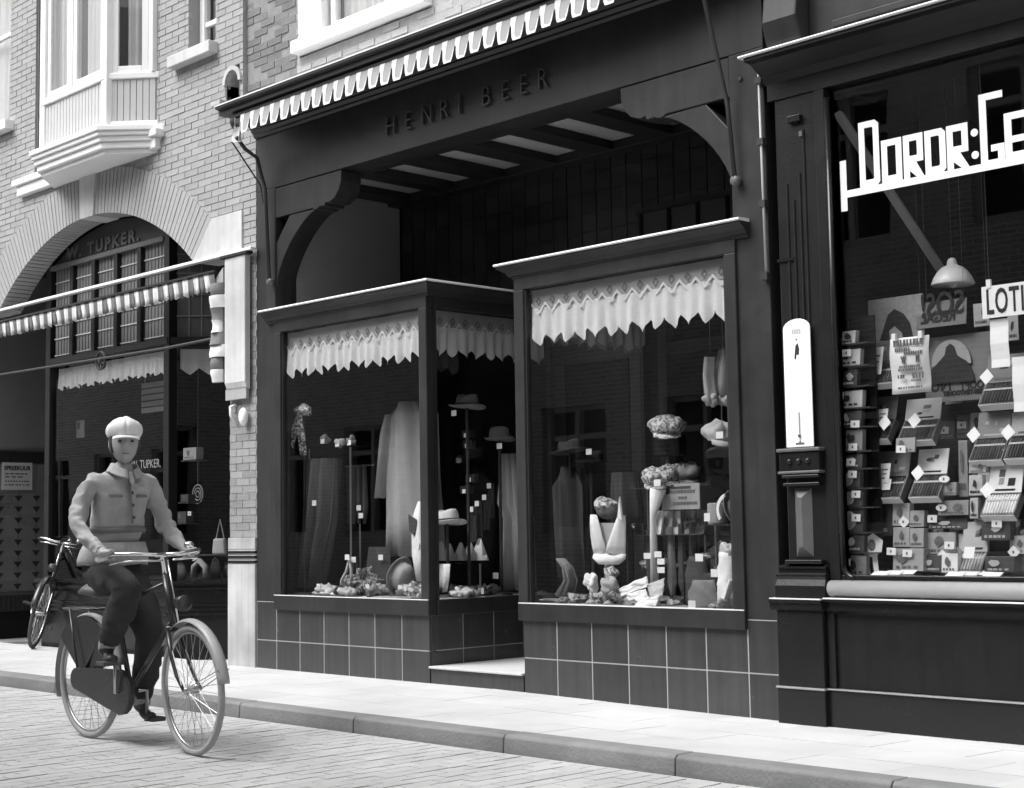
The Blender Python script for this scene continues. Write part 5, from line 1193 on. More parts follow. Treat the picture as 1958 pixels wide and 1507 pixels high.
# --- left box, behind the street pane
t = thing('scarf', 'spotted scarf knotted on a tall stand', 'scarf', (-10.1, .18, FZ))
c = Vector((-10.038, 0.18, 2.075)); e1, e2 = Vector((-10.219, 0.18, 1.739)), Vector((-10.005, 0.18, 1.711))
MB().ball(c, (.085, .05, .05), 16, 10).map(lambda p: p + Vector((.03*max(0, p.x-c.x)/.08, .008*math.sin(p.z*90), .012*math.sin(p.x*70)))).build('knot', 'dotted', t, smooth=True)
for e, w in ((e1, .085), (e2, .075)):
    k0 = c + Vector((-.03, 0, -.04)); cloth_sheet([(k0.z, k0.x-.03, k0.x+.03), (k0.z*.5+e.z*.5, (k0.x+e.x)/2-.038, (k0.x+e.x)/2+.038), (e.z, e.x-w/2, e.x+w/2)], .17, .010, 7, 14).build('tail', 'dotted', t, smooth=True, solid=.006)
MB().tube([(c.x, .20, FZ), (c.x, .20, c.z)], .009, 8).lathe([(.09, FZ), (.085, FZ+.014), (.015, FZ+.022)], (c.x, .20, 0), 16).build('stand', 'wood_stand', t)
shelf('small glass shelf beside the spotted scarf', (-9.836, 0.3, 1.761), .62, .24)
for nm, lb, p, r, k in (('folded_handkerchief', 'pale folded handkerchief on the small glass shelf', (-9.673, 0.28, 1.774), .05, 'cloth_mid'), ('bow_tie', 'grey bow tie box at the end of the small glass shelf', (-9.576, 0.32, 1.787), .045, 'cloth_grey'), ('glove', 'dark glove standing on the small glass shelf', (-9.891, 0.3, 1.815), .05, 'cloth_grey')):
    t = thing(nm, lb, nm.split('_')[-1], p); x, y, z = p
    crumple(MB().ball((x, y, z+.02), (r, r*.6, .035), 32, 20), (x, y, z+.02), .018, 30).build('cloth', k, t, smooth=True)
    ticket(t, (x+.01, y-r*.7, z+.005), .05, .04)
a, b = (-10.188, 0.3, 1.679), (-9.778, 0.3, 0.625)
garment('trousers', 'dark trousers hung to the floor at the left end of the window', 'trousers', [(a[2], a[0]+.12, b[0]), (a[2]-.5, a[0]+.06, b[0]-.02), (b[2]+.3, a[0]+.03, b[0]-.1), (b[2], a[0]-.06, b[0]-.2)], .30, 'cloth_dark', .045, 9, .06, [(-9.909, 0.2, 1.32)])
a, b = (-9.477, 0.62, 2.099), (-8.925, 0.62, 0.892)
t = garment('dressing_gown', 'long pale dressing gown on a stand by the corner post', 'dressing gown', [(a[2], a[0]+.20, b[0]-.12), (a[2]-.10, a[0]+.03, b[0]), (a[2]-.6, a[0]+.0, b[0]+.03), (b[2]+.3, a[0]+.0, b[0]+.04), (b[2], a[0]-.02, b[0]+.05)], .62, 'cloth_mid', .022, 7, .12)
s0, s1 = (-9.459, 0.58, 1.863), (-9.522, 0.55, 1.353)
cloth_sheet([(s0[2]+.15, s0[0]+.02, s0[0]+.12), (s0[2], s0[0]-.04, s0[0]+.07), (s1[2], s1[0]-.06, s1[0]+.06)], .57, .012, 5, 12, .04).build('sleeve', 'cloth_mid', t, smooth=True, solid=.01)
a, b = (-8.866, 0.32, 1.303), (-8.648, 0.32, 0.705)
t = garment('dress_shirt', 'pale dress shirt with a dark collar tie in front of the dressing gown', 'shirt', [(a[2], a[0]+.12, b[0]+.02), (a[2]-.14, a[0]+.04, b[0]+.05), (b[2]+.2, a[0]+.04, b[0]+.05), (b[2], a[0]+.1, b[0]+.0)], .32, 'cloth_white', .012, 5, .06)
q = (-8.774, 0.27, 1.132); MB().prism([(q[0]-.05, q[2]+.08), (q[0]+.06, q[2]+.03), (q[0]+.02, q[2]-.09), (q[0]-.04, q[2]-.05)], .262, .27, 'y').build('necktie', 'cloth_dark', t, bevel=.004); ticket(t, (-8.7, 0.24, 0.971))
hat('upturned_hat', 'grey felt hat lying on its side on the window floor', (-8.963, 0.28, 0.757), 'cloth_mid', None, .11, .12, .04, 1.9, stand=False, dent=False)
for k, (nm, lb, p, m, s_) in enumerate((('glove', 'light leather gloves flat on the sill left of the ties', (-9.719, 0.15, 0.623), 'leather_pale', (.12, .07, .02)), ('handkerchief', 'small pale handkerchief beside the leather gloves', (-9.538, 0.14, 0.614), 'cloth_white', (.06, .05, .015)), ('knitted_vest', 'dark folded knitted vest behind the striped belt', (-9.431, 0.3, 0.724), 'knit', (.16, .1, .085)), ('sock_bundle', 'grey bundle of socks against the knitted vest', (-9.141, 0.22, 0.662), 'cloth_mid', (.09, .07, .045)), ('scarf_roll', 'rolled pale scarf under the dress shirt', (-8.647, 0.18, 0.671), 'cloth_check', (.10, .08, .05)))):
    t = thing(nm, lb, nm.replace('_', ' '), p); x, y, z = p[0], p[1], FZ + s_[2]
    crumple(MB().ball((x, y, z), s_, 44, 26), (x, y, z), s_[2]*.75, 16).build('cloth', m, t, smooth=True)
for k, (px_, lb) in enumerate((((-9.489, 0.2, 0.747), 'curved leather belt hung from a low rack'), ((-9.46, 0.24, 0.766), 'second leather belt on the low rack'))):
    t = thing('belt', lb, 'belt', (px_[0], px_[1], FZ)); x, y, z = px_
    MB().tube([(x-.08, y, FZ+.01), (x-.07, y, FZ+.12), (x-.01, y, FZ+.19), (x-.005, y+.02, FZ+.26), (x+.03, y, FZ+.30), (x+.05, y, FZ+.2), (x+.04, y, FZ+.03)], .012, 6).build('strap', 'leather_pale' if k == 0 else 'cloth_dark', t, smooth=True)
    ticket(t, (x+.04, y-.03, FZ+.30 - .02*k))
t = thing('price_list', 'flat printed papers along the front sill', 'papers', (-8.817, 0.12, 0.62)); p = (-8.817, 0.12, 0.62)
for k in range(4): MB().hexa([Vector((p[0]+q[0]*.22+.09*k-.15, p[1]+q[1]*.05, FZ+.002+q[2]*.002+.003*k)) for q in ((-1, -1, 0), (1, -1.2, 0), (1, .8, 0), (-1, 1, 0), (-1, -1, 1), (1, -1.2, 1), (1, .8, 1), (-1, 1, 1))]).build('sheet', 'paper_dim' if k % 2 else 'paper', t)
for k, (p, lb) in enumerate((((-9.727, 0.5, 1.367), 'dark neckties with two price tickets by the dressing gown'), ((-9.399, 0.45, 0.904), 'dark pullover with a price ticket under the neckties'))):
    t = thing('neckties' if k == 0 else 'pullover', lb, 'ties' if k == 0 else 'pullover', (p[0], p[1], FZ)); x, y, z = p
    for j in range(4 if k == 0 else 1): cloth_sheet([(z+.25, x-.14+.07*j, x-.10+.07*j), (z-.1, x-.15+.07*j, x-.08+.07*j), (z-.22, x-.125+.07*j, x-.11+.07*j)] if k == 0 else [(z+.06, x-.12, x+.12), (z-.18, x-.16, x+.16), (FZ+.01, x-.15, x+.15)], y, .006 if k == 0 else .02, 4, 8, .02).build('tie' if k == 0 else 'cloth', 'cloth_dark', t, smooth=True)
    MB().tube([(x-.18, y+.02, z+.25), (x+.18, y+.02, z+.25)] if k == 0 else [(x, y+.03, FZ), (x, y+.03, z+.05)], .008, 6).build('rail', 'steel_dull', t)
    if k == 0: MB().tube([(x, y+.02, FZ), (x, y+.02, z+.25)], .008, 6).build('stem', 'steel_dull', t)
    for q in (((-9.664, 0.46, 1.276), (-9.638, 0.46, 1.213)) if k == 0 else ((-9.319, 0.4, 0.881),)): ticket(t, q)
# --- left box, seen through the doorway side pane
hat('fedora', 'light felt fedora with a dark ribbon behind the doorway pane', (-8.558, 0.42, 1.131), 'felt_light', 'ribbon', .105, .115, .06, -.06)
shelf('glass shelf of folded handkerchiefs behind the doorway pane', ((-8.637, 0.62, 0.837)[0], .62, (-8.637, 0.62, 0.837)[2]), .52, .34)
for k, (p, s_) in enumerate((((-8.685, 0.46, 0.856), 1.0), ((-8.679, 0.54, 0.854), .9), ((-8.615, 0.6, 0.853), .95), ((-8.596, 0.68, 0.851), .95), ((-8.555, 0.74, 0.85), 1.15))):
    t = thing('pocket_handkerchief', ('folded', 'pleated', 'peaked', 'twisted', 'broad peaked')[k] + ' white pocket handkerchief standing in the row on the glass shelf', 'handkerchief', p); x, y, z = p
    h = .15*s_; w = .065*s_
    MB().add([(x-w, y-.03, z), (x+w, y-.03, z), (x+w*.8, y+.05, z), (x-w*.8, y+.05, z), (x-w*.15, y, z+h), (x+w*.2, y+.015, z+h*.97)], [(0, 1, 5, 4), (1, 2, 5), (2, 3, 4, 5), (3, 0, 4), (0, 3, 2, 1)]).build('cloth', 'cloth_white' if k in (0, 4) else 'cloth_mid', t, bevel=.006)
ticket(t, ((-8.479, 0.75, 0.857)[0], .72, (-8.478, 0.75, 0.873)[2]), .07, .035)
a, b = (-8.689, 0.4, 0.834), (-8.505, 0.4, 0.626)
garment('striped_towel', 'white banded towel hanging below the handkerchief shelf', 'towel', [(a[2], a[0]-.04, b[0]), (a[2]-.1, a[0]-.04, b[0]-.01), (b[2], a[0]-.02, b[0]-.04)], .40, 'cloth_white', .008, 6, .02, back=False, stand=False)
a, b = (-8.647, 1.02, 1.585), (-8.396, 1.02, 0.611)
t = garment('robe', 'grey robe on a stand at the inner end of the doorway pane', 'robe', [(a[2]+.08, a[0]+.16, b[0]+.02), (a[2]-.3, a[0]+.05, b[0]+.08), (a[2]-.42, a[0]+.14, b[0]+.08), (b[2], a[0]+.08, b[0]+.1)], 1.02, 'cloth_mid', .03, 6, .10)
hat('dark_hat', 'dark felt hat high up in the shadow of the doorway window', (-8.537, 0.62, 2.013), 'cloth_grey', 'ribbon', .10, .11, .06, .05, tk=(-8.554, 0.5, 1.969))
hat('bowler_hat', 'round dark bowler hat behind the inner end of the doorway pane', (-8.424, 0.85, 1.766), 'cloth_grey', None, .09, .10, .04, .0, dent=False, tk=(-8.311, 0.74, 1.713))
for k, (p, lb) in enumerate((((-8.64, 0.7, 1.821), 'boxed collars below the dark hat'), ((-8.651, 0.72, 1.742), 'boxed cufflinks below the collars'), ((-8.659, 0.75, 1.48), 'dark bow tie under the boxed cufflinks'), ((-8.666, 0.7, 1.391), 'dark braces over the fedora'))):
    t = thing('collar_box', lb, 'box', p); x, y, z = p; B(x-.05, x+.05, y, y+.05, z-.03, z+.03).build('box', 'cloth_black', t, bevel=.006); ticket(t, (x, y-.004, z-.01), .035, .03)
t = thing('tie_rack', 'dark tie rack with a slanting line of price tickets behind the fedora', 'tie rack', ((-8.584, 0.8, 1.397)[0], .8, FZ))
for q in ((-8.559, 0.86, 1.421), (-8.551, 0.8, 1.332), (-8.57, 0.74, 1.284), (-8.592, 0.7, 1.241)):
    cloth_sheet([(q[2]+.02, q[0]-.03, q[0]+.03), (q[2]-.25, q[0]-.035, q[0]+.035)], q[1]+.02, .004, 4, 6).build('tie', 'cloth_black', t); ticket(t, q, .045, .04)
t = thing('round_basket', 'small round wicker basket on the floor behind the doorway pane', 'basket', (-8.594, 0.62, 0.671)); p = (-8.594, 0.62, 0.671)
MB().lathe([(.07, FZ), (.10, FZ+.05), (.105, FZ+.07), (.095, FZ+.07), (.06, FZ+.02)], (p[0], p[1], 0), 20).build('bowl', 'basket', t, smooth=True)
for k, (p, m, lb) in enumerate((((-8.639, 0.5, 0.636), 'cloth_mid', 'crumpled grey glove by the banded towel'), ((-8.433, 0.45, 0.614), 'leather_pale', 'pale glove at the foot of the wicker basket'), ((-8.537, 0.85, 0.636), 'cloth_grey', 'heap of dark ties beside the grey robe'), ((-8.545, 0.72, 0.629), 'cloth_dark', 'dark folded gloves between the basket and the ties'))):
    t = thing('glove' if k != 2 else 'tie_heap', lb, 'glove' if k != 2 else 'ties', p); x, y, z = p
    crumple(MB().ball((x, y, FZ+.03), (.09, .07, .032), 40, 24), (x, y, FZ+.03), .03, 22).build('cloth', m, t, smooth=True)
    if k >= 2: ticket(t, (-8.415, 0.78, 0.735) if k == 2 else (-8.409, 0.62, 0.627), .06, .045)
# --- right box
RK = 'caps on show in the right window'
fc = flat_cap('peaked_cap', 'light tweed cap on the highest cap stand', (-6.42, 0.45, 1.716), 'cloth_check', .125)
B(*[v for v in ((-6.52, 0.45, 1.556)[0], (-6.298, 0.45, 1.546)[0], .42, .5, (-6.408, 0.45, 1.544)[2], (-6.404, 0.45, 1.681)[2])]).build('stand_drum', 'void', fc, bevel=.01)
shelf('shelf carrying the row of three caps', ((-6.418, 0.48, 1.339)[0], .48, (-6.418, 0.48, 1.339)[2]), .5, .26, 'wood_stand')
for k, (p, m, lb) in enumerate((((-6.466, 0.38, 1.381), 'cloth_check', 'pale checked cap with a price ticket in the row of three'), ((-6.399, 0.46, 1.407), 'knit', 'tweed cap in the middle of the row of three'), ((-6.33, 0.52, 1.405), 'cloth_grey', 'grey cap at the shaded end of the row of three'))): flat_cap('peaked_cap', lb, p, m, .105, stand=False, tk=((-6.348, 0.25, 1.365) if k == 0 else None), sq=.95)
t = thing('show_card', 'grey advertising card propped under the row of caps', 'card', (-6.249, 0.36, 1.199)); p0, p1 = (-6.406, 0.36, 1.192), (-6.095, 0.36, 1.219); z0 = p0[2]
B(p0[0], p1[0], .36, .366, z0, z0+.165).build('board', 'cardboard', t)
for k, (u0, u1, zz) in enumerate(((.22, .9, .105), (.45, .7, .065), (.3, .95, .03))):
    m_ = MB()
    for j in range(9 if k != 1 else 3): m_.box(p0[0]+(p1[0]-p0[0])*(u0+(u1-u0)*j/9 if k != 1 else u0+.08*j), p0[0]+(p1[0]-p0[0])*((u0+(u1-u0)*j/9 if k != 1 else u0+.08*j)+.055), .357, .3595, z0+zz, z0+zz+.018)
    m_.build('print', 'ink_grey', t, kind='stuff')
MB().lathe([(.022, .357), (.022, .3595)], (p0[0]+.05, 0, z0+.12), 14, 'y').build('print_seal', 'ink', t); MB().tube([(p0[0]+.15, .38, FZ), (p0[0]+.15, .368, z0+.1)], .008, 6).build('prop', 'wood_stand', t)
t = thing('pedestal', 'pale tapering display pedestal beside the grey card', 'stand', ((-6.426, 0.3, 1.21)[0], .3, FZ)); q0, q1 = (-6.387, 0.3, 1.327), (-6.45, 0.3, 1.16)
MB().tube([(q0[0], .3, q0[2]), (q1[0], .32, q1[2]), (q1[0]-.01, .33, FZ)], [.055, .022, .03], 12).build('column', 'cloth_white', t, smooth=True)
p = (-6.331, 0.4, 1.033); shelf('narrow shelf of hosiery packets under the grey card', (p[0], .4, p[2]), .56, .16, 'wood_stand')
for k, (q, m) in enumerate((((-6.443, 0.33, 1.041), 'paper'), ((-6.397, 0.38, 1.047), 'paper_dim'), ((-6.339, 0.4, 1.053), 'paper'), ((-6.264, 0.43, 1.058), 'paper_dim'), ((-6.19, 0.46, 1.05), 'cloth_grey'))):
    t = thing('hosiery_packet', ('tall white', 'narrow grey', 'white', 'grey', 'dark')[k] + ' hosiery packet standing on the narrow shelf', 'packet', q); x, y, z = q
    MB().hexa([(x-.042, y, p[2]), (x+.042, y, p[2]), (x+.042, y+.02, p[2]), (x-.042, y+.02, p[2]), (x-.038, y+.03, p[2]+.155), (x+.045, y+.03, p[2]+.155), (x+.045, y+.05, p[2]+.155), (x-.038, y+.05, p[2]+.155)]).build('packet', m, t, bevel=.004)
    MB().ball((x, y+.006, p[2]+.075), (.014, .006, .03), 8, 6).build('printed_figure', 'ink_grey', t)
t = thing('white_shawl', 'white shawl draped over a small bust', 'shawl', ((-6.836, 0.3, 0.856)[0], .3, FZ)); a, b = (-6.978, 0.3, 1.187), (-6.68, 0.3, 0.839); xm = (a[0]+b[0])/2
for nm_, rows_ in (('left_lapel', (((-6.886, 0.2, 1.168), (-6.834, 0.2, 1.167)), ((-6.879, 0.19, 1.099), (-6.799, 0.19, 1.098)), ((-6.876, 0.19, 1.03), (-6.783, 0.19, 1.029)), ((-6.873, 0.2, 0.961), (-6.761, 0.2, 0.961)), ((-6.879, 0.22, 0.902), (-6.771, 0.22, 0.923)))),
                   ('right_lapel', (((-6.672, 0.24, 1.164), (-6.639, 0.26, 1.163)), ((-6.687, 0.22, 1.113), (-6.632, 0.26, 1.112)), ((-6.704, 0.2, 1.046), (-6.634, 0.26, 1.044)), ((-6.733, 0.19, 0.978), (-6.636, 0.26, 0.976)), ((-6.767, 0.2, 0.916), (-6.643, 0.26, 0.908)))),
                   ('lower_band', (((-6.865, 0.2, 0.91), (-6.634, 0.25, 0.908)), ((-6.857, 0.18, 0.883), (-6.63, 0.24, 0.878)), ((-6.802, 0.18, 0.845), (-6.681, 0.24, 0.847))))):
    g_ = []
    for l_, r_ in rows_:
        l_, r_ = Vector(l_), Vector(r_); g_.append([l_.lerp(r_, k/10) + Vector((0, -.02*math.sin(PI*k/10) + .012*_nz.noise(l_.lerp(r_, k/10)*30), .006*_nz.noise(l_.lerp(r_, k/10)*25))) for k in range(11)])
    MB().sheet(g_).build(nm_, 'cloth_white', t, smooth=True, solid=.012)
MB().prism([(-6.881, 0.26, 1.116)[0::2], (-6.7, 0.26, 1.113)[0::2], (-6.797, 0.26, 0.956)[0::2]], .26, .275, 'y').map(lambda q_: q_ + Vector((.03, -.045, 0))).build('shirt_front', 'cloth_mid', t)
MB().ball((xm, .3, a[2]+.02), (.085, .07, .07), 16, 10).build('bust', 'cloth_grey', t, smooth=True); crumple(MB().ball((xm-.01, .29, (-6.834, 0.3, 1.236)[2]), (.085, .07, .045), 34, 22), (xm-.01, .29, (-6.834, 0.3, 1.236)[2]), .025, 18).build('cap_on_bust', 'cloth_check', t, smooth=True)
MB().prism([(0, 0), (.04, -.02), (.02, .14)], 0, .02, 'y').map(lambda q_: q_ + Vector(((-6.645, 0.22, 1.147)[0]-.02, .21, (-6.645, 0.22, 1.147)[2]))).build('peak', 'cloth_white', t, bevel=.004)
MB().lathe([(.10, FZ), (.09, FZ+.02), (.03, FZ+.05), (.025, b[2]+.05)], (xm, .3, 0), 16).build('stand', 'cloth_mid', t, smooth=True)
MB().ball(((-6.729, 0.22, 0.79)[0], .22, (-6.729, 0.22, 0.79)[2]), (.055, .04, .05), 12, 8).map(lambda v: v + Vector((.012*math.sin(v.z*90), .012*math.sin(v.x*80), 0))).build('bow', 'cloth_check', t, smooth=True)
for k, (p, lb, hh) in enumerate((((-6.917, 0.22, 0.719), 'bright white glove on a low stand left of the shawl', .06), ((-6.724, 0.18, 0.69), 'grey glove on a low stand under the shawl', .055))):
    t = thing('glove', lb, 'glove', (p[0], p[1], FZ)); x, y, z = p
    crumple(MB().ball((x, y, z), (.05, .03, hh), 34, 22), (x, y, z), .045, 17).build('hand', 'cloth_white' if k == 0 else 'cloth_mid', t, smooth=True)
    MB().lathe([(.045, FZ), (.03, FZ+.012), (.008, FZ+.03), (.012, z-hh*.8)], (x, y, 0), 12).build('stand', 'cloth_mid', t, smooth=True)
t = thing('glove_fan', 'fan of pale gloves spread on the floor of the right window', 'gloves', (-6.453, 0.18, 0.594)); c = (-6.453, 0.18, 0.594)
for m_, q4 in (('cloth_white', ((-6.655, 0.2, 0.68), (-6.442, 0.24, 0.768), (-6.413, 0.22, 0.706), (-6.607, 0.18, 0.638))), ('cloth_mid', ((-6.634, 0.2, 0.64), (-6.515, 0.24, 0.701), (-6.472, 0.22, 0.655), (-6.563, 0.18, 0.609))), ('cloth_white', ((-6.544, 0.16, 0.65), (-6.401, 0.18, 0.691), (-6.326, 0.14, 0.612), (-6.48, 0.12, 0.587))), ('leather_pale', ((-6.4, 0.2, 0.717), (-6.281, 0.22, 0.758), (-6.264, 0.18, 0.648), (-6.322, 0.14, 0.596))), ('cloth_white', ((-6.4, 0.12, 0.615), (-6.256, 0.14, 0.656), (-6.25, 0.1, 0.587), (-6.432, 0.09, 0.579))), ('cloth_grey', ((-6.537, 0.14, 0.611), (-6.439, 0.14, 0.633), (-6.414, 0.1, 0.583), (-6.538, 0.1, 0.58)))): quad_cloth(*q4, amp=.014, f=24).build('glove', m_, t, smooth=True, solid=.007)
for k in range(2):                        # gloves hung from the top
    p = ((-5.938, 0.3, 1.969), (-5.885, 0.36, 1.968))[k]; t = thing('hanging_glove', ('long pale glove hung open by the right stile', 'wide pale muffler hung by the right stile')[k], ('glove', 'muffler')[k], p); x, y, z = p
    cloth_sheet([(z+.17, x-.03, x+.04), (z+.06, x-.045, x+.03), (z-.05, x-.035, x+.045), (z-.13, x-.01, x+.06)] if k == 0 else [(z+.22, x-.01, x+.10), (z+.05, x-.06, x+.10), (z-.08, x-.07, x+.09)], y, .012, 5, 12, .04).build('cloth', 'cloth_mid', t, smooth=True, solid=.012)
    crumple(MB().ball((x+.02, y-.02, z-.10), (.05, .03, .04), 30, 18), (x+.02, y-.02, z-.1), .03, 20).build('cuff', 'cloth_mid', t, smooth=True); MB().tube([(x, y+.01, z+.2), (x, y+.01, 2.72)], .0025, 5).build('cord', 'cloth_grey', t)
fc = flat_cap('peaked_cap', 'light cap with a bright ticket hanging at the right stile', (-5.859, 0.3, 1.632), 'cloth_mid', .115, -.7, False, (-5.766, 0.16, 1.636))
MB().tube([(-5.906, 0.36, 1.637), (-5.897, 0.36, 1.886)], .004, 5).build('hook', 'steel_dull', fc)
p = (-5.878, 0.3, 1.091); shelf('short shelf at the right end under the hanging cap', (p[0]+.01, .34, p[2]), .26, .2, 'wood_stand')
hat('boater_hat', 'white rimmed hat standing on edge on the short shelf', ((-5.819, 0.32, 1.148)[0], .34, p[2]+.085), 'cloth_grey', None, .075, .06, .05, 1.25, stand=False, dent=False)
MB().sheet([[Vector(((-5.796, 0.28, 1.148)[0] + r_*math.cos(a), .27, p[2]+.09 + r_*1.1*math.sin(a))) for r_ in (.075, .095)] for a in [1.9 + 1.9*k/8 for k in range(9)]]).build('bright_rim', 'cloth_white', bpy.data.objects['boater_hat'], solid=.01)
t = thing('collar_box', 'small drum shaped collar box with a ticket on the short shelf', 'box', (-5.943, 0.3, 1.108)); q = (-5.943, 0.3, 1.108); MB().lathe([(.055, p[2]), (.06, p[2]+.01), (.06, p[2]+.13), (.05, p[2]+.135)], (q[0], .34, 0), 18).build('drum', 'cardboard', t, smooth=False); ticket(t, (-5.928, 0.22, 1.138), .045, .05)
t = thing('leather_roll', 'pale upright roll of cloth in the right corner of the window', 'cloth roll', ((-5.755, 0.16, 0.611)[0], .2, FZ)); x = (-5.755, 0.16, 0.611)[0]
crumple(MB().tube([(x, .2, FZ+.33*k/14) for k in range(15)], [.075 - .02*(k/14)**2 for k in range(15)], 24), (x, .2, FZ+.16), .016, 20).build('roll', 'cloth_white', t, smooth=True); crumple(MB().ball((x+.005, .2, FZ+.335), (.055, .045, .05), 30, 18), (x, .2, FZ+.33), .035, 18).build('top', 'leather_pale', t, smooth=True)
MB().sheet([[(x-.10+.2*v, .12 - .05*v, FZ + .004 + .22*max(0, v-.55)**1.2*2) for v in [k/8 for k in range(9)]], [(x-.10+.2*v, .16 - .03*v, FZ + .004 + .22*max(0, v-.55)**1.2*2) for v in [k/8 for k in range(9)]]]).build('loose_end', 'cloth_white', t, smooth=True, solid=.006)
for k, (p, lb, m, w, h) in enumerate((((-6.118, 0.35, 0.693), 'dark upright pouch with a ticket left of the pale roll', 'cloth_dark', .10, .30), ((-5.928, 0.16, 0.607), 'grey slipper pouch on the sill before the dark pouch', 'cloth_grey', .11, .16), ((-6.013, 0.42, 0.872), 'dark round handbag behind the pale roll', 'cloth_dark', .10, .36), ((-5.98, 0.3, 0.778), 'dark wallet with a slanted ticket above the pale roll', 'cloth_dark', .07, .2))):
    t = thing('pouch', lb, 'pouch', (p[0], p[1], FZ)); x, y, z = p
    crumple(MB().tube([(x, y, FZ+h*j/10) for j in range(11)], [w*(.95 - .25*(j/10)**2) for j in range(11)], 24), (x, y, FZ+h*.5), .02, 14).map(lambda v: Vector((v.x, y + (v.y-y)*.4, v.z))).build('body', m, t, smooth=True, bevel=0)
    if k != 1: ticket(t, ((-6.015, 0.24, 0.889), None, (-5.841, 0.34, 0.951), (-5.864, 0.2, 0.795))[k], .06, .048)
    else: ticket(t, (-5.937, 0.06, 0.605), .055, .055)
t = thing('necktie_stand', 'stand of dark neckties in the middle of the right window', 'ties', ((-6.37, 0.4, 0.771)[0], .4, FZ)); x = (-6.37, 0.4, 0.771)[0]
MB().tube([(x, .42, FZ), (x, .42, 1.12)], .01, 8).build('stem', 'steel_dull', t); MB().tube([(x-.2, .41, 1.05), (x+.2, .41, 1.12)], .008, 6).build('rail', 'steel_dull', t)
for k in range(5): cloth_sheet([(1.06+.012*k, x-.2+.09*k, x-.16+.09*k), (.72, x-.21+.09*k, x-.13+.09*k), (.64, x-.175+.09*k, x-.165+.09*k)], .39, .005, 4, 8, .02).build('tie', ('cloth_dark', 'cloth_black', 'cloth_grey')[k % 3], t, smooth=True)
for q in ((-6.4, 0.3, 0.907), (-6.376, 0.3, 0.861), (-6.377, 0.3, 0.807), (-6.489, 0.3, 0.897)): ticket(t, q, .06, .038)
t = thing('scarf', 'pale crescent of silk scarf at the left of the right window', 'scarf', ((-7.4, 0.5, 0.685)[0], .5, FZ)); q = [(-7.446, 0.5, 0.874), (-7.361, 0.5, 0.812), (-7.334, 0.5, 0.722), (-7.386, 0.5, 0.656), (-7.488, 0.5, 0.618)]
cloth_sheet([(q[0][2], q[0][0]-.02, q[0][0]+.03), (q[1][2], q[1][0]-.06, q[1][0]+.03), (q[2][2], q[2][0]-.08, q[2][0]+.04), (q[4][2], q[4][0]-.02, q[4][0]+.16)], .5, .022, 9, 30, .05).build('silk', 'cloth_grey', t, smooth=True, solid=.006); MB().tube([(q[3][0], .52, FZ), (q[3][0], .52, q[2][2])], .008, 6).build('stand', 'steel_dull', t)
t = thing('flat_scarf', 'folded scarf lying at the left corner of the right window', 'scarf', (-7.238, 0.2, 0.621)); q = (-7.238, 0.2, 0.621); MB().ball((q[0], q[1], FZ+.012), (.14, .05, .014), 14, 8).build('cloth', 'cloth_mid', t, smooth=True)
hat('felt_hat', 'dark felt hat with a pale crown edge deep in the right window', (-7.776, 0.95, 1.633), 'cloth_dark', 'ribbon', .10, .11, .06, -.1)
hat('black_hat', 'black hat beside the dark felt hat deep in the right window', (-7.659, 1.05, 1.564), 'cloth_black', None, .10, .10, .05, .1, tk=(-7.586, 0.95, 1.64))
a, b = (-7.989, 1, 1.518), (-7.692, 1, 0.624)
garment('overcoat', 'dim grey overcoat deep in the right window', 'coat', [(a[2]+.02, a[0]+.16, b[0]-.1), (a[2]-.12, a[0], b[0]), (a[2]-.5, a[0]+.02, b[0]), (b[2]+.1, a[0]+.05, b[0])], 1.0, 'cloth_dark', .02, 6, .1)
a, b = (-7.345, 0.9, 1.473), (-7.059, 0.9, 1.113)
garment('waistcoat', 'dim dark waistcoat behind the white shawl', 'waistcoat', [(a[2], a[0]+.05, b[0]-.05), (a[2]-.3, a[0], b[0]), (b[2], a[0]+.02, b[0]-.02)], .9, 'cloth_dark', .015, 6, .08)

# --- many small folded goods on the floors of both boxes
rs = random.Random(77)
TONE = dict(cloth_mid='light grey', cloth_white='white', cloth_grey='mid grey', cloth_dark='dark', leather_pale='pale leather', knit='speckled', cloth_check='checked')
def small_goods(n, xr, yr, label, group, name, cat, mats_, size=(.05, .035, .018), tick=.3, z=FZ):
    for k in range(n):
        x, y = rs.uniform(*xr), rs.uniform(*yr); mk = rs.choice(mats_); tkt = rs.random() < tick; f = rs.uniform(.7, 1.5); t = thing(name, '%s %s %s%s' % ('large' if f > 1.15 else 'small', TONE[mk], label, ', with price ticket' if tkt else ''), cat, (x, y, z), group=group); s_ = (size[0]*f, size[1]*f*rs.uniform(.7, 1.2), size[2]*f*rs.uniform(.8, 1.8)); c = (x, y, z + s_[2]*.8)
        mb = crumple(MB().ball((0, 0, 0), s_, 24, 14), (0, 0, 0), s_[2]*1.1, 26); a = rs.uniform(0, PI); Rm = Matrix.Rotation(a, 3, 'Z') @ Matrix.Rotation(rs.uniform(-.5, .5), 3, 'Y')
        mb.map(lambda p: Vector(c) + Rm @ p).map(lambda p: Vector((p.x, p.y, max(z + .001, p.z)))).build('cloth', mk, t, smooth=True)
        if tkt: ticket(t, (x + rs.uniform(-.03, .03), y - s_[0]*.8, z + s_[2]*rs.uniform(.8, 2.2)), .045, .036)
small_goods(16, (-9.7, -8.5), (.07, .36), 'folded goods on the front floor of the left box', 'small folded goods on the floor of the left box', 'folded_sock', 'sock', ['cloth_mid', 'cloth_grey', 'cloth_dark', 'leather_pale', 'knit'])
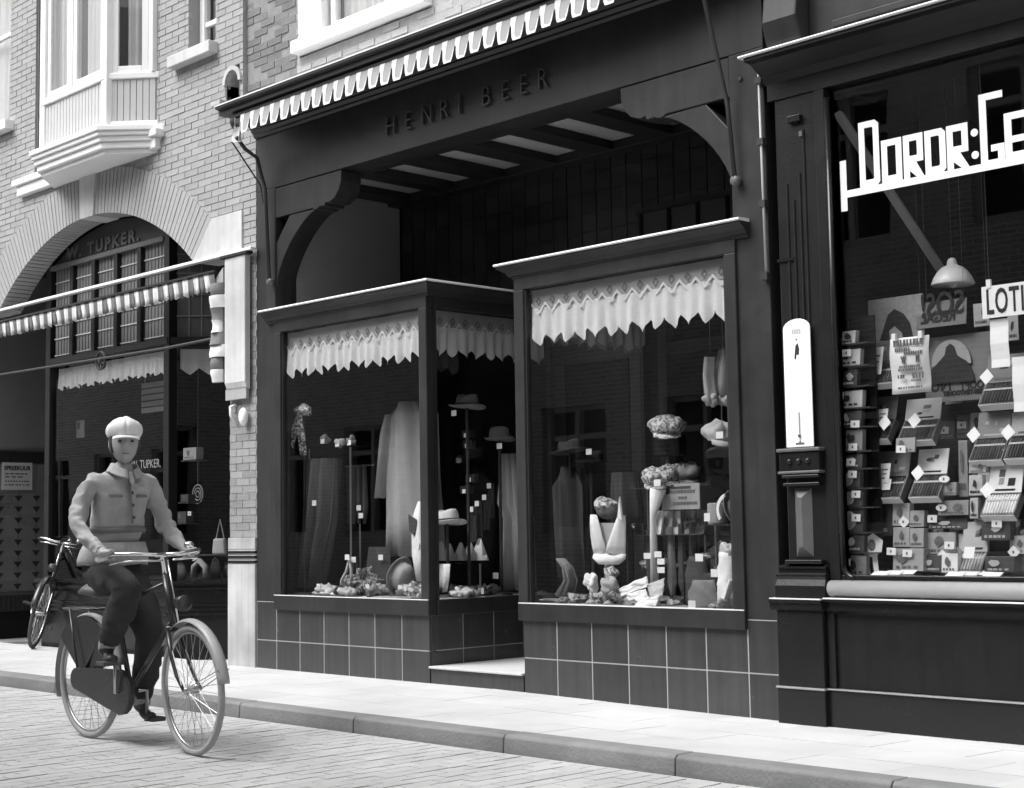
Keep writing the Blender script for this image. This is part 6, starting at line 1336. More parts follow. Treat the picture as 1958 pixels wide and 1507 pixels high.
small_goods(14, (-9.0, -8.45), (.30, 1.05), 'folded tie on the floor behind the doorway pane', 'small folded ties behind the doorway pane', 'folded_necktie', 'necktie', ['cloth_mid', 'cloth_grey', 'cloth_dark', 'knit'], tick=.4)
small_goods(22, (-7.15, -5.65), (.08, .5), 'folded goods on the floor of the right box', 'small folded goods on the floor of the right box', 'folded_glove', 'glove', ['cloth_mid', 'cloth_white', 'cloth_grey', 'cloth_dark', 'leather_pale', 'knit'])
q = (-6.31, 0.36, 0.939)
t = thing('display_shelf', 'low shelf of folded shirts in the right window', 'shelf', (q[0]+.05, .5, FZ)); B(q[0]-.35, q[0]+.45, .42, .62, .80, .806).build('shelf_plate', 'wood_stand', t)
for dx in (-.33, .43): MB().tube([(q[0]+dx, .52, FZ), (q[0]+dx, .52, .80)], .008, 6).build('leg', 'steel_dull', t)
small_goods(10, (q[0]-.3, q[0]+.4), (.46, .56), 'folded shirt on the low shelf, right window', 'shirt bundles on the low shelf', 'shirt_bundle', 'shirt', ['cloth_mid', 'cloth_grey', 'cloth_dark', 'cloth_check'], (.06, .05, .035), .5, .807)

# ================================================================ TOBACCONIST'S WINDOW
mat('cigar', 0.07, .8, .3, 60, island=.3); mat('box_wood', 0.16, .6, .2, 14); mat('box_dark', 0.05, .5, .3, 14); mat('lamp_enamel', 0.85, .3, .05, 6, spec=.5); mat('picture', 0.22, .6, .3, 9); mat('wallpaper', 0.30, .7, .5, 40); mat('tin', 0.3, .4, .3, 30, metal=.4); mat('poster_back', 0.17, .8, .12, 10)
TF = 0.797
TK = ('rectangular', 'diamond', 'oval')
def tk2(parent, p, kind=0, s=.03):
    x, y, z = p
    if kind == 1: poly = [(x-s*1.2, z), (x, z-s*1.2), (x+s*1.2, z), (x, z+s*1.2)]
    elif kind == 2: poly = [(x + s*1.1*math.cos(a), z + s*.62*math.sin(a)) for a in [2*PI*k/12 for k in range(12)]]
    else: poly = [(x-s, z-s*.62), (x+s*.9, z-s*.7), (x+s, z+s*.62), (x-s*.9, z+s*.7)]
    o = MB().prism(poly, y-.0015, y, 'y').build('price_ticket', 'price_card', parent)
    MB().box(x-s*.25, x+s*.1, y-.0022, y-.0016, z-s*.25, z+s*.25).build('price_mark', 'ink_grey', o)
    return o
def prints(parent, x0, x1, z0, z1, y, seed, dark='ink_grey'):
    """the small picture and line of lettering printed on a packet"""
    r = random.Random(seed); cx, w, h = x0 + (x1-x0)*r.uniform(.3, .7), x1-x0, z1-z0
    MB().prism([(cx + w*.17*math.cos(a)*r.uniform(.6, 1.2), z0 + h*.58 + h*.24*math.sin(a)*r.uniform(.6, 1.2)) for a in [2*PI*k/9 for k in range(9)]], y-.001, y-.0004, 'y').build('printed_figure', dark, parent)
    m = MB(); n = r.randint(4, 7); a = x0 + w*.12; ww = w*.76/n
    for k in range(n): m.box(a+k*ww, a+k*ww+ww*r.uniform(.5, .85), y-.001, y-.0004, z0+h*.12, z0+h*.24)
    m.build('printed_line', dark, parent, kind='stuff')
def packet(name, label, p0, p1, m, deep=.05, kind=0, tk=None, seed=0, lean=.02, ring=False, dark='ink_grey', group=None, sup=True):
    x0, x1 = sorted((p0[0], p1[0])); z0, z1 = sorted((p0[2], p1[2])); y = p0[1]
    t = thing(name, label, name.split('_')[-1], ((x0+x1)/2, y, z0), group=group)
    MB().hexa([(x0, y, z0), (x1, y, z0), (x1, y+deep, z0), (x0, y+deep, z0), (x0, y+lean, z1), (x1, y+lean, z1), (x1, y+deep+lean, z1), (x0, y+deep+lean, z1)]).build('box', m, t, bevel=.003)
    if ring:
        q = MB().lathe([(.0, -.006), ((z1-z0)*.36, -.005), ((z1-z0)*.40, 0), ((z1-z0)*.40, .02)], (x0+(x1-x0)*.4, y+lean*.4-.004, (z0+z1)/2), 18, 'y'); q.build('round_tin', 'tin', t, smooth=False)
    else:
        o = empty_part('label_print', t); prints(o, x0, x1, z0, z1, y-.0005, seed, dark)
    if tk: tk2(t, (tk[0], y-.006, tk[2]), kind)
    return t
colx = dict()
CT = ('light cigar packet with a small figure, topmost of the side column', 'pale tobacco packet under the topmost one of the side column', 'dark framed cigarette tin in the side column', 'pale packet below the dark framed tin', 'dark packet with an upright motif in the side column', 'grey packet below the dark one in the side column', 'dark fan shaped case under the grey packet', 'round lidded snuff tin, upper of two in the side column', 'round lidded snuff tin with a pale edge, lower of two in the side column', 'black tobacco box below the round tins', 'dark tobacco box with a ticket at its left edge', 'glass tobacco jar at the foot of the side column')
cl = (((-4.858, 0.075, 2.094), (-4.727, 0.075, 2.167), 'paper_dim', (-4.844, 0.075, 2.108)), ((-4.864, 0.075, 1.969), (-4.701, 0.075, 2.061), 'paper_dim', (-4.781, 0.075, 2.042)), ((-4.868, 0.075, 1.854), (-4.726, 0.075, 1.946), 'box_dark', (-4.845, 0.075, 1.902)), ((-4.87, 0.075, 1.732), (-4.697, 0.075, 1.828), 'paper_dim', (-4.839, 0.075, 1.804)), ((-4.867, 0.075, 1.625), (-4.709, 0.075, 1.715), 'box_dark', (-4.743, 0.075, 1.638)), ((-4.873, 0.075, 1.489), (-4.707, 0.075, 1.609), 'picture', (-4.762, 0.075, 1.51)), ((-4.87, 0.075, 1.391), (-4.713, 0.075, 1.469), 'box_dark', (-4.779, 0.075, 1.426)), ((-4.868, 0.075, 1.282), (-4.733, 0.075, 1.377), 'box_dark', (-4.772, 0.075, 1.358)), ((-4.872, 0.075, 1.176), (-4.718, 0.075, 1.272), 'box_dark', (-4.753, 0.075, 1.246)), ((-4.878, 0.075, 1.035), (-4.722, 0.075, 1.167), 'box_dark', (-4.758, 0.075, 1.115)), ((-4.883, 0.075, 0.924), (-4.721, 0.075, 1.025), 'box_dark', (-4.849, 0.075, 0.977)), ((-4.881, 0.075, 0.79), (-4.713, 0.075, 0.907), 'tin', (-4.833, 0.075, 0.869)))
for k, (a, b, m, q) in enumerate(cl): packet(('cigar_packet', 'tobacco_packet', 'cigarette_tin', 'tobacco_packet', 'cigar_packet', 'cigar_packet', 'cigar_case', 'snuff_tin', 'snuff_tin', 'tobacco_box', 'tobacco_box', 'tobacco_jar')[k], CT[k], a, b, m, .04, 0, q, k, .012, ring=k in (7, 8, 9), dark='ink' if m != 'box_dark' else 'paper_dim')
t = thing('packet_rack', 'dark upright rack behind the side column of packets', 'rack', (-4.8, .25, TF)); B(G0+.005, G0+.17, .145, .16, TF, 2.25).build('rack_board', 'black_paint', t)
for k, (a, b, *_) in enumerate(cl[:-1]): B(G0+.005, G0+.17, .075, .145, min(a[2], b[2])-.008, min(a[2], b[2])-.001).build('rack_shelf', 'box_dark', t)
def open_box(label, p, w, d, h, lidh, lm='box_wood', kind=1, tkp=None, card=None, yaw=0.0, cig='cigar', lidprint=0):
    """an open cigar box tipped towards the street: tray, cigars, lid with its label"""
    x, y, z = p; TA = math.radians(52); t = thing('cigar_box', label, 'cigar box', (x, y, z), (TA, 0, yaw))
    up = Vector((0, .2*math.cos(TA) + .98*math.sin(TA), -.2*math.sin(TA) + .98*math.cos(TA)))   # the lid's direction in the box's own frame
    fr_ = Vector((0, -up.z, up.y))                                                            # and the way its face looks
    B(-w/2, w/2, 0, d, -h, -h+.006).build('tray', 'box_wood', t)
    for a, b, c_, e in ((-w/2, w/2, 0, .006), (-w/2, w/2, d-.006, d)): B(a, b, c_, e, -h+.006, 0).build('tray_side', 'box_wood', t)
    for a in (-w/2, w/2-.006): B(a, a+.006, .006, d-.006, -h+.006, 0).build('tray_side', 'box_wood', t)
    n = max(6, int(w/.017))
    for k in range(n):
        xx = -w/2 + .014 + (w-.028)*k/(n-1); MB().tube([(xx, .010, -.008), (xx, .02, -.004), (xx, d*.75, -.004), (xx, d-.010, -.008)], [.005, .0075, .0075, .006], 6).build('cigar', cig, t, smooth=True)
    B(-w/2+.006, w/2-.006, d*.6, d*.6+.012, .0035, .005).build('ribbon', 'paper_dim', t)
    B(-w/2, w/2, -.003, -.0005, -h, -.002).build('edge_paper', 'paper', t)
    def plate(u0, u1, v0, v1, o, th, base): 
        P_ = lambda u, v, q: base + Vector((u, 0, 0)) + up*v - fr_*(-o - q)
        return MB().hexa([P_(u0, v0, 0), P_(u1, v0, 0), P_(u1, v0, th), P_(u0, v0, th), P_(u0+.006, v1, 0), P_(u1+.006, v1, 0), P_(u1+.006, v1, th), P_(u0+.006, v1, th)])
    hinge = Vector((0, d, 0))
    ld = plate(-w/2, w/2, 0, lidh, 0, -.006, hinge).build('lid', lm, t)
    r = random.Random(len(label)*7)
    for j in range(3):
        u, v = w*r.uniform(-.28, .18), lidh*r.uniform(.2, .6); plate(u, u+w*r.uniform(.08, .22), v, v+lidh*r.uniform(.1, .3), .0008, .0008, hinge).build('lid_picture', (('ink_grey', 'ink', 'cardboard'), ('paper_dim', 'cardboard', 'paper_dim'), ('ink', 'cardboard', 'ink_grey'))[lidprint][j], ld)
    plate(-w*.3, w*.3, lidh*.06, lidh*.13, .0008, .0008, hinge).build('lid_lettering', ('ink_grey', 'paper_dim', 'ink')[lidprint], ld)
    if card:
        cx, cv, cw, ch = card; c = plate(cx-cw/2, cx+cw/2, cv, cv+ch, .012, .002, Vector((0, d*.35, .012))).build('show_card', 'paper', t)
        for j in range(3): plate(cx-cw*.3, cx+cw*(.1+.1*j), cv+ch*(.2+.22*j), cv+ch*(.27+.22*j), .0145, .001, Vector((0, d*.35, .012))).build('card_print', 'ink_grey', c)
    if tkp:
        u, v = tkp; pl_ = plate(-.03, .03, -.03, .03, .02, .0015, Vector((u, d*.5, .02 + v)))
        if kind == 1:
            c_ = sum((Vector(q) for q in pl_.v), Vector())/8; RM = Matrix.Rotation(PI/4, 3, fr_); pl_.map(lambda q: c_ + RM @ (q - c_))
        pl_.build('price_ticket', 'price_card', t)
    B(-w*.3, w*.3, d*.3, d*.6, -h-.04, -h-.001).build('rest', 'black_paint', t)
    return t
open_box('open cigar box with a tall white leaflet, topmost of the second column', (-4.645, 0.16, 1.864), .20, .15, .05, .13, 'box_wood', 1, None, (-.02, .0, .075, .16))
open_box('open cigar box of dark cigars with an upright card under the price list', (-4.679, 0.16, 1.552), .17, .15, .05, .13, 'box_wood', 1, (.07, .02), (.04, .03, .06, .09))
open_box('wide open cigar box with a white framed lid under the price list', (-4.44, 0.18, 1.534), .22, .15, .05, .12, 'paper_dim', 1, (.02, .05), None, lidprint=2)
open_box('open cigar box with a standing leaflet below the dark cigars', (-4.626, 0.15, 1.223), .20, .16, .05, .14, 'box_wood', 0, (-.0, -.01), (-.01, .03, .065, .11))
open_box('open cigar box with a white pictured lid and a diamond ticket', (-4.382, 0.15, 1.222), .185, .16, .05, .14, 'paper', 1, (.0, .08), None, lidprint=2)
open_box('open cigar box with a dark pictured lid near the price strip', (-4.035, 0.2, 1.407), .19, .16, .05, .14, 'picture', 1, (-.03, .09), None, lidprint=1)
open_box('open cigar box with a portrait lid at the edge of the glass', (-3.839, 0.2, 1.409), .18, .16, .05, .15, 'paper_dim', 1, (-.03, .09), None, lidprint=0)
open_box('open cigar box under the long white strip of the hanging sign', (-3.973, 0.24, 1.706), .22, .16, .05, .15, 'box_wood', 1, (-.02, .10), None, lidprint=0)
open_box('open white lidded cigar box with a triangular emblem', (-3.948, 0.14, 1.115), .19, .15, .05, .15, 'paper', 1, (-.02, .09), None, cig='paper', lidprint=2)
open_box('open box of upright cigarettes on the window floor', (-4.118, 0.12, 0.823), .15, .13, .04, .16, 'paper_dim', 0, (.03, .05), None, cig='paper_dim', lidprint=2)
pk_ = (('cigar_box', 'closed black cigar box with a dim emblem beside the snuff tins', (-4.796, 0.2, 1.012), (-4.612, 0.2, 1.194), 'box_dark', .08, (-4.738, 0.2, 1.161), 0), ('tobacco_packet', 'tall grey tobacco packet beside the closed black box', (-4.611, 0.2, 1.066), (-4.504, 0.2, 1.191), 'paper_dim', .05, (-4.534, 0.2, 1.088), 1), ('tobacco_packet', 'grey tobacco packet under the tall one', (-4.601, 0.18, 0.95), (-4.497, 0.18, 1.059), 'cardboard', .05, None, 0), ('tobacco_packet', 'wide grey packet with two emblems on the window floor', (-4.588, 0.15, 0.819), (-4.398, 0.15, 0.942), 'cardboard', .06, (-4.489, 0.15, 0.916), 0), ('tobacco_packet', 'small packet with a dark crest, upper of two', (-4.503, 0.2, 1.059), (-4.415, 0.2, 1.149), 'cardboard', .05, None, 0), ('tobacco_packet', 'small packet with a dark crest, lower of two', (-4.496, 0.18, 0.947), (-4.41, 0.18, 1.052), 'cardboard', .05, None, 0), ('cigar_box', 'pictured box with reclining figures under the white lidded cigar boxes', (-4.327, 0.2, 1.119), (-4.145, 0.2, 1.199), 'picture', .07, (-4.3, 0.2, 1.161), 2), ('cigar_box', 'flat dark cigar box below the pictured box', (-4.399, 0.22, 1.046), (-4.167, 0.22, 1.104), 'box_dark', .07, (-4.369, 0.2, 1.102), 0), ('cigar_box', 'brown box with a scrawled label behind the cigarette packet', (-4.434, 0.22, 0.909), (-4.242, 0.22, 1.027), 'cardboard', .06, (-4.315, 0.2, 0.901), 1), ('cigar_box', 'dark open crate behind the cigarette packet', (-4.415, 0.18, 0.814), (-4.303, 0.18, 0.904), 'box_dark', .06, None, 0), ('star_packet', 'narrow packet printed with a star, upper of two', (-4.138, 0.2, 1.221), (-4.06, 0.2, 1.33), 'paper_dim', .04, None, 0), ('star_packet', 'narrow packet printed with a star, lower of two', (-4.132, 0.19, 1.099), (-4.084, 0.19, 1.209), 'paper_dim', .04, None, 0), ('tobacco_packet', 'landscape packet above the star packets', (-4.144, 0.22, 1.342), (-4.043, 0.22, 1.397), 'cardboard', .05, None, 0), ('cigar_box', 'dark box with script lettering under the white lidded box', (-4.06, 0.17, 0.982), (-3.894, 0.17, 1.1), 'box_dark', .06, (-3.963, 0.17, 1.071), 0), ('tobacco_packet', 'pale wide packet behind the dark script box', (-4.237, 0.24, 0.903), (-4.078, 0.24, 1.02), 'paper_dim', .05, None, 0), ('cigar_box', 'long black box with one white cigarette laid across', (-4.028, 0.13, 0.818), (-3.859, 0.13, 0.9), 'box_dark', .08, None, 0), ('tobacco_packet', 'spotted packet with a bearded head at the edge of the glass', (-3.919, 0.2, 0.91), (-3.832, 0.2, 1.007), 'paper_dim', .05, (-3.89, 0.19, 0.921), 1), ('tobacco_packet', 'pictured card with a pale ticket above the closed black box', (-4.549, 0.16, 1.469), (-4.428, 0.16, 1.55), 'cardboard', .015, (-4.509, 0.15, 1.488), 0), ('tobacco_packet', 'small pictured packet beside the white lidded box', (-4.293, 0.2, 1.226), (-4.212, 0.2, 1.296), 'picture', .04, (-4.275, 0.18, 1.315), 2), ('cigarette_packet', 'white packet with a portrait and cigarettes showing at its top', (-4.267, 0.11, 0.814), (-4.172, 0.11, 0.917), 'paper', .04, (-4.21, 0.12, 0.959), 0), ('tobacco_tin', 'tall stacked tins at the middle of the window', (-4.216, 0.24, 1.218), (-4.162, 0.24, 1.521), 'tin', .06, None, 0), ('tobacco_packet', 'packet with a white bird beside the dark pictured lid', (-3.984, 0.24, 1.4), (-3.918, 0.24, 1.48), 'box_dark', .05, None, 0))
for k, (nm, lb, a, b, m, dp, q, kd) in enumerate(pk_): packet(nm, lb, a, b, m, dp, kd, q, 40+k, .012, dark='paper_dim' if m == 'box_dark' else ('ink' if nm == 'star_packet' else 'ink_grey'))
q = (-4.22, 0.115, 0.939)
t = bpy.data.objects['cigarette_packet']; x0 = (-4.259, 0.11, 0.917)[0]
for k in range(7): MB().tube([(x0+.012+.014*k, .13, (-4.219, 0.11, 0.912)[2]), (x0+.012+.014*k, .135, (-4.218, 0.11, 0.939)[2]+.006*(k % 3))], .006, 6).map(lambda v: v - WL.get(t, Vector())*0).build('cigarette', 'cardboard', t)
t = thing('show_card', 'white cut out card with a face on the window floor', 'card', (-4.686, 0.12, 0.802)); q = (-4.686, 0.12, 0.802); x, z = q[0], TF
MB().prism([(x-.06, z+.11), (x-.085, z+.16), (x-.06, z+.20), (x, z+.23), (x+.06, z+.19), (x+.05, z+.13), (x+.02, z+.11), (x+.03, z+.0), (x-.0, z+.0), (x-.01, z+.1), (x-.04, z+.1), (x-.025, z), (x-.055, z)], .12, .124, 'y').build('card', 'price_card', t); MB().ball((x-.01, .121, z+.165), (.028, .004, .035), 10, 7).build('printed_face', 'ink_grey', t); tk2(t, (x+.10, .14, z+.13), 0)
for k, (p, lb) in enumerate((((-4.551, 0.08, 0.827), 'white paper slips at the front of the window floor'), ((-4.096, 0.08, 0.819), 'small white cards before the open box of cigarettes'), ((-3.879, 0.07, 0.805), 'oval white ticket lying at the foot of the long black box'))):
    t = thing('paper_slip', lb, 'papers', (p[0], p[1], TF))
    for j in range(3 if k < 2 else 1): MB().hexa([(p[0]+(-.07+.07*j)+sx_*.05, p[1]+.02*j+sy_*.025, TF+.001+.003*j+sz_) for sx_, sy_, sz_ in ((-1, -1, 0), (1, -.8, 0), (1, 1, .02), (-1, 1, .02), (-1, -1, .002), (1, -.8, .002), (1, 1, .022), (-1, 1, .022))]).build('slip', 'price_card', t)
# --- hanging papers and posters
t = thing('price_list', 'white printed price list pinned inside the glass', 'price list', (-4.384, 0.07, 1.747)); a, b = (-4.5, 0.07, 1.764), (-4.26, 0.07, 2.092); x0, x1, z0, z1 = a[0], b[0], a[2]+.02, b[2]+.0
rows = [[(x0 + (x1-x0)*u, .07 + .008*math.sin(v*7) - .01*v*(1-v), z0 + (z1-z0)*v) for u in (0, .5, 1)] for v in [k/8 for k in range(9)]]
MB().sheet(rows).build('paper', 'paper', t, smooth=True, solid=.001)
r_ = random.Random(8)
for k, (v, h, u0, u1, n) in enumerate(((.90, .035, .12, .88, 9), (.78, .018, .15, .55, 7), (.71, .02, .38, .85, 8), (.64, .018, .3, .45, 3), (.60, .018, .32, .42, 2), (.56, .018, .32, .42, 2), (.64, .018, .68, .78, 2), (.60, .018, .68, .78, 2), (.56, .018, .68, .78, 2), (.47, .014, .25, .8, 10), (.42, .014, .22, .85, 11), (.30, .02, .2, .4, 3), (.30, .03, .58, .9, 4), (.22, .012, .55, .8, 5), (.10, .012, .2, .85, 10))):
    m = MB(); w = (u1-u0)/n
    for j in range(n): m.box(x0+(x1-x0)*(u0+j*w), x0+(x1-x0)*(u0+j*w+w*r_.uniform(.5, .85)), .054, .056, z0+(z1-z0)*v-h/2, z0+(z1-z0)*v+h/2)
    m.build('print_line', 'ink_grey', t, kind='stuff')
for u in (.14, .82): B(x0+(x1-x0)*u-.012, x0+(x1-x0)*u+.012, .05, .072, z1-.015, z1+.025).build('clip', 'price_card', t)
t = thing('hanging_sign', 'white hanging sign lettered LOTIS with long strips below', 'sign', (-3.786, 0.06, 2.124)); a, b = (-3.936, 0.06, 2.141), (-3.928, 0.06, 2.314); x0, z0, z1 = a[0], a[2]+.0, b[2]-.005
B(x0, x0+.56, .06, .066, z0, z1).build('board', 'price_card', t)
text_mb('LOTIS', .185, .002, (x0+.022, .0585, z0+.022), sx=.50, bold=.003, space=1.12).build('lettering', 'ink', t, kind='stuff')
for a, b in (((-3.906, 0.075, 1.88), (-3.803, 0.075, 2.133)), ((-3.792, 0.07, 1.642), (-3.692, 0.07, 1.925))): MB().sheet([[(a[0]+(b[0]-a[0])*u, .075 + .004*math.sin(v*9), a[2]+(b[2]-a[2])*v) for u in (0, 1)] for v in [k/6 for k in range(7)]]).build('strip', 'price_card', t, solid=.001)
for dx in (.03, .45): B(x0+dx, x0+dx+.025, .055, .07, z1-.01, z1+.035).build('clip', 'price_card', t); MB().tube([(x0+dx+.012, .065, z1), (x0+dx+.012, .065, 3.56)], .001, 4).build('cord', 'ink_grey', t)
def reversed_poster(label, a, b, y, m, lines, extra=None):
    t = thing('poster', label, 'poster', ((a[0]+b[0])/2, y, a[2])); x0, x1 = sorted((a[0], b[0])); z0, z1 = sorted((a[2], b[2]))
    MB().hexa([(x0, y, z0), (x1, y, z0), (x1, y+.003, z0), (x0, y+.003, z0), (x0, y+.02, z1), (x1, y+.02, z1), (x1, y+.023, z1), (x0, y+.023, z1)]).build('sheet', m, t)
    for s_, size, u, v, sx_, mm in lines: text_mb(s_, size, .001, (x0+(x1-x0)*u, y+.02*v-.002, z0+(z1-z0)*v), u=(-1, 0, 0), sx=sx_, bold=.003).build('lettering', mm, t, kind='stuff')
    if extra: extra(t, x0, x1, z0, z1)
    for xx in (x0+.02, x1-.02): MB().tube([(xx, y+.02, z1), (xx, y+.02, 3.56)], .0008, 4).build('cord', 'ink_grey', t)
    return t
reversed_poster('thin poster lettered SOS seen from behind under the lamp', (-4.501, 0.35, 2.169), (-4.192, 0.35, 2.316), .35, 'poster_back', (('SOS!', .19, .97, .42, .72, 'ink'), ('REGAL', .085, .80, .18, .85, 'ink')))
def figure(t, x0, x1, z0, z1):
    w, h = x1-x0, z1-z0
    MB().prism([(x0+w*.42 + w*.3*math.cos(a), z0+h*.55 + h*.38*math.sin(a)) for a in [PI*k/12 for k in range(13)]], .394, .397, 'y').build('printed_arch', 'cardboard', t)
    MB().prism([(x0+w*u, z0+h*v) for u, v in ((.1, .28), (.12, .5), (.25, .62), (.33, .70), (.36, .82), (.42, .87), (.48, .82), (.52, .68), (.66, .58), (.74, .42), (.76, .28))], .390, .393, 'y').build('printed_figure', 'ink', t)
reversed_poster('dark poster lettered KOOPT NU seen from behind, with an arched figure', (-4.489, 0.4, 1.75), (-4.081, 0.4, 2.122), .40, 'poster_back', (('KOOPT', .062, .97, .17, .85, 'ink'), ('NU', .105, .40, .17, .85, 'ink'), ('CRISIS-TENTOONST', .036, .95, .09, .85, 'ink')), figure)
t = thing('framed_picture', 'dim picture of a suited man and a woman in a broad hat', 'picture', (-4.734, 0.3, 2.099)); a, b = (-5.024, 0.34, 2.105), (-4.459, 0.34, 2.371); x0, x1, z0, z1 = a[0], b[0], a[2]-.0, b[2]
B(x0, x1, .36, .37, z0, z1).build('backing', 'wallpaper', t)
w, h = x1-x0, z1-z0
def sil(pts, m, nm, y0=.355): MB().prism([(x0+w*u, z0+h*v) for u, v in pts], y0, y0+.004, 'y').build(nm, m, t)
sil([(.0, 0), (.02, .45), (.12, .56), (.2, .6), (.32, .52), (.36, .35), (.36, 0)], 'ink', 'printed_coat'); sil([(.13, .56), (.12, .75), (.17, .88), (.24, .86), (.27, .72), (.24, .6), (.2, .55)], 'cardboard', 'printed_face', .350); sil([(.17, .2), (.2, .55), (.24, .2)], 'paper', 'printed_shirt', .349)
sil([(.50, .10), (.55, .35), (.6, .62), (.68, .74), (.78, .62), (.85, .4), (.88, .1)], 'ink', 'printed_hat'); sil([(.62, .0), (.62, .28), (.68, .36), (.76, .2), (.78, 0)], 'cardboard', 'printed_face', .350)
for k, (p, q, lb) in enumerate((((-4.119, 0.3, 2.136), (-4.027, 0.3, 2.263), 'small grey card half hidden by the hanging sign'), ((-3.922, 0.3, 2.041), (-3.862, 0.3, 2.176), 'narrow grey card between the two white strips'))): packet('show_card', lb, p, q, 'cardboard', .006, 0, None, 70+k, .0, dark='ink')
# --- pendant lamp, reflection bar
t = thing('pendant_lamp', 'pale dome shaped enamel lamp hanging on a cord', 'lamp', (-4.346, 0.5, 2.418)); c = (-4.346, 0.5, 2.418)
prof = [(r_*.86, h_*.86) for r_, h_ in ((.14, 0), (.142, .004), (.125, .045), (.10, .085), (.07, .115), (.035, .13), (.03, .16), (.02, .175), (.008, .18))]
MB().lathe(prof, c, 28).build('shade', 'lamp_enamel', t, smooth=True); MB().tube([(c[0], c[1], c[2]+.17), (c[0], c[1], 3.57)], .003, 6).build('cord', 'ink', t); MB().ball((c[0], c[1], c[2]+.03), (.035, .035, .05), 12, 8).build('bulb', 'enamel', t, smooth=True)
t = thing('reflection_bar', 'slanting bar standing in for a reflection in the lettered glass', 'brace', (-4.642, 0.9, 2.575)); a, b = Vector((-4.799, 0.08, 3.432)), Vector((-4.537, 0.75, 2.514)); d = (b-a).normalized(); n_ = Vector((-d.z, 0, d.x))
MB().hexa([a-n_*.03, b-n_*.03, b-n_*.03+Vector((0, .03, 0)), a-n_*.03+Vector((0, .03, 0)), a+n_*.03, b+n_*.03, b+n_*.03+Vector((0, .03, 0)), a+n_*.03+Vector((0, .03, 0))]).build('beam', 'plaster_dim', t)  # solid pale bar put in place of a slanting reflection
# stepped stands that carry the goods
st_ = thing('stepped_stand', 'black stepped display stand behind the cigar boxes', 'display stand', (-4.0, .4, TF))
for k, (y0, z1) in enumerate(((.36, .98), (.43, 1.25), (.50, 1.55), (.57, 1.75))): B(G0+.30, -3.2, y0, y0+.069, TF, z1).build('step', 'box_dark', st_)

rs = random.Random(5)
PT = dict(paper_dim='pale', cardboard='grey', picture='dark pictured', box_dark='black', box_wood='brown', paper='white', tin='metal')
for (y0, z0, st) in ((.28, TF, 'at the foot'), (.39, .981, 'on the lowest step'), (.46, 1.251, 'on the second step'), (.53, 1.551, 'on the third step'), (.60, 1.751, 'on the top step')):
    xx = G0 + .33
    while xx < -3.3:
        w, h = rs.uniform(.06, .13), rs.uniform(.08, .15); m_ = rs.choice(['paper_dim', 'cardboard', 'picture', 'box_dark', 'box_wood', 'paper', 'tin']); tq = (xx + w*rs.uniform(.2, .8), 0, z0 + h*rs.uniform(.1, .9)) if rs.random() < .5 else None; kd_ = rs.randrange(3)
        packet('stand_packet', '%s %s packet %s of the stepped stand%s' % ('tall' if h > w*1.25 else 'squat', PT[m_], st, ', with a %s ticket' % TK[kd_] if tq else ''), (xx, y0, z0), (xx+w, y0, z0+h), m_, .05, kd_, tq, rs.randrange(999), rs.uniform(0, .03), dark='paper_dim' if m_ in ('box_dark', 'picture') else 'ink_grey', group='small packets on the stepped stand')
        xx += w + rs.uniform(.0, .035)

# ================================================================ GOODS IN THE ARCHED SHOP
pelmet(SF, (SX0+.06, SY+.06), (SX1-.06, SY+.06), 2.83, 2.80, 2.575, .105, .045, header=False)
pelmet(SF, ret(.08, -.08), ret(1.3, -.08), 2.83, 2.80, 2.56, .17, .06, header=False)
t = thing('notice_board', 'pale notice board standing in the arched shop window', 'notice board', (-14.647, 0.6, 2.073)); a, b = (-14.929, 0.6, 2.105), (-14.376, 0.6, 2.287); B(a[0], b[0], .6, .61, a[2], b[2]).build('board', 'paper_dim', t)
m = MB(); w = (b[0]-a[0])/7
for j in range(6): m.box(a[0]+w*(j+.4), a[0]+w*(j+1.0), .597, .599, a[2]+.09, a[2]+.16)
m.build('print', 'ink_grey', t, kind='stuff'); B((a[0]+b[0])/2-.02, (a[0]+b[0])/2+.02, .62, .66, .665, a[2]+.1).build('post', 'wood_stand', t)
a, b = (-13.409, 0.7, 2.288), (-12.908, 0.7, 2.598); t = thing('slatted_screen', 'grey slatted screen hung behind the lace in the arched shop', 'screen', (a[0], .7, a[2]))
for k in range(5): zz = a[2] + (b[2]-a[2])*k/5; B(a[0], b[0], .7, .72, zz+.006, zz+(b[2]-a[2])/5-.006).build('slat', 'cardboard', t)
for u in (.1, .9): MB().tube([(a[0]+(b[0]-a[0])*u, .71, b[2]), (a[0]+(b[0]-a[0])*u, .71, 2.84)], .003, 5).build('cord', 'cardboard', t)
t = thing('handbag', 'pale trapezoid handbag with a strap loop in the arched shop', 'handbag', ((-12.395, 0.95, 0.893)[0], .95, (-12.395, 0.95, 0.893)[2])); c = (-12.395, 0.95, 0.893)
MB().prism([(c[0]-.11, c[2]), (c[0]+.11, c[2]), (c[0]+.085, c[2]+.15), (c[0]-.085, c[2]+.15)], .93, .98, 'y').build('bag', 'leather_pale', t, bevel=.015); MB().tube([(c[0]-.07, .955, c[2]+.14), (c[0], .955, c[2]+.33), (c[0]+.07, .955, c[2]+.14)], .006, 6).build('strap', 'leather_pale', t)
t = thing('shop_shelf', 'dark shelf that carries the pale handbag', 'shelf', (c[0], .95, .665)); B(c[0]-.5, c[0]+.4, .85, 1.1, c[2]-.015, c[2]-.001).build('plate', 'wood_stand', t)
for dx in (-.45, .35): B(c[0]+dx-.012, c[0]+dx+.012, .96, .985, .665, c[2]-.016).build('leg', 'wood_stand', t)
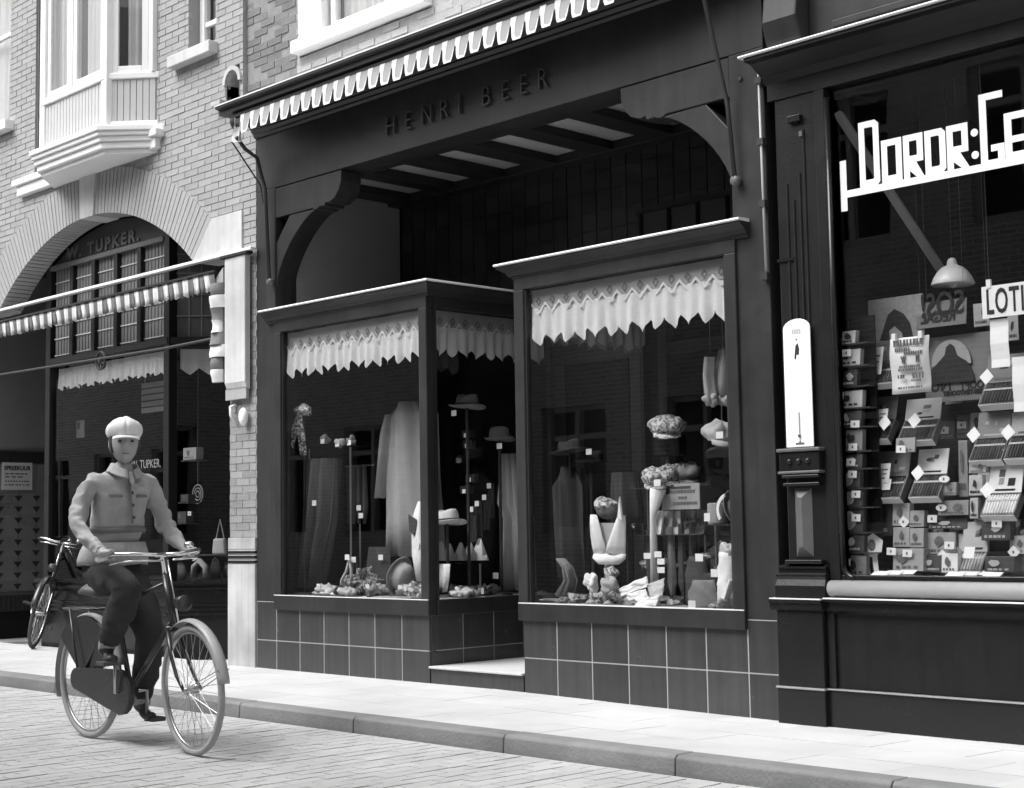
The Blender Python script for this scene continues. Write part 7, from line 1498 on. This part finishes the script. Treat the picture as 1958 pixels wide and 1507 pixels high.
fr_ = (('small dark framed case at the left of the return sill', (-12.443, 0.55, 0.697), 'cloth_dark', .10, .14), ('pale horseshoe shaped frame on the return sill', (-12.38, 0.72, 0.692), 'cardboard', .12, .15), ('dark upright purse on the return sill', (-12.314, 0.85, 0.689), 'cloth_black', .085, .17), ('dark purse with a chrome rim by the pier', (-12.218, 0.92, 0.687), 'cloth_dark', .07, .14))
for k, (lb, p, m_, w, h) in enumerate(fr_):
    t = thing('purse', lb, 'purse', (p[0], p[1], .665)); x, y = p[0], p[1]
    if k == 1: MB().tube([(x-w*.9, y, .675), (x-w*.8, y, .675+h*.7), (x, y, .675+h*1.05), (x+w*.8, y, .675+h*.7), (x+w*.9, y, .675)], .03, 10).build('frame', m_, t, smooth=True)
    else: MB().tube([(x, y, .666), (x, y, .666+h*.5), (x, y, .666+h)], [w*.95, w, w*.6], 14).map(lambda v: Vector((v.x, y+(v.y-y)*.35, v.z))).build('bag', m_, t, smooth=True); MB().tube([(x-w*.6, y, .666+h), (x, y, .666+h*1.15), (x+w*.6, y, .666+h)], .006, 6).build('clasp', 'chrome', t)
t = thing('wicker_hoop', 'dim round wicker hoop hanging in the return window', 'hoop', (-12.698, 0.9, 1.473)); c = (-12.698, 0.9, 1.473)
for r in (.09, .06, .03): MB().tube([(c[0]+r*math.cos(a), c[1], c[2]+r*math.sin(a)) for a in [2*PI*k/20 for k in range(20)]], .006, 6, closed=True).build('ring', 'basket', t)
MB().tube([(c[0], c[1], c[2]+.09), (c[0], c[1], 2.84)], .002, 4).build('cord', 'basket', t)
for k, (p, q, lb, m_) in enumerate((((-12.483, 0.6, 1.786), (-12.26, 0.6, 1.899), 'grey carton on a bracket shelf in the return window', 'cardboard'), ((-12.438, 0.5, 1.195), (-12.269, 0.5, 1.299), 'small dark tin low in the return window', 'box_dark'), ((-12.447, 0.55, 1.391), (-12.313, 0.55, 1.46), 'small dark box under the grey carton', 'box_dark'))):
    tt = packet('carton', lb, p, q, m_, .08, 0, (-12.202, 0.48, 1.278) if k == 1 else None, 90+k, 0.0); B(min(p[0], q[0])-.02, max(p[0], q[0])+.02, p[1]-.01, p[1]+.12, p[2]-.014, p[2]-.002).build('bracket_shelf', 'wood_stand', tt)
